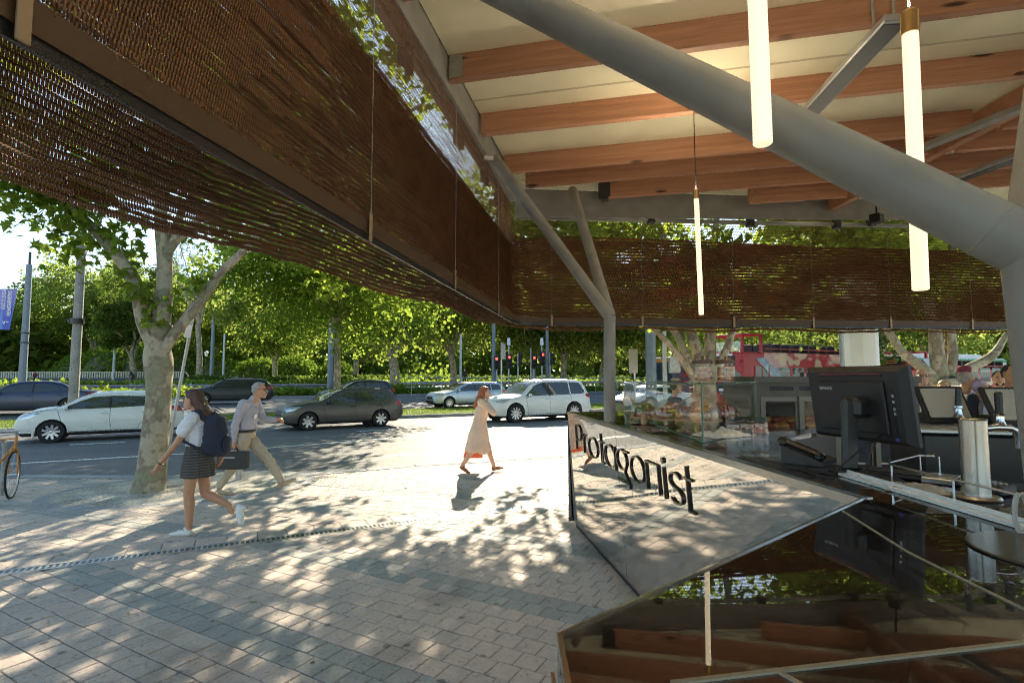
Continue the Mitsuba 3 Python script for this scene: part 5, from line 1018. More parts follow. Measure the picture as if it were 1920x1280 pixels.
def sedan(L, H, W, wb, rw):
    fo = .86; x1 = wb / 2 + fo; x0 = x1 - L
    top = [(x0, .66), (x0 + .05, .88), (x0 + .14, 1.01), (x0 + .62, 1.06), (x0 + .95, 1.12), (x0 + 1.45, H - .08), (x0 + 2.0, H), (x0 + 2.7, H - .01), (x0 + 3.1, H - .09), (x0 + 3.75, 1.02), (x0 + 4.2, .93), (x1 - .3, .82), (x1 - .08, .70), (x1, .52)]
    c = Car(L, W, H, wb, top, rw, ((x0, 1.02), (x0 + 2.5, .97), (x0 + 4, .93)), fo)
    wins = [[(x0 + 2.42, 1.0), (x0 + 2.40, H - .11), (x0 + 2.85, H - .13), (x0 + 3.2, H - .24), (x0 + 3.62, 1.0)], [(x0 + 1.42, 1.03), (x0 + 1.62, H - .17), (x0 + 2.0, H - .11), (x0 + 2.34, H - .105), (x0 + 2.36, 1.0)], [(x0 + 1.08, 1.06), (x0 + 1.5, H - .19), (x0 + 1.57, H - .175), (x0 + 1.37, 1.035)]]
    screen = [(x0 + 3.05, -W * .33), (x0 + 3.72, -W * .40), (x0 + 3.72, W * .40), (x0 + 3.05, W * .33)]; rear = [(x0 + .72, -W * .36), (x0 + 1.5, -W * .31), (x0 + 1.5, W * .31), (x0 + .72, W * .36)]
    doors = [[(x0 + 3.72, .92), (x0 + 3.62, .60), (x0 + 3.6, .32)], [(x0 + 2.38, H - .1), (x0 + 2.38, .6), (x0 + 2.34, .32)], [(x0 + 1.36, 1.0), (x0 + 1.30, .8), (x0 + 1.6, .45), (x0 + 1.65, .32)], [(x0 + 1.65, .31), (x0 + 3.6, .31)], [(x0 + .15, .92), (x0 + .7, 1.03)]]
    head = [[(x1 - .62, .84), (x1 - .25, .80), (x1 - .07, .70), (x1 - .12, .64), (x1 - .4, .70)]]; tail = [[(x0, .80), (x0 + .06, .97), (x0 + .42, .96), (x0 + .50, .90), (x0 + .22, .82)]]
    return c, wins, screen, rear, doors, head, tail
def wagon(L, H, W, wb, rw, hood=1.0, fo=.88):
    x1 = wb / 2 + fo; x0 = x1 - L; q = L - 4.5; hb = .98 * hood
    top = [(x0, .66), (x0 + .05, .88), (x0 + .13, hb + .05), (x0 + .20, hb + .14), (x0 + .52, H - .07), (x0 + .85, H - .01), (x0 + 2.0 + q * .5, H), (x0 + 2.5 + q * .5, H - .04), (x0 + 2.88 + q * .7, H - .18), (x0 + 3.40 + q * .8, hb + .03), (x0 + 3.72 + q * .9, hb - .05), (x1 - .28, hb - .09), (x1 - .09, hb - .19), (x1, .58 * hood)]
    c = Car(L, W, H, wb, top, rw, ((x0, hb + .02), (x0 + 2, hb - .03), (x0 + 3.4, hb - .06)), fo); a = q * .6
    wins = [[(x0 + 2.12 + a, hb), (x0 + 2.12 + a, H - .12), (x0 + 2.52 + a, H - .15), (x0 + 2.82 + a, H - .27), (x0 + 3.26 + a, hb + .02), (x0 + 3.28 + a, hb - .02)], [(x0 + 1.12 + a * .6, hb + .02), (x0 + 1.14 + a * .6, H - .12), (x0 + 2.06 + a, H - .115), (x0 + 2.06 + a, hb)], [(x0 + .42, hb + .12), (x0 + .68, H - .15), (x0 + 1.08 + a * .6, H - .125), (x0 + 1.06 + a * .6, hb + .03), (x0 + .6, hb + .05)]]
    screen = [(x0 + 2.62 + q * .6, -W * .33), (x0 + 3.36 + q * .8, -W * .40), (x0 + 3.36 + q * .8, W * .40), (x0 + 2.62 + q * .6, W * .33)]; rear = [(x0 + .16, -W * .35), (x0 + .5, -W * .31), (x0 + .5, W * .31), (x0 + .16, W * .35)]
    doors = [[(x0 + 3.30 + a, hb - .06), (x0 + 3.22 + a, .62), (x0 + 3.2 + a, .34)], [(x0 + 2.09 + a, H - .1), (x0 + 2.09 + a, .6), (x0 + 2.06 + a, .34)], [(x0 + 1.10 + a * .6, hb + .0), (x0 + 1.05 + a * .6, .86), (x0 + 1.32 + a * .6, .48), (x0 + 1.36 + a * .6, .34)], [(x0 + 1.36 + a * .6, .33), (x0 + 3.2 + a, .33)], [(x1 - .3, hb - .09), (x1 - 1.0, hb - .02)]]
    head = [[(x1 - .60, hb - .13), (x1 - .22, hb - .15), (x1 - .06, hb - .22), (x1 - .10, hb - .31), (x1 - .42, hb - .27)]]; tail = [[(x0, hb - .14), (x0 + .05, hb + .04), (x0 + .36, hb + .03), (x0 + .42, hb - .06), (x0 + .2, hb - .13)]]
    return c, wins, screen, rear, doors, head, tail
def cp(x, y, ang, wb, at_=.5): return V(x, y) + V(math.cos(math.radians(ang)), math.sin(math.radians(ang))) * wb * at_
car('car', 'white hatchback on the road partly hidden by the near plane tree', 'm_white_car', cp(-13.15, 15.36, 33, 2.55), 33, *hatch(4.05, 1.44), spokes=9)
car('car', 'dark grey brown hatchback on the nearest lane in the middle of the picture', 'm_grey_car', cp(-7.17, 18.9, 34.5, 2.64), 34.5, *hatch(4.42, 1.46, 1.75, 2.64, .315), spokes=7)
car('car', 'white luxury suv facing left behind the woman in the beige coat', 'm_pearl_car', cp(.14, 22.2, 30, 2.975), 30, *wagon(4.92, 1.78, 2.0, 2.975, .385, 1.13), spokes=10, rails=True)
car('car', 'dark navy sedan with a red tail light behind the utility pole', 'm_navy_car', cp(-20.0, 24.2, 30, -3.16), 30, *sedan(5.15, 1.48, 1.88, 3.16, .35), spokes=10)
car('car', 'dark blue grey wagon seen between the two walking people', 'm_dark_car', cp(-14.9, 31.2, 30, -2.65), 30, *wagon(4.5, 1.47, 1.82, 2.65, .33), spokes=8, rails=True)
car('car', 'black hatchback mostly hidden behind the dark grey hatchback', 'm_black_car', cp(-8.6, 30.4, 33, 2.6, 0), 33, *hatch(4.3, 1.50, 1.76, 2.6, .32), spokes=7)
car('car', 'silver blue station wagon behind the red haired woman', 'm_silver_car', cp(-3.55, 30.3, 30, 2.72), 30, *wagon(4.75, 1.49, 1.8, 2.72, .33), spokes=11, rails=True)
car('car', 'white sedan seen through the glass case, nose to the left', 'm_pearl_car', cp(6.6, 27.0, 30, 2.7), 30, *sedan(4.7, 1.46, 1.82, 2.7, .33), spokes=8, simple=True)
car('car', 'white car farther back above the glass case, roof in the sun', 'm_white_car', cp(9.6, 38.5, 30, 2.6), 30, *hatch(4.3, 1.5, 1.76, 2.6, .32), spokes=8, simple=True)
car('car', 'silver car at the right behind the standing people', 'm_silver_car', cp(17.5, 22.5, 30, 2.7), 30, *sedan(4.7, 1.46, 1.82, 2.7, .33), spokes=8, simple=True)
# ------------------------------------------------------------------ street furniture
mat('m_pole_blue', speck((.20, .235, .27), .12, 6, 1), .5, .3); mat('m_pole_wood', speck((.30, .285, .26), .35, 25, 3), .85); mat('m_pole_pale', speck((.50, .52, .52), .15, 8, 2), .5)
def pole(name, label, cat, x, y, h, r, mt, group=None, z=None, lean=(0, 0), taper=.8):
    t = thing(name, label, cat, group); z0 = (float(hgt(x, y)) if y > 12 else 0.0) if z is None else z
    MB().tube([(x, y, z0 - .1), (x + lean[0] * .5, y + lean[1] * .5, z0 + h * .5), (x + lean[0], y + lean[1], z0 + h)], [r, r * (1 + taper) / 2, r * taper], 16).out('shaft', mt, t, smooth=50); return t, z0
t, z0 = pole('utility_pole', 'weathered grey wooden utility pole in front of the navy sedan', 'utility pole', -16.2, 19.8, 9.6, .165, 'm_pole_wood')
MB().lathe([(.17, 3.75), (.205, 3.75), (.205, 3.95), (.17, 3.95)], (-16.2, 19.8, 0), 16).out('band', 'm_black', t); MB().box((-16.42, 19.75, 3.85), (.18, .14, .16), ch=.02).out('camera_box', 'm_black', t)
MB().bar((-17.0, 19.7, 5.45), (-15.4, 19.8, 5.22), .025, .025).out('cross_rod', 'm_black', t)
m = MB()
for i in range(9): m.box((-16.2 + .155 * math.cos(i * 2.1 - 1.6), 19.8 - .155 * abs(math.sin(i * 1.3 + .6)), .8 + i * .42), (.02, .02, .05))
m.out('staples', 'm_black', t, kind='stuff')
t, z0 = pole('tram_pole', 'blue grey steel pole at the left edge beside the blue banner', 'pole', -30.4, 33.2, 8.6, .22, 'm_pole_blue', taper=.7)
MB().tube([(-30.4, 33.2, z0 + 8.6), (-30.4, 33.2, z0 + 9.4)], .07, 10).out('tip', 'm_steel_dark', t)
for zz in (3.9, 4.5): MB().lathe([(.21, zz), (.235, zz), (.235, zz + .07), (.21, zz + .07)], (-30.4, 33.2, 0), 14).out('band', 'm_black', t)
# banner with its words, hanging from a pole outside the frame
bp, z0 = pole('banner_pole', 'grey steel pole carrying the blue banner, just outside the left edge', 'pole', -33.3, 33.0, 9, .17, 'm_pole_blue')
for zz in (4.75, 7.25): MB().bar((-33.3, 33.0, zz), (-30.9, 32.9, zz + (.0 if zz > 6 else -.0)), .04, .04).out('arm', 'm_steel_dark', bp)
bn = thing('banner', 'blue street banner with white vertical words hanging at the left edge', 'banner')
def banner_c(p, n, uv):
    s = (p.x + 33.2) / 2.3; h = (p.z - 4.8) / 2.45
    c = mix((.10, .13, .52), (.30, .28, .62), smoothstep(.2, 1.0, h + .25 * noise(p.x * 3, p.z * 2, 0)))
    fig = smoothstep(.34, .30, dr.abs(s - .34) + .22 * dr.maximum(h - .45, 0) * 1.8)
    c = mix(c, (.035, .07, .42), fig * smoothstep(.78, .6, h)); c = mix(c, (.20, .34, .74), smoothstep(.06, .02, dr.abs(s - .68)) * .7 * smoothstep(.6, .3, h))
    return c * (.9 + .2 * noise(p.x * 9, p.z * 9, 0))
mat('m_banner', proc(banner_c), .7)
u = np.linspace(0, 1, 14); w = np.linspace(0, 1, 16); P = np.array([[[-33.15 + 2.28 * a - .16 * a * (1 - b), 32.95 - .05 * a + .08 * math.sin(a * 5 + b * 3), 4.80 + 2.45 * b - .10 * a * (1 - b)] for b in w] for a in u])
v, f = grid(P); MB().add(v, f).add(v + [0, .006, 0], f[:, ::-1]).out('cloth', 'm_banner', bn, smooth=True)
mat('m_white_print', (.78, .78, .80), .6)
for k, (wd, dx, hh, z1) in enumerate((('VICTORIA', -.78, .225, 5.95), ('REMEMBERS', -.42, .225, 5.55))):
    tx = meshkit.text_mesh(wd, hh, .004, bold=True); v = np.array(tx.vertices); L_ = np.ptp(v[:, 0]); s_ = (1.28 if k == 0 else 1.55) / L_
    obj('word', (np.stack([-30.87 + dx - .0 + .06 - v[:, 1] * 1.0 + .18, np.full(len(v), 32.83) - v[:, 2], z1 + v[:, 0] * s_], 1), np.array(tx.faces)), 'm_white_print', bn)
MB().prism([(-.10, .14), (0, -.05), (.02, 0), (-.04, .14)], 0, .004).prism([(.02, .14), (0.0, .02), (.03, .0), (.13, .14)], 0, .004)
m = MB(); m.bar((-31.50, 32.82, 5.24), (-31.42, 32.82, 5.06), .006, .05, up=(1, 0, 0)); m.bar((-31.42, 32.82, 5.06), (-31.34, 32.82, 5.24), .006, .05, up=(1, 0, 0)); m.bar((-31.30, 32.82, 5.20), (-31.12, 32.82, 5.20), .006, .05, up=(0, 0, 1)); m.out('emblem', 'm_white_print', bn)
for x, y, h, r, mt, lab in ((-55.2, 74, 6.2, .17, 'm_pole_pale', 'thin pale pole before the balustrade and the ivy mound'), (-36.0, 64, 8, .24, 'm_pole_blue', 'blue grey pole left of the pair of thin poles behind the walking man'), (-34.6, 64, 6.0, .13, 'm_pole_pale', 'thin pale pole behind the walking man'), (-15.3, 45, 11, .25, 'm_pole_blue', 'pale blue steel pole behind the median plane tree'), (-4.8, 50, 5.6, .13, 'm_pole_pale', 'pale slim post above the silver wagon windscreen'), (-1.72, 50, 9, .20, 'm_pole_blue', 'dark blue pole above the silver wagon'), (3.3, 50, 7, .16, 'm_pole_blue', 'blue grey pole right of the traffic lights'), (1.7, 48, 4.2, .05, 'm_pole_pale', 'thin post between the traffic lights')):
    pole('street_pole', lab, 'pole', x, y, h, r, mt, 'poles along the far road')
t, z0 = pole('sign_post', 'leaning grey signpost behind the walking girl', 'signpost', -5.98, 9.25, 2.85, .026, 'm_galv', z=0, lean=(.42, .0), taper=1)
MB().box((-5.60, 9.21, 2.62), (.11, .012, .36), ch=.002, R=roty(.15)).out('sign_plate', 'm_white_print', t); tx = meshkit.text_mesh('1/4P', .06, .002); v = np.array(tx.vertices); obj('marking', (np.stack([-5.645 + v[:, 0] * .62, 9.2035 - v[:, 2], 2.66 + v[:, 1]], 1), tx.faces), 'm_black', t)
t, z0 = pole('sign_post', 'thin white signpost before the white suv bonnet', 'signpost', -.52, 26.2, 3.6, .035, 'm_pole_pale', taper=1); MB().box((-.42, 26.18, 3.05), (.30, .02, .75), .9, ch=.004).out('sign_plate', 'm_galv', t)
t, z0 = pole('bollard', 'short steel bollard beyond the man with the briefcase', 'bollard', -4.72, 9.36, .55, .055, 'm_galv', z=0, taper=1); MB().mesh(sphm((-4.72, 9.36, .55), (.054, .054, .02), 2)).out('cap', 'm_galv', t)
lt = thing('park_lamp', 'small park lantern on a dark post left of the walking man', 'lamp'); x, y = -39, 68; z0 = float(hgt(x, y)); MB().tube([(x, y, z0), (x, y, z0 + 3.4)], [.07, .05], 10).out('post', 'm_steel_dark', lt); MB().lathe([(.0, 3.4), (.14, 3.4), (.24, 3.9), (.26, 3.92), (0, 4.15)], (x, y, z0), 10).out('lantern', 'm_white_print', lt)
# traffic lights
scene['m_red_lens'] = {'type': 'twosided', 'bsdf': {'type': 'principled', 'base_color': {'type': 'rgb', 'value': [.5, .03, .02]}, 'roughness': .3}}
def signal(x, y, zt, label, lit=True, face=-.2, n=3, post=True, wide=.36):
    t = thing('traffic_light', label, 'traffic light', 'traffic lights at the crossing'); z0 = float(hgt(x, y))
    if post: MB().tube([(x, y, z0), (x, y, z0 + zt + .5)], .075, 10).out('post', 'm_pole_pale', t)
    R = rotz(face); d = R @ V(0, -1, 0); c = V(x, y, z0 + zt) + d * .16; h = .36 * n
    MB().box(c, (wide, .20, h), face, ch=.03).out('housing', 'm_black', t); MB().box(c + d * -.03, (wide + .22, .02, h + .22), face, ch=.005).out('backboard', 'm_trim_black', t)
    for i in range(n):
        q = c + V(0, 0, h / 2 - .18 - .36 * i) + d * .11; m = MB(); m.lathe([(.0, 0), (.12, 0), (.11, .02), (0, .035)], q, 14, axis=d); k = m.out('lens', 'm_red_lens' if i == 0 else 'm_trim_black', t)
        if i == 0 and lit: scene[k]['emitter'] = {'type': 'area', 'radiance': {'type': 'rgb', 'value': [.30, .018, .012]}}
        v, f = tubem([q, q + d * .16], .135, 12, False); obj('visor', (v, f), 'm_black', t)
for x, y, zt, lab, lit, fc in ((-1.45, 50, 2.9, 'traffic light with a low red lens above the silver wagon rear', True, .1), (-.30, 49, 3.0, 'traffic light with a red lens left of the white capped post', True, .2), (.55, 49, 3.2, 'dark traffic light turned away, above the white suv windscreen', False, 1.5), (2.05, 50, 3.0, 'traffic light with a red lens seen before the park trees', True, .1), (2.75, 49, 3.25, 'traffic light with a red lens on the white capped post', True, .25), (3.55, 50, 3.3, 'dark traffic light turned sideways by the blue grey pole', False, 1.4), (12.9, 34, 2.9, 'large dark traffic light seen from behind under the branch of the plane tree', False, 2.6)): signal(x, y, zt, lab, lit, fc)
for x, y, lab in ((-.30, 49.3, 'white capped slim post above the white suv bonnet'), (2.75, 49.3, 'white capped post in the middle of the traffic lights')):
    t, z0 = pole('capped_post', lab, 'post', x, y, 4.6, .06, 'm_pole_pale', 'white capped posts'); MB().lathe([(0, 4.5), (.17, 4.5), (.14, 5.15), (0, 5.2)], (x, y, z0), 14).out('cap', 'm_white_print', t)
# rails of the tram stop
rt = thing('tram_stop_rail', 'long steel pedestrian rails of the tram stop beyond the road', 'railing'); za = .95
for o, zz in ((0, 1.1), (0, .65), (3.0, 1.45), (3.0, 1.0)):
    a, b = rd(13, 43.2 + o * .6), rd(46, 43.2 + o * .6); MB().tube([(a[0], a[1], .3 + zz), (b[0], b[1], .3 + zz)], .035, 8).out('rail', 'm_galv', rt)
for i in range(24):
    o = 3.0 if i % 2 else 0; a = rd(13.5 + i * 1.35, 43.2 + o * .6); MB().tube([(a[0], a[1], .0), (a[0], a[1], .3 + 1.1 + (.35 if o else 0))], .032, 8).out('post', 'm_galv', rt)
for s, lab in ((19.0, 'left'), (20.8, 'right')):
    p = rd(s, 43.0); t = thing('notice_board', lab + ' white notice board on the tram stop rails behind the white suv', 'notice', 'notice boards on the rails'); MB().box((p[0], p[1], 1.05), (.62, .03, .7), .2, ch=.004).out('board', 'm_white_print', t); m = MB()
    for i in range(6): m.box((p[0] - .01, p[1] - .022, 1.28 - i * .09), (.44 - .1 * (i % 2), .004, .03), .2)
    m.out('lettering_line', 'm_steel_dark', t, kind='stuff')
# balustrade on the left beyond the road
bt_ = thing('balustrade', 'long pale balustrade on a dark wall beyond the road at the left', 'balustrade'); a, b = V(-84, 76), V(-46.5, 76); z0 = 1.02
MB().bar((*a, z0 + .30), (*b, z0 + .30), .35, .80).out('wall', 'm_wall_dark', bt_); mat('m_wall_dark', speck((.085, .085, .095), .3, 3, .5), .8)
MB().bar((*a, z0 + 1.56), (*b, z0 + 1.56), .16, .09).out('top_rail', 'm_pale_rail', bt_); mat('m_pale_rail', speck((.62, .58, .49), .1, 3, 1), .8)
m = MB()
for i in range(110): m.box((a[0] + .2 + i * .34, 76, z0 + 1.11), (.15, .12, .82))
m.out('balusters', 'm_pale_rail', bt_, kind='stuff'); MB().bar((-46.4, 76, z0 + 1.5), (-45.3, 76, z0 + .1), .16, .09).out('sloping_rail', 'm_pale_rail', bt_)
for i, x in enumerate((-37.1, -35.4)): t = thing('stone_block', ('left', 'right')[i] + ' pale stone block on the grass behind the walking man', 'block', 'stone blocks'); MB().box((x, 69, hgt(x, 69) + .45), (1.35, 1, .95), .1, ch=.06).out('block', 'm_concrete', t)
hf = thing('hedge_fence', 'thin wire fence in front of the clipped hedge', 'fence'); p0, p1 = V(-23, 69.0), V(-6, 75.6)
for zz in (.5, 1.0): MB().bar((*p0, 1.2 + zz), (*p1, 1.2 + zz), .03, .03).out('wire', 'm_steel_dark', hf)
for i in range(9): q = p0 + (p1 - p0) * i / 8; MB().tube([(*q, 1.0), (*q, 2.25)], .035, 6).out('post', 'm_galv', hf)
MB().bar((-27, 66.3, 1.25), (-13.5, 71.6, 1.25), .4, .45).out('low_wall', 'm_concrete', label='low pale concrete wall before the clipped hedge', cat='wall')
# white eight sided column, grey pole beside it
cw = thing('column', 'white eight sided column behind the monitor', 'column'); mat('m_white_col', speck((.70, .69, .66), .05, 3, 1), .6); v, f = lathem([(0, 0), (.44, 0), (.44, 9), (0, 9)], 8); obj('shaft', (v @ rotz(.30).T + [10.5, 16.0, 0], f), 'm_white_col', cw); MB().lathe([(.44, 0), (.52, 0), (.52, .3), (.44, .32)], (10.5, 16.0, 0), 8).out('base', 'm_white_col', cw)
pole('street_pole', 'grey steel pole just left of the white column', 'pole', 10.55, 17.0, 8, .10, 'm_pole_blue', z=0)
pole('street_pole', 'large grey pole left of the plane tree behind the jars', 'pole', 5.6, 21.5, 9, .22, 'm_pole_blue', z=0)
t, z0 = pole('ticket_post', 'white post with a grey control box behind the glass case', 'post', 4.75, 16.6, 3.2, .075, 'm_pole_pale', z=0); MB().box((5.02, 16.5, 2.15), (.32, .2, .5), ch=.02).out('control_box', 'm_galv', t)
t, z0 = pole('sign_post', 'slim post with a small cream sign left of the control box', 'signpost', 3.72, 16.2, 2.6, .03, 'm_pole_pale', z=0); MB().box((3.66, 16.1, 2.25), (.28, .03, .72), .2, ch=.006).out('sign_plate', 'm_screen', t)
# ------------------------------------------------------------------ buses and tram
mat('m_bus_red', (.42, .012, .022), .3, clearcoat=.8); mat('m_bus_glass', (.03, .045, .055), .04, spec=.9)
def graphic(p, n, uv):
    s = p.x * .883 + p.y * .469; w = fbm(s * .9, p.z * 1.4, 3, 3); a, b, c = voronoi(s * .8 + w, p.z * 1.1)
    q = mix((.42, .012, .022), (.62, .36, .34), smoothstep(.45, .62, w)); q = mix(q, (.72, .58, .40), smoothstep(.55, .7, fbm(s * 1.6, p.z * 1.9, 8, 2)) * .8); q = mix(q, (.60, .38, .05), smoothstep(1.25, .95, p.z) * smoothstep(.4, .5, w))
    return q
mat('m_bus_print', proc(graphic), .35, clearcoat=.6)
def band_c(p, n, uv):
    s = p.x * .883 + p.y * .469; return mix((.10, .22, .50), (.45, .55, .50), noise(s * 3, p.z * 3, 0)) 
mat('m_bus_band', proc(band_c), .35, clearcoat=.6)
def bus(label, front, ang, L, W, z0, H, name='tour_bus', deck=True):
    t = thing(name, label, 'bus'); a = math.radians(ang); X = T().translate([front[0], front[1], z0]).rotate([0, 0, 1], ang)
    # local: x from the nose to the tail, y: negative towards the camera side
    pm = lambda n_, mb, b, par=t, **k: obj(n_, mb.geo(), b, par, to=X, **k)
    m = MB(); m.box((L / 2, 0, .35 + (H - 1.35) / 2), (L, W, H - 1.35), ch=.10); pm('body', m, 'm_bus_red')
    m = MB(); m.box((L / 2 + .8, -W / 2 - .004, H - 1.75), (L - 1.9, .006, 1.5)); pm('side_print', m, 'm_bus_print')
    m = MB(); m.box((L / 2 + .8, -W / 2 - .004, 1.05), (L - 3.2, .006, .8)); pm('side_print', m, 'm_bus_print')
    for i in range(6):
        m = MB(); m.box((3.4 + i * 1.25, -W / 2 - .006, 1.98), (1.05, .02, .85), ch=.006); k = pm('window', m, 'm_bus_glass'); m = MB(); m.bar((2.92 + i * 1.25, -W / 2 - .02, 2.2), (3.88 + i * 1.25, -W / 2 - .02, 2.2), .012, .03); pm('frame', m, 'm_white_print', k)
    m = MB(); m.box((1.55, -W / 2 - .006, 1.45), (1.15, .02, 2.05), ch=.006); k = pm('door', m, 'm_bus_glass'); m = MB(); [m.box((x, -W / 2 - .022, 1.45), (.07, .02, 2.1)) for x in (.98, 1.55, 2.12)]; pm('frame', m, 'm_bus_red', k)
    m = MB(); m.prism([(1.1, 2.9), (1.7, 2.95), (5.3, .55), (4.2, .45)], 0, .008); v, f = m.geo(); obj('stair_print', (np.stack([v[:, 0], -W / 2 - .028 + v[:, 2], v[:, 1]], 1), f), 'm_bus_band', t, to=X)
    for (p, q) in (((1.7, 2.98), (5.35, .55)), ((1.1, 2.86), (4.15, .45))): m = MB(); m.bar((p[0], -W / 2 - .03, p[1]), (q[0], -W / 2 - .03, q[1]), .016, .07, up=(0, -1, 0)); pm('print_edge', m, 'm_white_print')
    m = MB(); m.box((-.006, 0, 1.62), (.02, W - .25, 1.25), ch=.006); pm('windscreen', m, 'm_bus_glass'); m = MB(); m.box((-.014, .0, 1.15), (.02, .8, .14)); pm('wording_strip', m, 'm_white_print')
    m = MB(); m.box((-.012, 0, 2.78), (.03, 1.5, .52), ch=.01); k = pm('destination_sign', m, 'm_black'); m = MB(); [m.box((-.03, 0, 2.66 + .12 * i), (.006, 1.0 - .2 * (i % 2), .06)) for i in range(3)]; pm('lettering', m, 'm_amber', k); m = MB(); m.box((-.03, .0, 3.12), (.006, 1.25, .13)); pm('wording_strip', m, 'm_white_print', k)
    # open upper deck: front shelter with windows and roof
    if deck:
        for y in (-W / 2 + .06, W / 2 - .06):
            m = MB(); m.bar((.05, y, H - 1.05), (.12, y, H - .05), .12, .12); m.bar((1.6, y, H - 1.05), (1.6, y, H - .05), .12, .12); pm('pillar', m, 'm_bus_red', kind='stuff')
        m = MB(); m.box((.05, 0, H - .68), (.03, W - .25, .55)); pm('upper_windscreen', m, 'm_bus_glass_clear'); m = MB(); m.box((.86, 0, H - .02), (1.75, W + .02, .09), ch=.03); pm('shelter_roof', m, 'm_bus_red')
        m = MB(); [m.bar((1.9, y, H - .78), (L - .1, y, H - .78), .05, .05) for y in (-W / 2 + .05, W / 2 - .05)]; pm('deck_rail', m, 'm_bus_red')
        m = MB(); [m.box((2.6 + .85 * i, y, H - .72), (.12, .9, .55), ch=.03) for i in range(9) for y in (-.6, .6)]; pm('seats', m, 'm_black', kind='stuff')
    m = MB(); m.tube([(.05, -W / 2 - .02, 2.75), (-.30, -W / 2 - .12, 2.80), (-.42, -W / 2 - .14, 2.6)], .05, 8); m.box((-.42, -W / 2 - .14, 2.35), (.14, .24, .5), ch=.04); pm('mirror', m, 'm_bus_red')
    for x in (2.75, L - 2.6):
        for y in (-W / 2 + .12, W / 2 - .12): m = MB(); m.lathe([(0, -.15), (.48, -.15), (.5, -.1), (.5, .1), (.48, .13), (.3, .13), (.28, .08), (0, .08)], (x, y, .5), 24, axis=(0, -1 if y < 0 else 1, 0)); pm('wheel', m, 'm_tyre')
    return t
scene['m_bus_glass_clear'] = {'type': 'thindielectric'}
mat('m_amber', (.6, .22, .02), .5)
bus('red open top double decker tour bus behind the cafe fridge', (12.0, 30.2), 27, 11.0, 2.5, -.08, 4.25)
bus('second red tour bus at the right behind the bald man', (22.2, 31.5), 22, 9.5, 2.4, -.05, 3.3)
tr = thing('tram', 'white tram with a green roof stripe behind the right hand plane tree', 'tram'); X = T().translate([30, 44, .2]).rotate([0, 0, 1], 22)
for n_, mb, b in (('body', MB().box((6, 0, 1.8), (20, 2.6, 3.0), ch=.2), 'm_white_col'), ('stripe', MB().box((6, -1.305, 3.05), (19.6, .02, .28)), 'm_green'), ('roof_unit', MB().box((6, 0, 3.45), (14, 1.8, .35), ch=.1), 'm_white_col')): obj(n_, mb.geo(), b, tr, to=X)
mat('m_green', (.05, .28, .12), .4)
for i in range(8): obj('window', MB().box((-2.6 + i * 2.4, -1.306, 2.25), (1.9, .02, .95), ch=.005).geo(), 'm_bus_glass', tr, to=X)
b3 = thing('city_bus', 'dark blue city bus with an orange display between the plane tree limbs', 'bus'); X = T().translate([12.3, 42.0, .2]).rotate([0, 0, 1], 24)
for n_, mb, b in (('body', MB().box((5, 0, 1.75), (11, 2.5, 2.9), ch=.15), 'm_bus_blue'), ('windscreen', MB().box((-.51, 0, 1.9), (.03, 2.1, 1.4), ch=.01), 'm_bus_glass'), ('display', MB().box((-.52, 0, 2.9), (.03, 1.6, .26)), 'm_amber'), ('bumper', MB().box((-.52, 0, .65), (.05, 2.2, .5), ch=.02), 'm_white_col')): obj(n_, mb.geo(), b, b3, to=X)
mat('m_bus_blue', (.03, .06, .10), .35)
for i in range(6): obj('window', MB().box((1 + i * 1.6, -1.256, 2.1), (1.35, .02, .95), ch=.005).geo(), 'm_bus_glass', b3, to=X)
# ------------------------------------------------------------------ bicycle at the left edge, on a steel hoop
bk = thing('bicycle', 'orange road bicycle with white drop handlebars leaning at the left edge', 'bicycle'); mat('m_bike', (.55, .20, .025), .3, .2, clearcoat=.8); mat('m_tape', (.62, .60, .55), .7)
# steering axis turned: front wheel faces the camera at an angle; frame runs away to the left
fw = V(-7.32, 7.93, .335); hd = unit(V(.50, -.86, 0)); sd = V(-hd[1], hd[0], 0)        # wheel plane holds hd and z
def ringm(c, R, r, d, n=40): e = V(0, 0, 1); return tubem([c + R * (math.cos(q) * d + math.sin(q) * e) for q in np.linspace(0, 2 * math.pi, n + 1)], r, 8, False)
def bwheel(c, d, nm):
    k = obj(nm, ringm(c, .315, .009, d), 'm_chrome', bk, smooth=True); obj('tyre', ringm(c, .335, .014, d), 'm_tyre', k, smooth=True); m = MB(); s_ = np.cross(d, [0, 0, 1]); m.tube([c - s_ * .05, c + s_ * .05], .02, 10)
    for i in range(24): q = i * 2 * math.pi / 24; m.tube([c + s_ * .03 * (1 if i % 2 else -1), c + .31 * (math.cos(q) * d + V(0, 0, math.sin(q)))], .0013, 3, cap=False)
    m.out('spokes', 'm_chrome', k, kind='stuff'); return k
k = bwheel(fw, hd, 'front_wheel'); back = unit(V(-.88, .30, 0)); head = fw - hd * .09 + V(0, 0, .52); hb_ = fw - hd * .04 + V(0, 0, .37)
rw_ = V(*(head + back * .98)[:2], .335); bb_ = V(*(head + back * .56)[:2], .28); seat = V(*(head + back * .70)[:2], .84); bwheel(rw_, back, 'rear_wheel')
for s_ in (-1, 1): MB().tube([fw + sd * .05 * s_, fw + sd * .05 * s_ + V(0, 0, .2) - hd * .01, hb_ + sd * .035 * s_], .011, 8).out('fork_blade', 'm_bike', bk, smooth=True)
for nm, p, q, r in (('head_tube', hb_, head + V(0, 0, .03), .019), ('top_tube', head, seat - V(0, 0, .05), .015), ('down_tube', hb_ + V(0, 0, .06), bb_, .017), ('seat_tube', bb_, seat, .016), ('chain_stay', bb_, rw_, .010), ('seat_stay', seat - V(0, 0, .08), rw_, .009)): MB().tube([p, q], r, 10).out(nm, 'm_bike', bk, smooth=True)
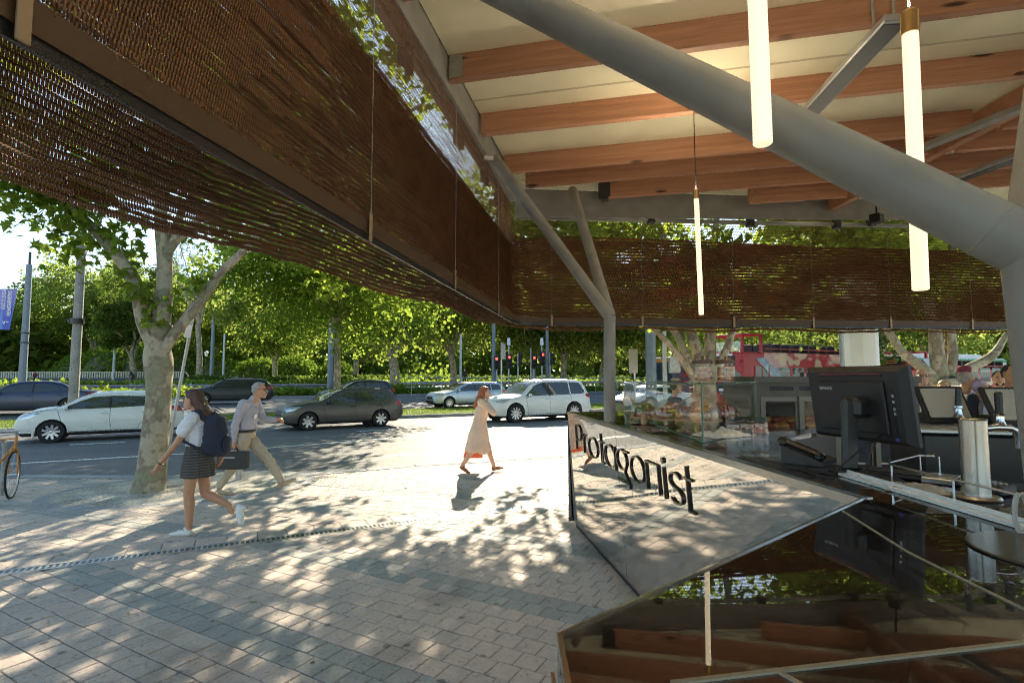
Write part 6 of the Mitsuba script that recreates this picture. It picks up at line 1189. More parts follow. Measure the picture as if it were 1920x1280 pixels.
st_ = head + V(0, 0, .12) + hd * .09; MB().tube([head, head + V(0, 0, .12), st_], .013, 8).out('stem', 'm_chrome', bk, smooth=True)
for s_ in (-1, 1):
    pts = [st_, st_ + sd * .17 * s_, st_ + sd * .215 * s_ + hd * .03, st_ + sd * .22 * s_ + hd * .10 - V(0, 0, .015), st_ + sd * .22 * s_ + hd * .115 - V(0, 0, .08), st_ + sd * .22 * s_ + hd * .04 - V(0, 0, .125), st_ + sd * .22 * s_ - hd * .03 - V(0, 0, .13)]
    k = MB().tube(pts, .0145, 10).out('handlebar', 'm_tape', bk, smooth=True); MB().tube([pts[-1], pts[-1] - hd * .012], .0155, 10).out('bar_plug', 'm_black', k)
obj('front_guard', tubem([fw + .352 * (math.cos(q) * -hd + V(0, 0, math.sin(q))) for q in np.linspace(.35, 1.75, 14)], .016, 6), 'm_bike', bk, smooth=True)
MB().mesh(sphm(seat + V(0, 0, .07), (.13, .06, .03), 2)).out('saddle', 'm_black', bk, smooth=True)
hp_ = thing('bike_hoop', 'steel bicycle hoop behind the orange bicycle', 'bike rack'); MB().tube([(-7.62, 8.10, 0), (-7.62, 8.10, .70), (-7.70, 8.16, .80), (-8.1, 8.45, .80), (-8.2, 8.52, .70), (-8.2, 8.52, 0)], .028, 12).out('tube', 'm_pole_wood', hp_, smooth=True)
# ------------------------------------------------------------------ people
SPH = trimesh.creation.icosphere(subdivisions=1).vertices; SPH0 = trimesh.creation.icosphere(subdivisions=0).vertices
def bone(a, b, ra, rb):
    ra = np.broadcast_to(ra, 3); rb = np.broadcast_to(rb, 3); S_ = SPH0 if max(ra[0], rb[0]) < .015 else SPH; return m3.Manifold.hull_points(np.vstack([S_ * ra + a, S_ * rb + b]))
def blend(bones, ln, it=8, sub=None):
    M = m3.Manifold.batch_boolean(bones, m3.OpType.Add)
    if sub is not None: M = M - sub
    q = M.refine_to_length(ln).to_mesh(); m = trimesh.Trimesh(q.vert_properties[:, :3], q.tri_verts, process=True); trimesh.smoothing.filter_taubin(m, iterations=it); return np.array(m.vertices), np.array(m.faces)
for nm, c in (('m_skin', (.52, .27, .155)), ('m_skin_pale', (.60, .36, .24)), ('m_skin_tan', (.46, .25, .15))): mat(nm, speck(c, .07, 30, 5), .5)
for nm, c in (('m_hair_brown', (.085, .035, .018)), ('m_hair_red', (.34, .085, .025)), ('m_hair_grey', (.36, .33, .30)), ('m_hair_dark', (.03, .022, .018)), ('m_hair_blond', (.45, .28, .12)), ('m_hair_violet', (.42, .34, .50))): mat(nm, speck(c, .45, 120, 20), .5)
for nm, c in (('m_shirt_white', (.74, .73, .74)), ('m_shirt_grey', (.42, .40, .43)), ('m_khaki', (.47, .39, .27)), ('m_coat', (.68, .50, .37)), ('m_skirt', (.055, .052, .048)), ('m_navy_cloth', (.025, .03, .05)), ('m_bag', (.055, .052, .048)), ('m_shoe_white', (.74, .73, .70)), ('m_shoe_tan', (.42, .33, .22)), ('m_shoe_brown', (.30, .14, .07)), ('m_orange_bag', (.62, .15, .06)), ('m_suit', (.02, .025, .04)), ('m_shirt_blue', (.36, .44, .62)), ('m_maroon', (.22, .04, .06)), ('m_olive', (.20, .22, .13)), ('m_tan_hat', (.42, .30, .15)), ('m_grey_cloth', (.22, .22, .23)), ('m_red_cloth', (.45, .05, .07))):
    mat(nm, speck(c, .14, 60, 6), .85)
def stripes(p, n, uv): return mix((.035, .033, .03), (.10, .094, .082), smoothstep(.45, .55, dr.abs(dr.sin(p.z * 105 + .8 * noise(p.x * 9, p.y * 9, 0)))))
mat('m_skirt_stripe', proc(stripes), .9)
mat('m_lens', (.02, .02, .02), .1); mat('m_eye', (.03, .02, .02), .2); mat('m_lip', (.36, .13, .11), .5)
def head_bones(h, R, s=1.0, chin=1.0):
    """Skull, jaw, nose and ears about the centre h; R turns local x (front)."""
    P = lambda x, y, z: h + R @ (V(x, y, z) * s)
    return [m3.Manifold.hull_points(np.vstack([SPH * V(.093, .074, .092) * s @ R.T + P(-.012, 0, .03), SPH * .05 * s + P(.04, 0, -.02), SPH * V(.03, .034, .025) * s + P(.066, 0, -.088), SPH * .035 * s + P(.01, .035, -.07), SPH * .035 * s + P(.01, -.035, -.07)])),
        bone(P(.086, 0, .02), P(.112, 0, -.022), .010 * s, .0125 * s), bone(P(.088, 0, -.058), P(.096, 0, -.06), .018 * s, .010 * s)] + [bone(P(-.005, y, .018), P(-.015, y * 1.03, -.02), V(.014, .007, .016) * s, V(.009, .006, .01) * s) for y in (.076, -.076)]
def hand_bones(w, d, pn, s=1.0, curl=.5, side_=1):
    """Palm and five fingers from the wrist w along d, palm normal pn."""
    d = unit(d); pn = unit(pn - d * np.dot(pn, d)); t = np.cross(d, pn) * side_; out_ = [bone(w, w + d * .075 * s, V(.022, .022, .022) * s, V(.028, .028, .022) * s)]
    for k, (o, L) in enumerate(((.026, .070), (.009, .080), (-.009, .074), (-.026, .058))):
        p = w + (d * .078 + t * o) * s; c = curl * (1 + .15 * k)
        for j, f in enumerate((.45, .32, .23)):
            e = unit(d * math.cos(c * (j + .5)) + pn * math.sin(c * (j + .5))); q = p + e * L * f * s; out_.append(bone(p, q, .0088 * s * (1 - .06 * j), .0082 * s * (1 - .06 * j))); p = q
    p = w + (d * .02 + t * .024) * s
    for j, L in enumerate((.042, .034, .026)):
        e = unit(d * .75 + t * (.62 - .25 * j) + pn * (.35 + .15 * j)); q = p + e * L * s; out_.append(bone(p, q, .0115 * s, .0098 * s)); p = q
    return out_
def to_world(x, y, z, heading):
    return T().translate([x, y, z]).rotate([0, 0, 1], math.degrees(heading))
def face_parts(par, h, R, X, s=1.0, lip='m_lip', glasses=False):
    P = lambda x, y, z: h + R @ (V(x, y, z) * s)
    for y in (.032, -.032): obj('eye', MB().mesh(sphm(P(.083, y, .022), np.array((.009, .012, .008)) * s, 1)).geo(), 'm_eye', par, smooth=True, to=X)
    obj('mouth', MB().mesh(sphm(P(.100, 0, -.057), np.array((.008, .022, .005)) * s, 1)).geo(), lip, par, smooth=True, to=X)
    if glasses:
        m = MB()
        for y in (.034, -.034): v, f = ringm(V(0, 0, 0), .021, .0022, V(0, 1, 0), 14); m.add((v @ R.T) * s + P(.100, y, .02), f)
        for y in (.06, -.06): m.tube([P(.098, y * .95, .024), P(-.01, y * 1.30, .026)], .0022 * s, 4)
        m.bar(P(.1, -.012, .024), P(.1, .012, .024), .003, .003); obj('glasses', m.geo(), 'm_eye', par, to=X)
def shoe(a, d, L=.25, w=.042, h=.055, up=(0, 0, 1)):
    """bones of a shoe: a = heel on the sole, d = toe direction, up = sole normal"""
    d = unit(d); u = unit(np.asarray(up, float) - d * np.dot(up, d))
    return [bone(a + d * .03 + u * .038, a + d * (L * .55) + u * .034, V(w * .8, w * .8, .037), V(w, w, .033)), bone(a + d * (L * .5) + u * .030, a + d * (L - .035) + u * .022, V(w * 1.02, w * 1.02, .029), V(w * .8, w * .8, .02)), bone(a + d * .03 + u * .04, a + d * .055 + u * h * 1.5, V(.036, .036, .03), V(.036, .032, .02))]
def rot_head(yaw=0, pitch=0): return rotz(yaw) @ roty(pitch)

# --- girl with the backpack, walking left; local x is her walking direction, y her left (towards the camera)
X = to_world(-3.575, 6.14, 0, math.pi + .02); g = thing('person', 'girl with long brown hair, white top, dark skirt and navy backpack walking left', 'person')
hip, chest, neck, hd_ = V(0, 0, .86), V(-.005, 0, 1.20), V(.03, 0, 1.36), V(.085, 0, 1.497); R = rot_head(.0, .03)
hipL, hipR = V(.0, .085, .84), V(0, -.085, .84); kL, aL = V(.035, .09, .455), V(.02, .085, .085); kR, aR = V(-.06, -.08, .43), V(-.335, -.085, .29)
shL, shR = V(.0, .155, 1.31), V(-.01, -.155, 1.31); eL, wL = V(.115, .20, 1.04), V(.315, .185, .795); eR, wR = V(-.20, -.19, 1.08), V(-.17, -.2, .84)
sk = head_bones(hd_, R, .97) + [bone(neck - V(.01, 0, .05), hd_ - V(.03, 0, .07), .05, .047), bone(hip, chest, V(.105, .135, .10), V(.10, .135, .11)), bone(chest, neck - V(.02, 0, .06), V(.09, .13, .08), .05)]
for h_, k_, a_ in ((hipL, kL, aL), (hipR, kR, aR)): sk += [bone(h_, k_, .080, .055), bone(k_, k_ * .68 + a_ * .32 - V(.012, 0, 0), .052, .056), bone(k_ * .68 + a_ * .32 - V(.012, 0, 0), a_, .054, .034)]
sk += [bone(aL, aL + V(.05, 0, -.04), .033, .03), bone(aR, aR + V(-.03, 0, -.07), .033, .03)]
for s_, e_, w_ in ((shL, eL, wL), (shR, eR, wR)): sk += [bone(s_, e_, .048, .036), bone(e_, w_, .036, .024)]
sk += hand_bones(wL, V(.55, -.02, -.84), V(.5, -.6, .2), .95, .35, 1) + hand_bones(wR, V(.2, 0, -1), V(.5, .6, 0), .95, .5, -1)
obj('body', blend(sk, .018), 'm_skin', g, smooth=True, to=X); face_parts(g, hd_, R, X, .97)
top_ = [bone(V(0, 0, .99), chest, V(.125, .150, .06), V(.125, .158, .10)), bone(chest, V(.0, 0, 1.32), V(.115, .155, .10), V(.07, .12, .045)), bone(shL, shL * .45 + eL * .55, .072, .075), bone(shR, shR * .45 + eR * .55, .07, .072), bone(V(0, 0, 1.30), shL, .06, .062), bone(V(0, 0, 1.30), shR, .06, .062)]
v, f = blend(top_, .02, 5); v = v + (meshkit.noise(v * V(18, 18, 26), 6)[:, None] - .5) * .016; obj('top', (v, f), 'm_shirt_white', g, smooth=True, to=X)
skt = [bone(V(0, 0, 1.00), V(-.01, 0, .86), V(.112, .142, .05), V(.145, .185, .06)), bone(V(-.01, 0, .86), V(-.015, 0, .645), V(.150, .192, .06), V(.175, .20, .02))]
v, f = blend(skt, .02, 4, m3.Manifold.cube([1, 1, .2], True).translate([0, 0, .535])); v[:, 0] += .010 * np.sin(v[:, 1] * 60) * (v[:, 2] < .8); obj('skirt', (v, f), 'm_skirt_stripe', g, smooth=True, to=X)
hb2 = [bone(hd_ + R @ V(-.03, 0, .042), hd_ + R @ V(-.06, 0, -.02), V(.098, .088, .082), V(.075, .085, .08)), bone(hd_ + V(.03, 0, .085), hd_ + V(-.03, 0, .09), V(.055, .06, .03), V(.07, .07, .04)), bone(hd_ + V(-.08, 0, -.02), V(-.095, .01, 1.30), V(.065, .088, .08), V(.075, .095, .06)), bone(V(-.095, .01, 1.30), V(-.17, .02, 1.20), V(.06, .085, .05), V(.03, .05, .03)), bone(V(-.06, .055, 1.42), V(-.02, .09, 1.24), V(.045, .035, .05), V(.025, .02, .03))]
v, f = blend(hb2, .018, 3); n_ = unit(V(1, 0, 0)); v = v + (meshkit.noise(v * V(90, 90, 9), 3)[:, None] - .5) * .012; obj('hair', (v, f), 'm_hair_brown', g, smooth=True, to=X)
r = np.random.default_rng(5); m = MB()
for i in range(26): p = V(-.14 + r.normal(0, .03), r.normal(0, .05), 1.30 + r.normal(0, .06)); m.tube([p, p + V(-.05, 0, -.03), p + V(-.10 - .05 * r.random(), r.normal(0, .02), -.02 - .05 * r.random())], [.007, .006, .001], 4)
obj('hair_strands', m.geo(), 'm_hair_brown', g, smooth=True, to=X, kind='stuff')
for nm, a_, d_, u_ in (('shoe', aL + V(-.035, 0, -.085), V(1, .05, 0), (0, 0, 1)), ('shoe', aR + V(-.03, 0, .02) + V(-.03, 0, -.02), V(-.28, 0, -.96), (-.96, 0, .28))): obj(nm, blend(shoe(a_, d_, .245), .018, 4), 'm_shoe_white', g, smooth=True, to=X)
obj('bracelet', ringm(V(0, 0, 0), .03, .006, V(1, 0, 0), 14)[0:0] or (lambda q: (q[0] @ roty(-.6).T + (wL * .92 + eL * .08), q[1]))(tubem([(0.029 * math.cos(a), .029 * math.sin(a), 0) for a in np.linspace(0, 6.2832, 15)], .006, 6, False)), 'm_black', g, to=X)
bpk = thing('backpack', 'navy blue backpack on the back of the walking girl', 'backpack')
bb2 = [bone(V(-.20, .01, 1.26), V(-.20, .01, .95), V(.10, .14, .08), V(.135, .16, .09)), bone(V(-.25, .02, 1.05), V(-.27, .02, .93), V(.09, .12, .08), V(.09, .12, .07))]; v, f = blend(bb2, .022, 4); v = v + (meshkit.noise(v * 14, 4)[:, None] - .5) * .03; obj('bag', (v, f), 'm_navy_cloth', bpk, smooth=True, to=X)
for y in (.10, -.10): MB_ = tubem([(-.13, y, 1.29), (-.05, y * 1.12, 1.385), (.06, y * 1.15, 1.36), (.125, y * 1.2, 1.22), (.10, y * 1.5, 1.06), (-.06, y * 1.6, .98)], .016, 6); obj('strap', MB_, 'm_navy_cloth', bpk, smooth=True, to=X)
MB_ = tubem([(-.16, .02, 1.32), (-.18, .02, 1.37), (-.22, .02, 1.33)], .010, 6); obj('handle', MB_, 'm_navy_cloth', bpk, smooth=True, to=X); obj('pocket', blend([bone(V(-.34, .02, 1.03), V(-.345, .02, .95), V(.03, .09, .06), V(.03, .09, .05))], .03, 3), 'm_navy_cloth', bpk, smooth=True, to=X)

# --- man with the briefcase, striding right; local x walking direction, y his left (away from the camera)
X = to_world(-4.05, 8.2, 0, .05); g = thing('person', 'grey haired man in grey shirt and khaki trousers striding right', 'person')
chest, neck, hd_ = V(.03, 0, 1.23), V(.10, 0, 1.415), V(.185, 0, 1.555); R = rot_head(0, .05)
hipL, hipR = V(0, .09, .885), V(0, -.09, .885); kL, aL = V(-.10, .09, .48), V(-.36, .09, .125); kR, aR = V(.29, -.085, .53), V(.525, -.085, .155)
kL, aL = V(.29, .085, .53), V(.525, .085, .155); kR, aR = V(-.10, -.09, .47), V(-.345, -.09, .11)
shL, shR = V(.06, .17, 1.37), V(.02, -.175, 1.36); eL, wL = V(.16, .22, 1.09), V(.385, .15, 1.10); eR, wR = V(-.07, -.21, 1.07), V(-.085, -.20, .80)
sk = head_bones(hd_, R, 1.02) + [bone(neck - V(.02, 0, .05), hd_ - V(.035, 0, .07), .058, .055), bone(V(0, 0, 1.0), chest, V(.10, .13, .10), V(.10, .14, .12)), bone(chest, neck - V(.02, 0, .06), V(.09, .14, .08), .055)]
for s_, e_, w_ in ((shL, eL, wL), (shR, eR, wR)): sk += [bone(s_, e_, .05, .04), bone(e_, w_, .042, .028)]
sk += hand_bones(wL, V(1, -.1, .1), V(0, -.5, -1), 1.05, 1.1, 1) + hand_bones(wR, V(.0, 0, -1), V(.3, 1, 0), 1.05, 1.15, 1)
obj('body', blend(sk, .02), 'm_skin', g, smooth=True, to=X); face_parts(g, hd_, R, X, 1.02, glasses=True)
sh = [bone(V(.0, 0, .95), V(.015, 0, 1.12), V(.128, .165, .05), V(.145, .175, .08)), bone(V(.015, 0, 1.12), chest + V(0, 0, .05), V(.14, .17, .08), V(.125, .175, .11)), bone(chest + V(0, 0, .05), V(.06, 0, 1.38), V(.12, .17, .10), V(.07, .10, .05)), bone(V(.07, 0, 1.385), V(.10, 0, 1.43), .068, .064)]
for s_, e_, w_ in ((shL, eL, wL), (shR, eR, wR)): sh += [bone(s_, e_, .074, .058), bone(e_, w_ * .93 + e_ * .07, .056, .042), bone(V(.05, 0, 1.34), s_, .07, .07)]
v, f = blend(sh, .024, 4); v = v + (meshkit.noise(v * V(16, 16, 30), 7)[:, None] - .5) * .02; obj('shirt', (v, f), 'm_shirt_grey', g, smooth=True, to=X)
tr_ = [bone(V(0, 0, .95), V(0, 0, .88), V(.128, .165, .03), V(.135, .17, .06))]
for h_, k_, a_ in ((hipL, kL, aL), (hipR, kR, aR)): tr_ += [bone(V(h_[0], h_[1] * .8, .90), h_ - V(0, 0, .06), .105, .108), bone(h_ - V(0, 0, .06), k_, .108, .075), bone(k_, a_ + (k_ - a_) * .10, .074, .060)]
v, f = blend(tr_, .024, 4); v = v + (meshkit.noise(v * V(16, 16, 24), 9)[:, None] - .5) * .024; obj('trousers', (v, f), 'm_khaki', g, smooth=True, to=X)
v, f = lathem([(.155, 0), (.162, .003), (.162, .037), (.155, .04)], 28); v[:, 0] *= .86; v[:, 1] *= 1.09; obj('belt', (v + [.0, 0, .93], f), 'm_black', g, smooth=40, to=X)
hr = [bone(hd_ + R @ V(-.035, 0, .05), hd_ + R @ V(-.055, 0, .0), V(.085, .083, .075), V(.06, .08, .06)), bone(hd_ + V(-.05, 0, .075), hd_ + V(-.098, 0, .06), V(.055, .06, .03), V(.025, .04, .02)), bone(hd_ + V(.03, 0, .10), hd_ + V(-.03, 0, .105), V(.045, .05, .018), V(.05, .06, .025))]
v, f = blend(hr, .016, 2); v = v + (meshkit.noise(v * V(80, 80, 25), 3)[:, None] - .5) * .022; obj('hair', (v, f), 'm_hair_grey', g, smooth=True, to=X)
obj('shoe', blend(shoe(aL + V(-.035, 0, -.10), V(.87, 0, .48), .29, .046, .06, (-.48, 0, .87)), .02, 4), 'm_shoe_tan', g, smooth=True, to=X); obj('shoe', blend(shoe(aR + V(-.035, 0, -.095), V(1, 0, -.06), .29, .046, .06), .02, 4), 'm_shoe_tan', g, smooth=True, to=X)
obj('name_tag', MB().box((.165, -.085, 1.16), (.01, .07, .06), ch=.002).geo(), 'm_shirt_white', g, to=X)
bc = thing('briefcase', 'dark soft briefcase in the hand of the striding man', 'briefcase'); hx_ = m3.Manifold.hull_points(np.vstack([SPH * .028 + p for p in [V(x_, y_, z_) for x_ in (-.27, .105) for y_ in (-.26, -.165) for z_ in (.435, .635)]])); q_ = hx_.to_mesh(); obj('case', (q_.vert_properties[:, :3], q_.tri_verts), 'm_bag', bc, smooth=50, to=X)
obj('handle', tubem([(-.16, -.205, .66), (-.15, -.205, .70), (-.085, -.205, .715), (-.03, -.205, .70), (-.02, -.205, .66)], .011, 8), 'm_black', bc, smooth=True, to=X); obj('zip', MB().box((-.13, -.290, .585), (.22, .006, .012)).geo(), 'm_galv', bc, to=X); obj('pocket', MB().box((-.08, -.287, .50), (.30, .014, .12), ch=.005).geo(), 'm_bag', bc, to=X)

# --- red haired woman in the beige coat, walking right with a hand at her face
X = to_world(-.60, 10.05, 0, .03); g = thing('person', 'red haired woman in a beige coat walking right, hand raised to her face', 'person')
chest, neck, hd_ = V(.03, 0, 1.19), V(.05, 0, 1.345), V(.095, 0, 1.468); R = rot_head(0, .08)
kR, aR = V(-.10, -.08, .44), V(-.335, -.08, .115); kL, aL = V(.16, .08, .45), V(.262, .08, .10)
shL, shR = V(.03, .15, 1.30), V(.02, -.15, 1.30); eR, wR = V(.26, -.17, 1.10), V(.135, -.10, 1.295); eL, wL = V(.10, .18, 1.03), V(.02, .16, .80)
sk = head_bones(hd_, R, .95) + [bone(neck - V(.01, 0, .05), hd_ - V(.03, 0, .07), .047, .045), bone(V(0, 0, .9), chest, V(.09, .13, .09), V(.09, .13, .1)), bone(chest, neck - V(0, 0, .06), V(.08, .12, .08), .045)]
for h_, k_, a_ in ((V(-.01, -.08, .82), kR, aR), (V(.01, .08, .82), kL, aL)): sk += [bone(h_, k_, .085, .052), bone(k_, k_ * .68 + a_ * .32 - V(.012, 0, 0), .05, .052), bone(k_ * .68 + a_ * .32 - V(.012, 0, 0), a_, .05, .033), bone(a_, a_ + V(.04, 0, -.05), .032, .028)]
for s_, e_, w_ in ((shL, eL, wL), (shR, eR, wR)): sk += [bone(s_, e_, .045, .035), bone(e_, w_, .034, .024)]
sk += hand_bones(wR, V(-.05, .15, 1), V(-.6, .8, 0), .92, .7, 1) + hand_bones(wL, V(0, 0, -1), V(.4, -.7, 0), .92, 1.0, 1)
obj('body', blend(sk, .02), 'm_skin_pale', g, smooth=True, to=X); face_parts(g, hd_, R, X, .95)
ct = [bone(chest, V(.03, 0, 1.31), V(.115, .155, .10), V(.065, .12, .045)), bone(V(.0, 0, .98), chest, V(.115, .145, .06), V(.12, .155, .10)), bone(V(0, 0, .98), V(-.03, 0, .70), V(.115, .145, .05), V(.19, .20, .05)), bone(V(-.03, 0, .70), V(-.055, 0, .40), V(.19, .20, .05), V(.245, .24, .03)), bone(V(.05, -.05, .6), V(.07, -.06, .36), V(.10, .12, .05), V(.10, .14, .02))]
for s_, e_, w_ in ((shL, eL, wL), (shR, eR, wR)): ct += [bone(s_, e_, .072, .058), bone(e_, w_ * .85 + e_ * .15, .056, .046), bone(V(.02, 0, 1.28), s_, .06, .062)]
v, f = blend(ct, .024, 4); fl = np.clip(.95 - v[:, 2], 0, .6); a_ = np.arctan2(v[:, 1], v[:, 0]); v[:, :2] *= (1 + .10 * fl * np.sin(a_ * 9 + 2))[:, None]; obj('coat', (v, f), 'm_coat', g, smooth=True, to=X)
v, f = lathem([(.148, 0), (.156, .004), (.156, .036), (.148, .04)], 26); v[:, 0] *= .82; obj('belt', (v + [.0, 0, .955], f), 'm_coat', g, smooth=40, to=X)
hr = [bone(hd_ + R @ V(-.03, 0, .042), hd_ + R @ V(-.055, 0, -.02), V(.093, .086, .08), V(.075, .085, .08)), bone(hd_ + V(.02, 0, .085), hd_ + V(-.03, 0, .09), V(.055, .06, .03), V(.07, .07, .035)), bone(hd_ + V(-.07, 0, -.03), V(-.07, 0, 1.23), V(.065, .088, .08), V(.06, .10, .05)), bone(V(.055, -.07, 1.46), V(.02, -.085, 1.28), V(.045, .026, .05), V(.04, .026, .04)), bone(V(.055, .07, 1.46), V(.02, .085, 1.28), V(.045, .026, .05), V(.04, .026, .04))]
v, f = blend(hr, .018, 3); v = v + (meshkit.noise(v * V(80, 80, 10), 3)[:, None] - .5) * .012; obj('hair', (v, f), 'm_hair_red', g, smooth=True, to=X)
obj('shoe', blend(shoe(aR + V(-.03, 0, -.085) + V(-.02, 0, .06), V(.86, 0, -.50), .235, .038, .05, (.5, 0, .86)), .02, 4), 'm_shoe_brown', g, smooth=True, to=X); obj('shoe', blend(shoe(aL + V(-.035, 0, -.095), V(.97, 0, .2), .235, .038, .05, (-.2, 0, .97)), .02, 4), 'm_shoe_brown', g, smooth=True, to=X)
hb3 = thing('handbag', 'orange leather handbag hanging beside the red haired woman', 'handbag'); hx_ = m3.Manifold.hull_points(np.vstack([SPH * .02 + p for p in [V(x_, y_, z_) for x_, z_ in ((-.30, .25), (.03, .25), (-.24, .46), (0, .46)) for y_ in (.20, .30)]])); q_ = hx_.to_mesh(); obj('bag', (q_.vert_properties[:, :3], q_.tri_verts), 'm_orange_bag', hb3, smooth=50, to=X); obj('handle', tubem([(-.2, .25, .47), (-.15, .23, .68), (.01, .17, .76), (-.03, .25, .47)], .010, 8), 'm_orange_bag', hb3, smooth=True, to=X)

# --- standing people seen behind the counter
def stander(label, x, y, H, head_to, z=0, skin='m_skin_pale', hair='m_hair_dark', top='m_shirt_white', legs='m_navy_cloth', hairkind='short', glasses=False, strap=False, hat=None, beard=None, jacket=None, group=None):
    s = H / 1.75; X = to_world(x, y, z, head_to); g = thing('person', label, 'person', group); hd_ = V(.02, 0, 1.635) * s; R = np.eye(3)
    sk = head_bones(hd_, R, s) + [bone(V(-.01, 0, 1.46) * s, hd_ - V(.02, 0, .07), .055 * s, .052 * s), bone(V(0, 0, 1.0) * s, V(0, 0, 1.3) * s, V(.10, .14, .1) * s, V(.10, .15, .12) * s)]
    for q in (1, -1):
        sh_, e_, w_ = V(-.01, q * .19, 1.40) * s, V(-.03, q * .25, 1.10) * s, V(.12, q * .22, .90) * s; sk += [bone(sh_, e_, .05 * s, .038 * s), bone(e_, w_, .038 * s, .026 * s)] + hand_bones(w_, V(.6, -.2 * q, -.6), V(0, -q, 0), s, .6, q)
    obj('body', blend(sk, .05, 3), skin, g, smooth=True, to=X); face_parts(g, hd_, R, X, s, glasses=glasses)
    tp = [bone(V(0, 0, .98) * s, V(0, 0, 1.28) * s, V(.13, .17, .05) * s, V(.13, .185, .12) * s), bone(V(0, 0, 1.28) * s, V(-.01, 0, 1.44) * s, V(.12, .18, .1) * s, V(.07, .10, .04) * s)]
    for q in (1, -1): sh_, e_, w_ = V(-.01, q * .19, 1.40) * s, V(-.03, q * .25, 1.10) * s, V(.12, q * .22, .90) * s; tp += [bone(V(-.01, 0, 1.38) * s, sh_, .07 * s, .07 * s), bone(sh_, e_, .073 * s, .056 * s), bone(e_, w_ * .9 + e_ * .1, .055 * s, .042 * s)]
    obj('jacket' if jacket else 'shirt', blend(tp, .06, 3), top, g, smooth=True, to=X)
    if jacket: obj('shirt', blend([bone(V(.085, 0, 1.10) * s, V(.045, 0, 1.46) * s, V(.055, .035, .05) * s, V(.045, .055, .025) * s)], .03, 3), jacket, g, smooth=True, to=X)
    lg = [bone(V(0, 0, .98) * s, V(0, 0, .88) * s, V(.125, .165, .03) * s, V(.13, .165, .06) * s)]
    for q in (1, -1): lg += [bone(V(0, q * .09, .88) * s, V(.01, q * .10, .48) * s, .10 * s, .07 * s), bone(V(.01, q * .10, .48) * s, V(0, q * .10, .10) * s, .07 * s, .055 * s)]
    obj('trousers', blend(lg, .07, 3), legs, g, smooth=True, to=X)
    for q in (1, -1): obj('shoe', blend(shoe(V(-.06, q * .10, 0) * s, V(1, .1 * q, 0), .27), .06, 2), 'm_black', g, smooth=True, to=X)
    P = lambda a, b, c: hd_ + V(a, b, c) * s
    if hairkind == 'short': hr = [bone(P(-.03, 0, .05), P(-.05, 0, .01), V(.088, .083, .075) * s, V(.062, .08, .065) * s)]
    elif hairkind == 'bald': hr = [bone(P(-.055, .05, -.01), P(-.055, -.05, -.01), V(.05, .03, .04) * s, V(.05, .03, .04) * s)]
    else: hr = [bone(P(-.03, 0, .05), P(-.05, 0, -.02), V(.092, .088, .08) * s, V(.075, .088, .08) * s), bone(P(-.06, 0, -.03), P(-.07, 0, -.22), V(.06, .09, .06) * s, V(.05, .10, .05) * s), bone(P(.01, .07, .0), P(0, .085, -.18), V(.045, .025, .05) * s, V(.035, .025, .04) * s), bone(P(.01, -.07, .0), P(0, -.085, -.18), V(.045, .025, .05) * s, V(.035, .025, .04) * s)]
    v, f = blend(hr, .032, 2); obj('hair', (v + (meshkit.noise(v * 70, 3)[:, None] - .5) * .01, f), hair, g, smooth=True, to=X)
    if beard: obj('beard', blend([bone(P(.045, .03, -.088), P(.045, -.03, -.088), V(.040, .032, .026) * s, V(.040, .032, .026) * s)], .025, 2), beard, g, smooth=True, to=X)
    if hat: MB_ = MB(); (lambda w: MB_.add(w[0] * V(1, .95, 1) + P(-.01, 0, .055), w[1]))(lathem([(.098 * s, .0), (.098 * s, .05), (.085 * s, .085), (.04 * s, .105), (0, .108)], 20)); MB_.mesh(m3.Manifold.hull_points(np.vstack([SPH * V(.02, .03, .006) + P(x_, y_, .06 - abs(y_) * .3) for x_, y_ in ((.06, .07), (.06, -.07), (.17, .035), (.17, -.035))])) if hat[1] == 'cap' else m3.Manifold.hull_points(np.vstack([SPH * V(.02, .02, .006) + P(.165 * math.cos(a) - .01, .155 * math.sin(a), .045) for a in np.linspace(0, 6, 14)]))); obj('hat', MB_.geo(), hat[0], g, smooth=50, to=X)
    if strap: obj('strap', tubem([(.0, .14 * s, 1.47 * s), (.10 * s, .10 * s, 1.38 * s), (.145 * s, -.02, 1.2 * s), (.12 * s, -.14 * s, 1.03 * s)], .016, 6), 'm_black', g, smooth=True, to=X)
    return g
TOC = lambda x, y: math.atan2(-y, -x)
stander('bald man in a white shirt with a black shoulder strap, right of the monitor', 6.09, 7.95, 1.88, TOC(6, 8) + .25, hair='m_hair_grey', hairkind='bald', glasses=True, strap=True, top='m_shirt_white')
stander('grey haired man in a dark suit in the middle of the crowd at the right', 6.45, 7.60, 1.83, -.35, skin='m_skin', hair='m_hair_grey', top='m_suit', jacket='m_shirt_blue')
stander('person with lilac hair, glasses and grey jacket facing right in the crowd', 6.55, 7.50, 1.72, -.55, hair='m_hair_violet', top='m_grey_cloth', glasses=True)
stander('man in a dark red cap and sunglasses at the back of the crowd', 8.0, 9.45, 1.93, TOC(8, 9.4), hair='m_hair_dark', top='m_shirt_white', hat=('m_maroon', 'cap'), glasses=True)
stander('bearded dark haired man in a maroon shirt in the crowd at the right', 8.15, 8.95, 1.86, TOC(8.1, 9) + .1, skin='m_skin', beard='m_hair_dark', top='m_maroon')
stander('dark haired man in a light blue shirt partly hidden by the right post', 6.62, 7.10, 1.92, TOC(6.6, 7) + .6, skin='m_skin', top='m_shirt_blue')
stander('blond woman low in the crowd beside the bald man', 7.55, 9.35, 1.70, TOC(7.5, 9) + .5, hair='m_hair_blond', hairkind='long', top='m_skirt')
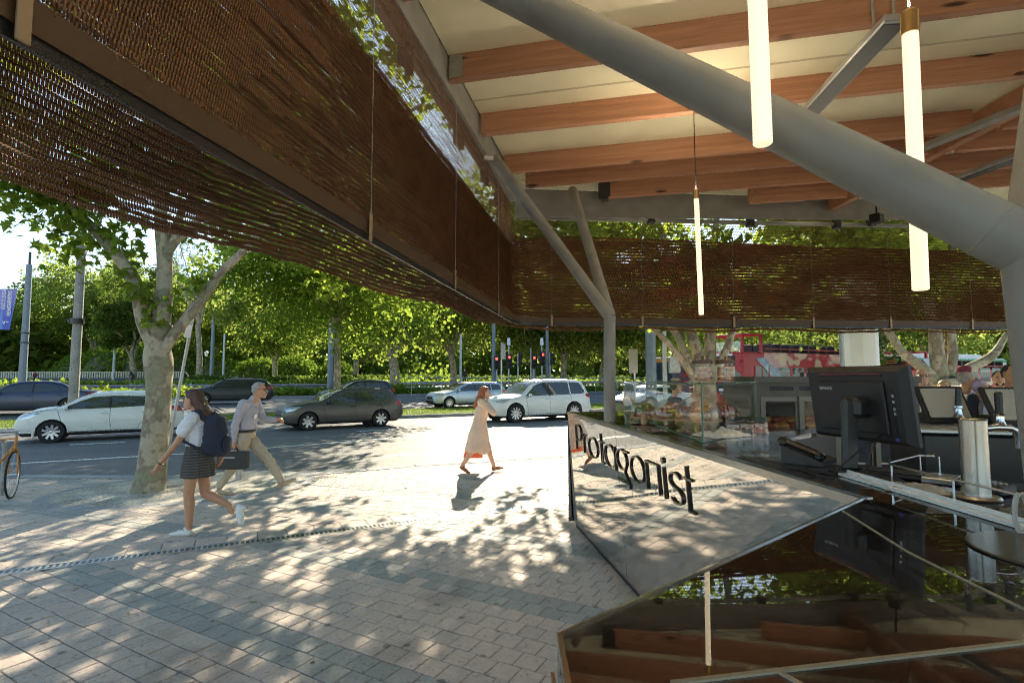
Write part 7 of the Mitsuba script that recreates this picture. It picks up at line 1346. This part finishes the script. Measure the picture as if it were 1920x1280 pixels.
stander('woman in an olive cap and green shirt beyond the counter end', 1.95, 8.95, 1.60, TOC(2, 9) + .2, hair='m_hair_blond', hairkind='long', top='m_olive', hat=('m_olive', 'cap'), legs='m_skirt')
stander('person in a tan brimmed hat and navy top seen through the glass case', 2.80, 9.2, 1.70, .1, hair='m_hair_dark', top='m_navy_cloth', hat=('m_tan_hat', 'brim'))
stander('person in a red shirt seen through the glass case behind the domes', 4.05, 9.9, 1.66, TOC(4, 9.9), skin='m_skin', top='m_red_cloth')
stander('distant person in dark red walking before the balustrade at the left', -65.5, 73.4, 1.72, 2.9, z=.95, top='m_maroon')
stander('distant person in black standing under the trees above the silver wagon', -5.2, 58.5, 1.75, -1, z=1.0, top='m_black', legs='m_black')
cy = thing('cyclist', 'distant cyclist in dark clothes riding before the balustrade', 'person'); X = to_world(-51.8, 73.2, .95, 3.1)
obj('body', blend([bone(V(.0, 0, .95), V(.35, 0, 1.35), .14, .16), bone(V(.42, 0, 1.55), V(.45, 0, 1.60), .10, .10), bone(V(.35, .15, 1.3), V(.55, .18, 1.0), .06, .04), bone(V(.35, -.15, 1.3), V(.55, -.18, 1.0), .06, .04), bone(V(0, .1, .95), V(.3, .1, .65), .09, .06), bone(V(.3, .1, .65), V(.12, .1, .25), .06, .05), bone(V(0, -.1, .95), V(.32, -.1, .85), .09, .06), bone(V(.32, -.1, .85), V(.2, -.1, .45), .06, .05)], .05, 4), 'm_suit', cy, smooth=True, to=X)
cb_ = thing('bicycle', 'distant bicycle under the cyclist before the balustrade', 'bicycle')
for nm, c in (('front_wheel', V(.62, 0, .34)), ('rear_wheel', V(-.42, 0, .34))): obj(nm, ringm(c, .33, .02, V(1, 0, 0), 24), 'm_tyre', cb_, to=X)
m = MB(); [m.tube([p, q], .02, 6) for p, q in ((V(.62, 0, .34), V(.5, 0, .95)), (V(.5, 0, .85), V(.1, 0, .3)), (V(.5, 0, .85), V(-.05, 0, .85)), (V(-.05, 0, .9), V(.1, 0, .3)), (V(.1, 0, .3), V(-.42, 0, .34)), (V(-.05, 0, .85), V(-.42, 0, .34)))]; obj('frame', m.geo(), 'm_black', cb_, to=X)
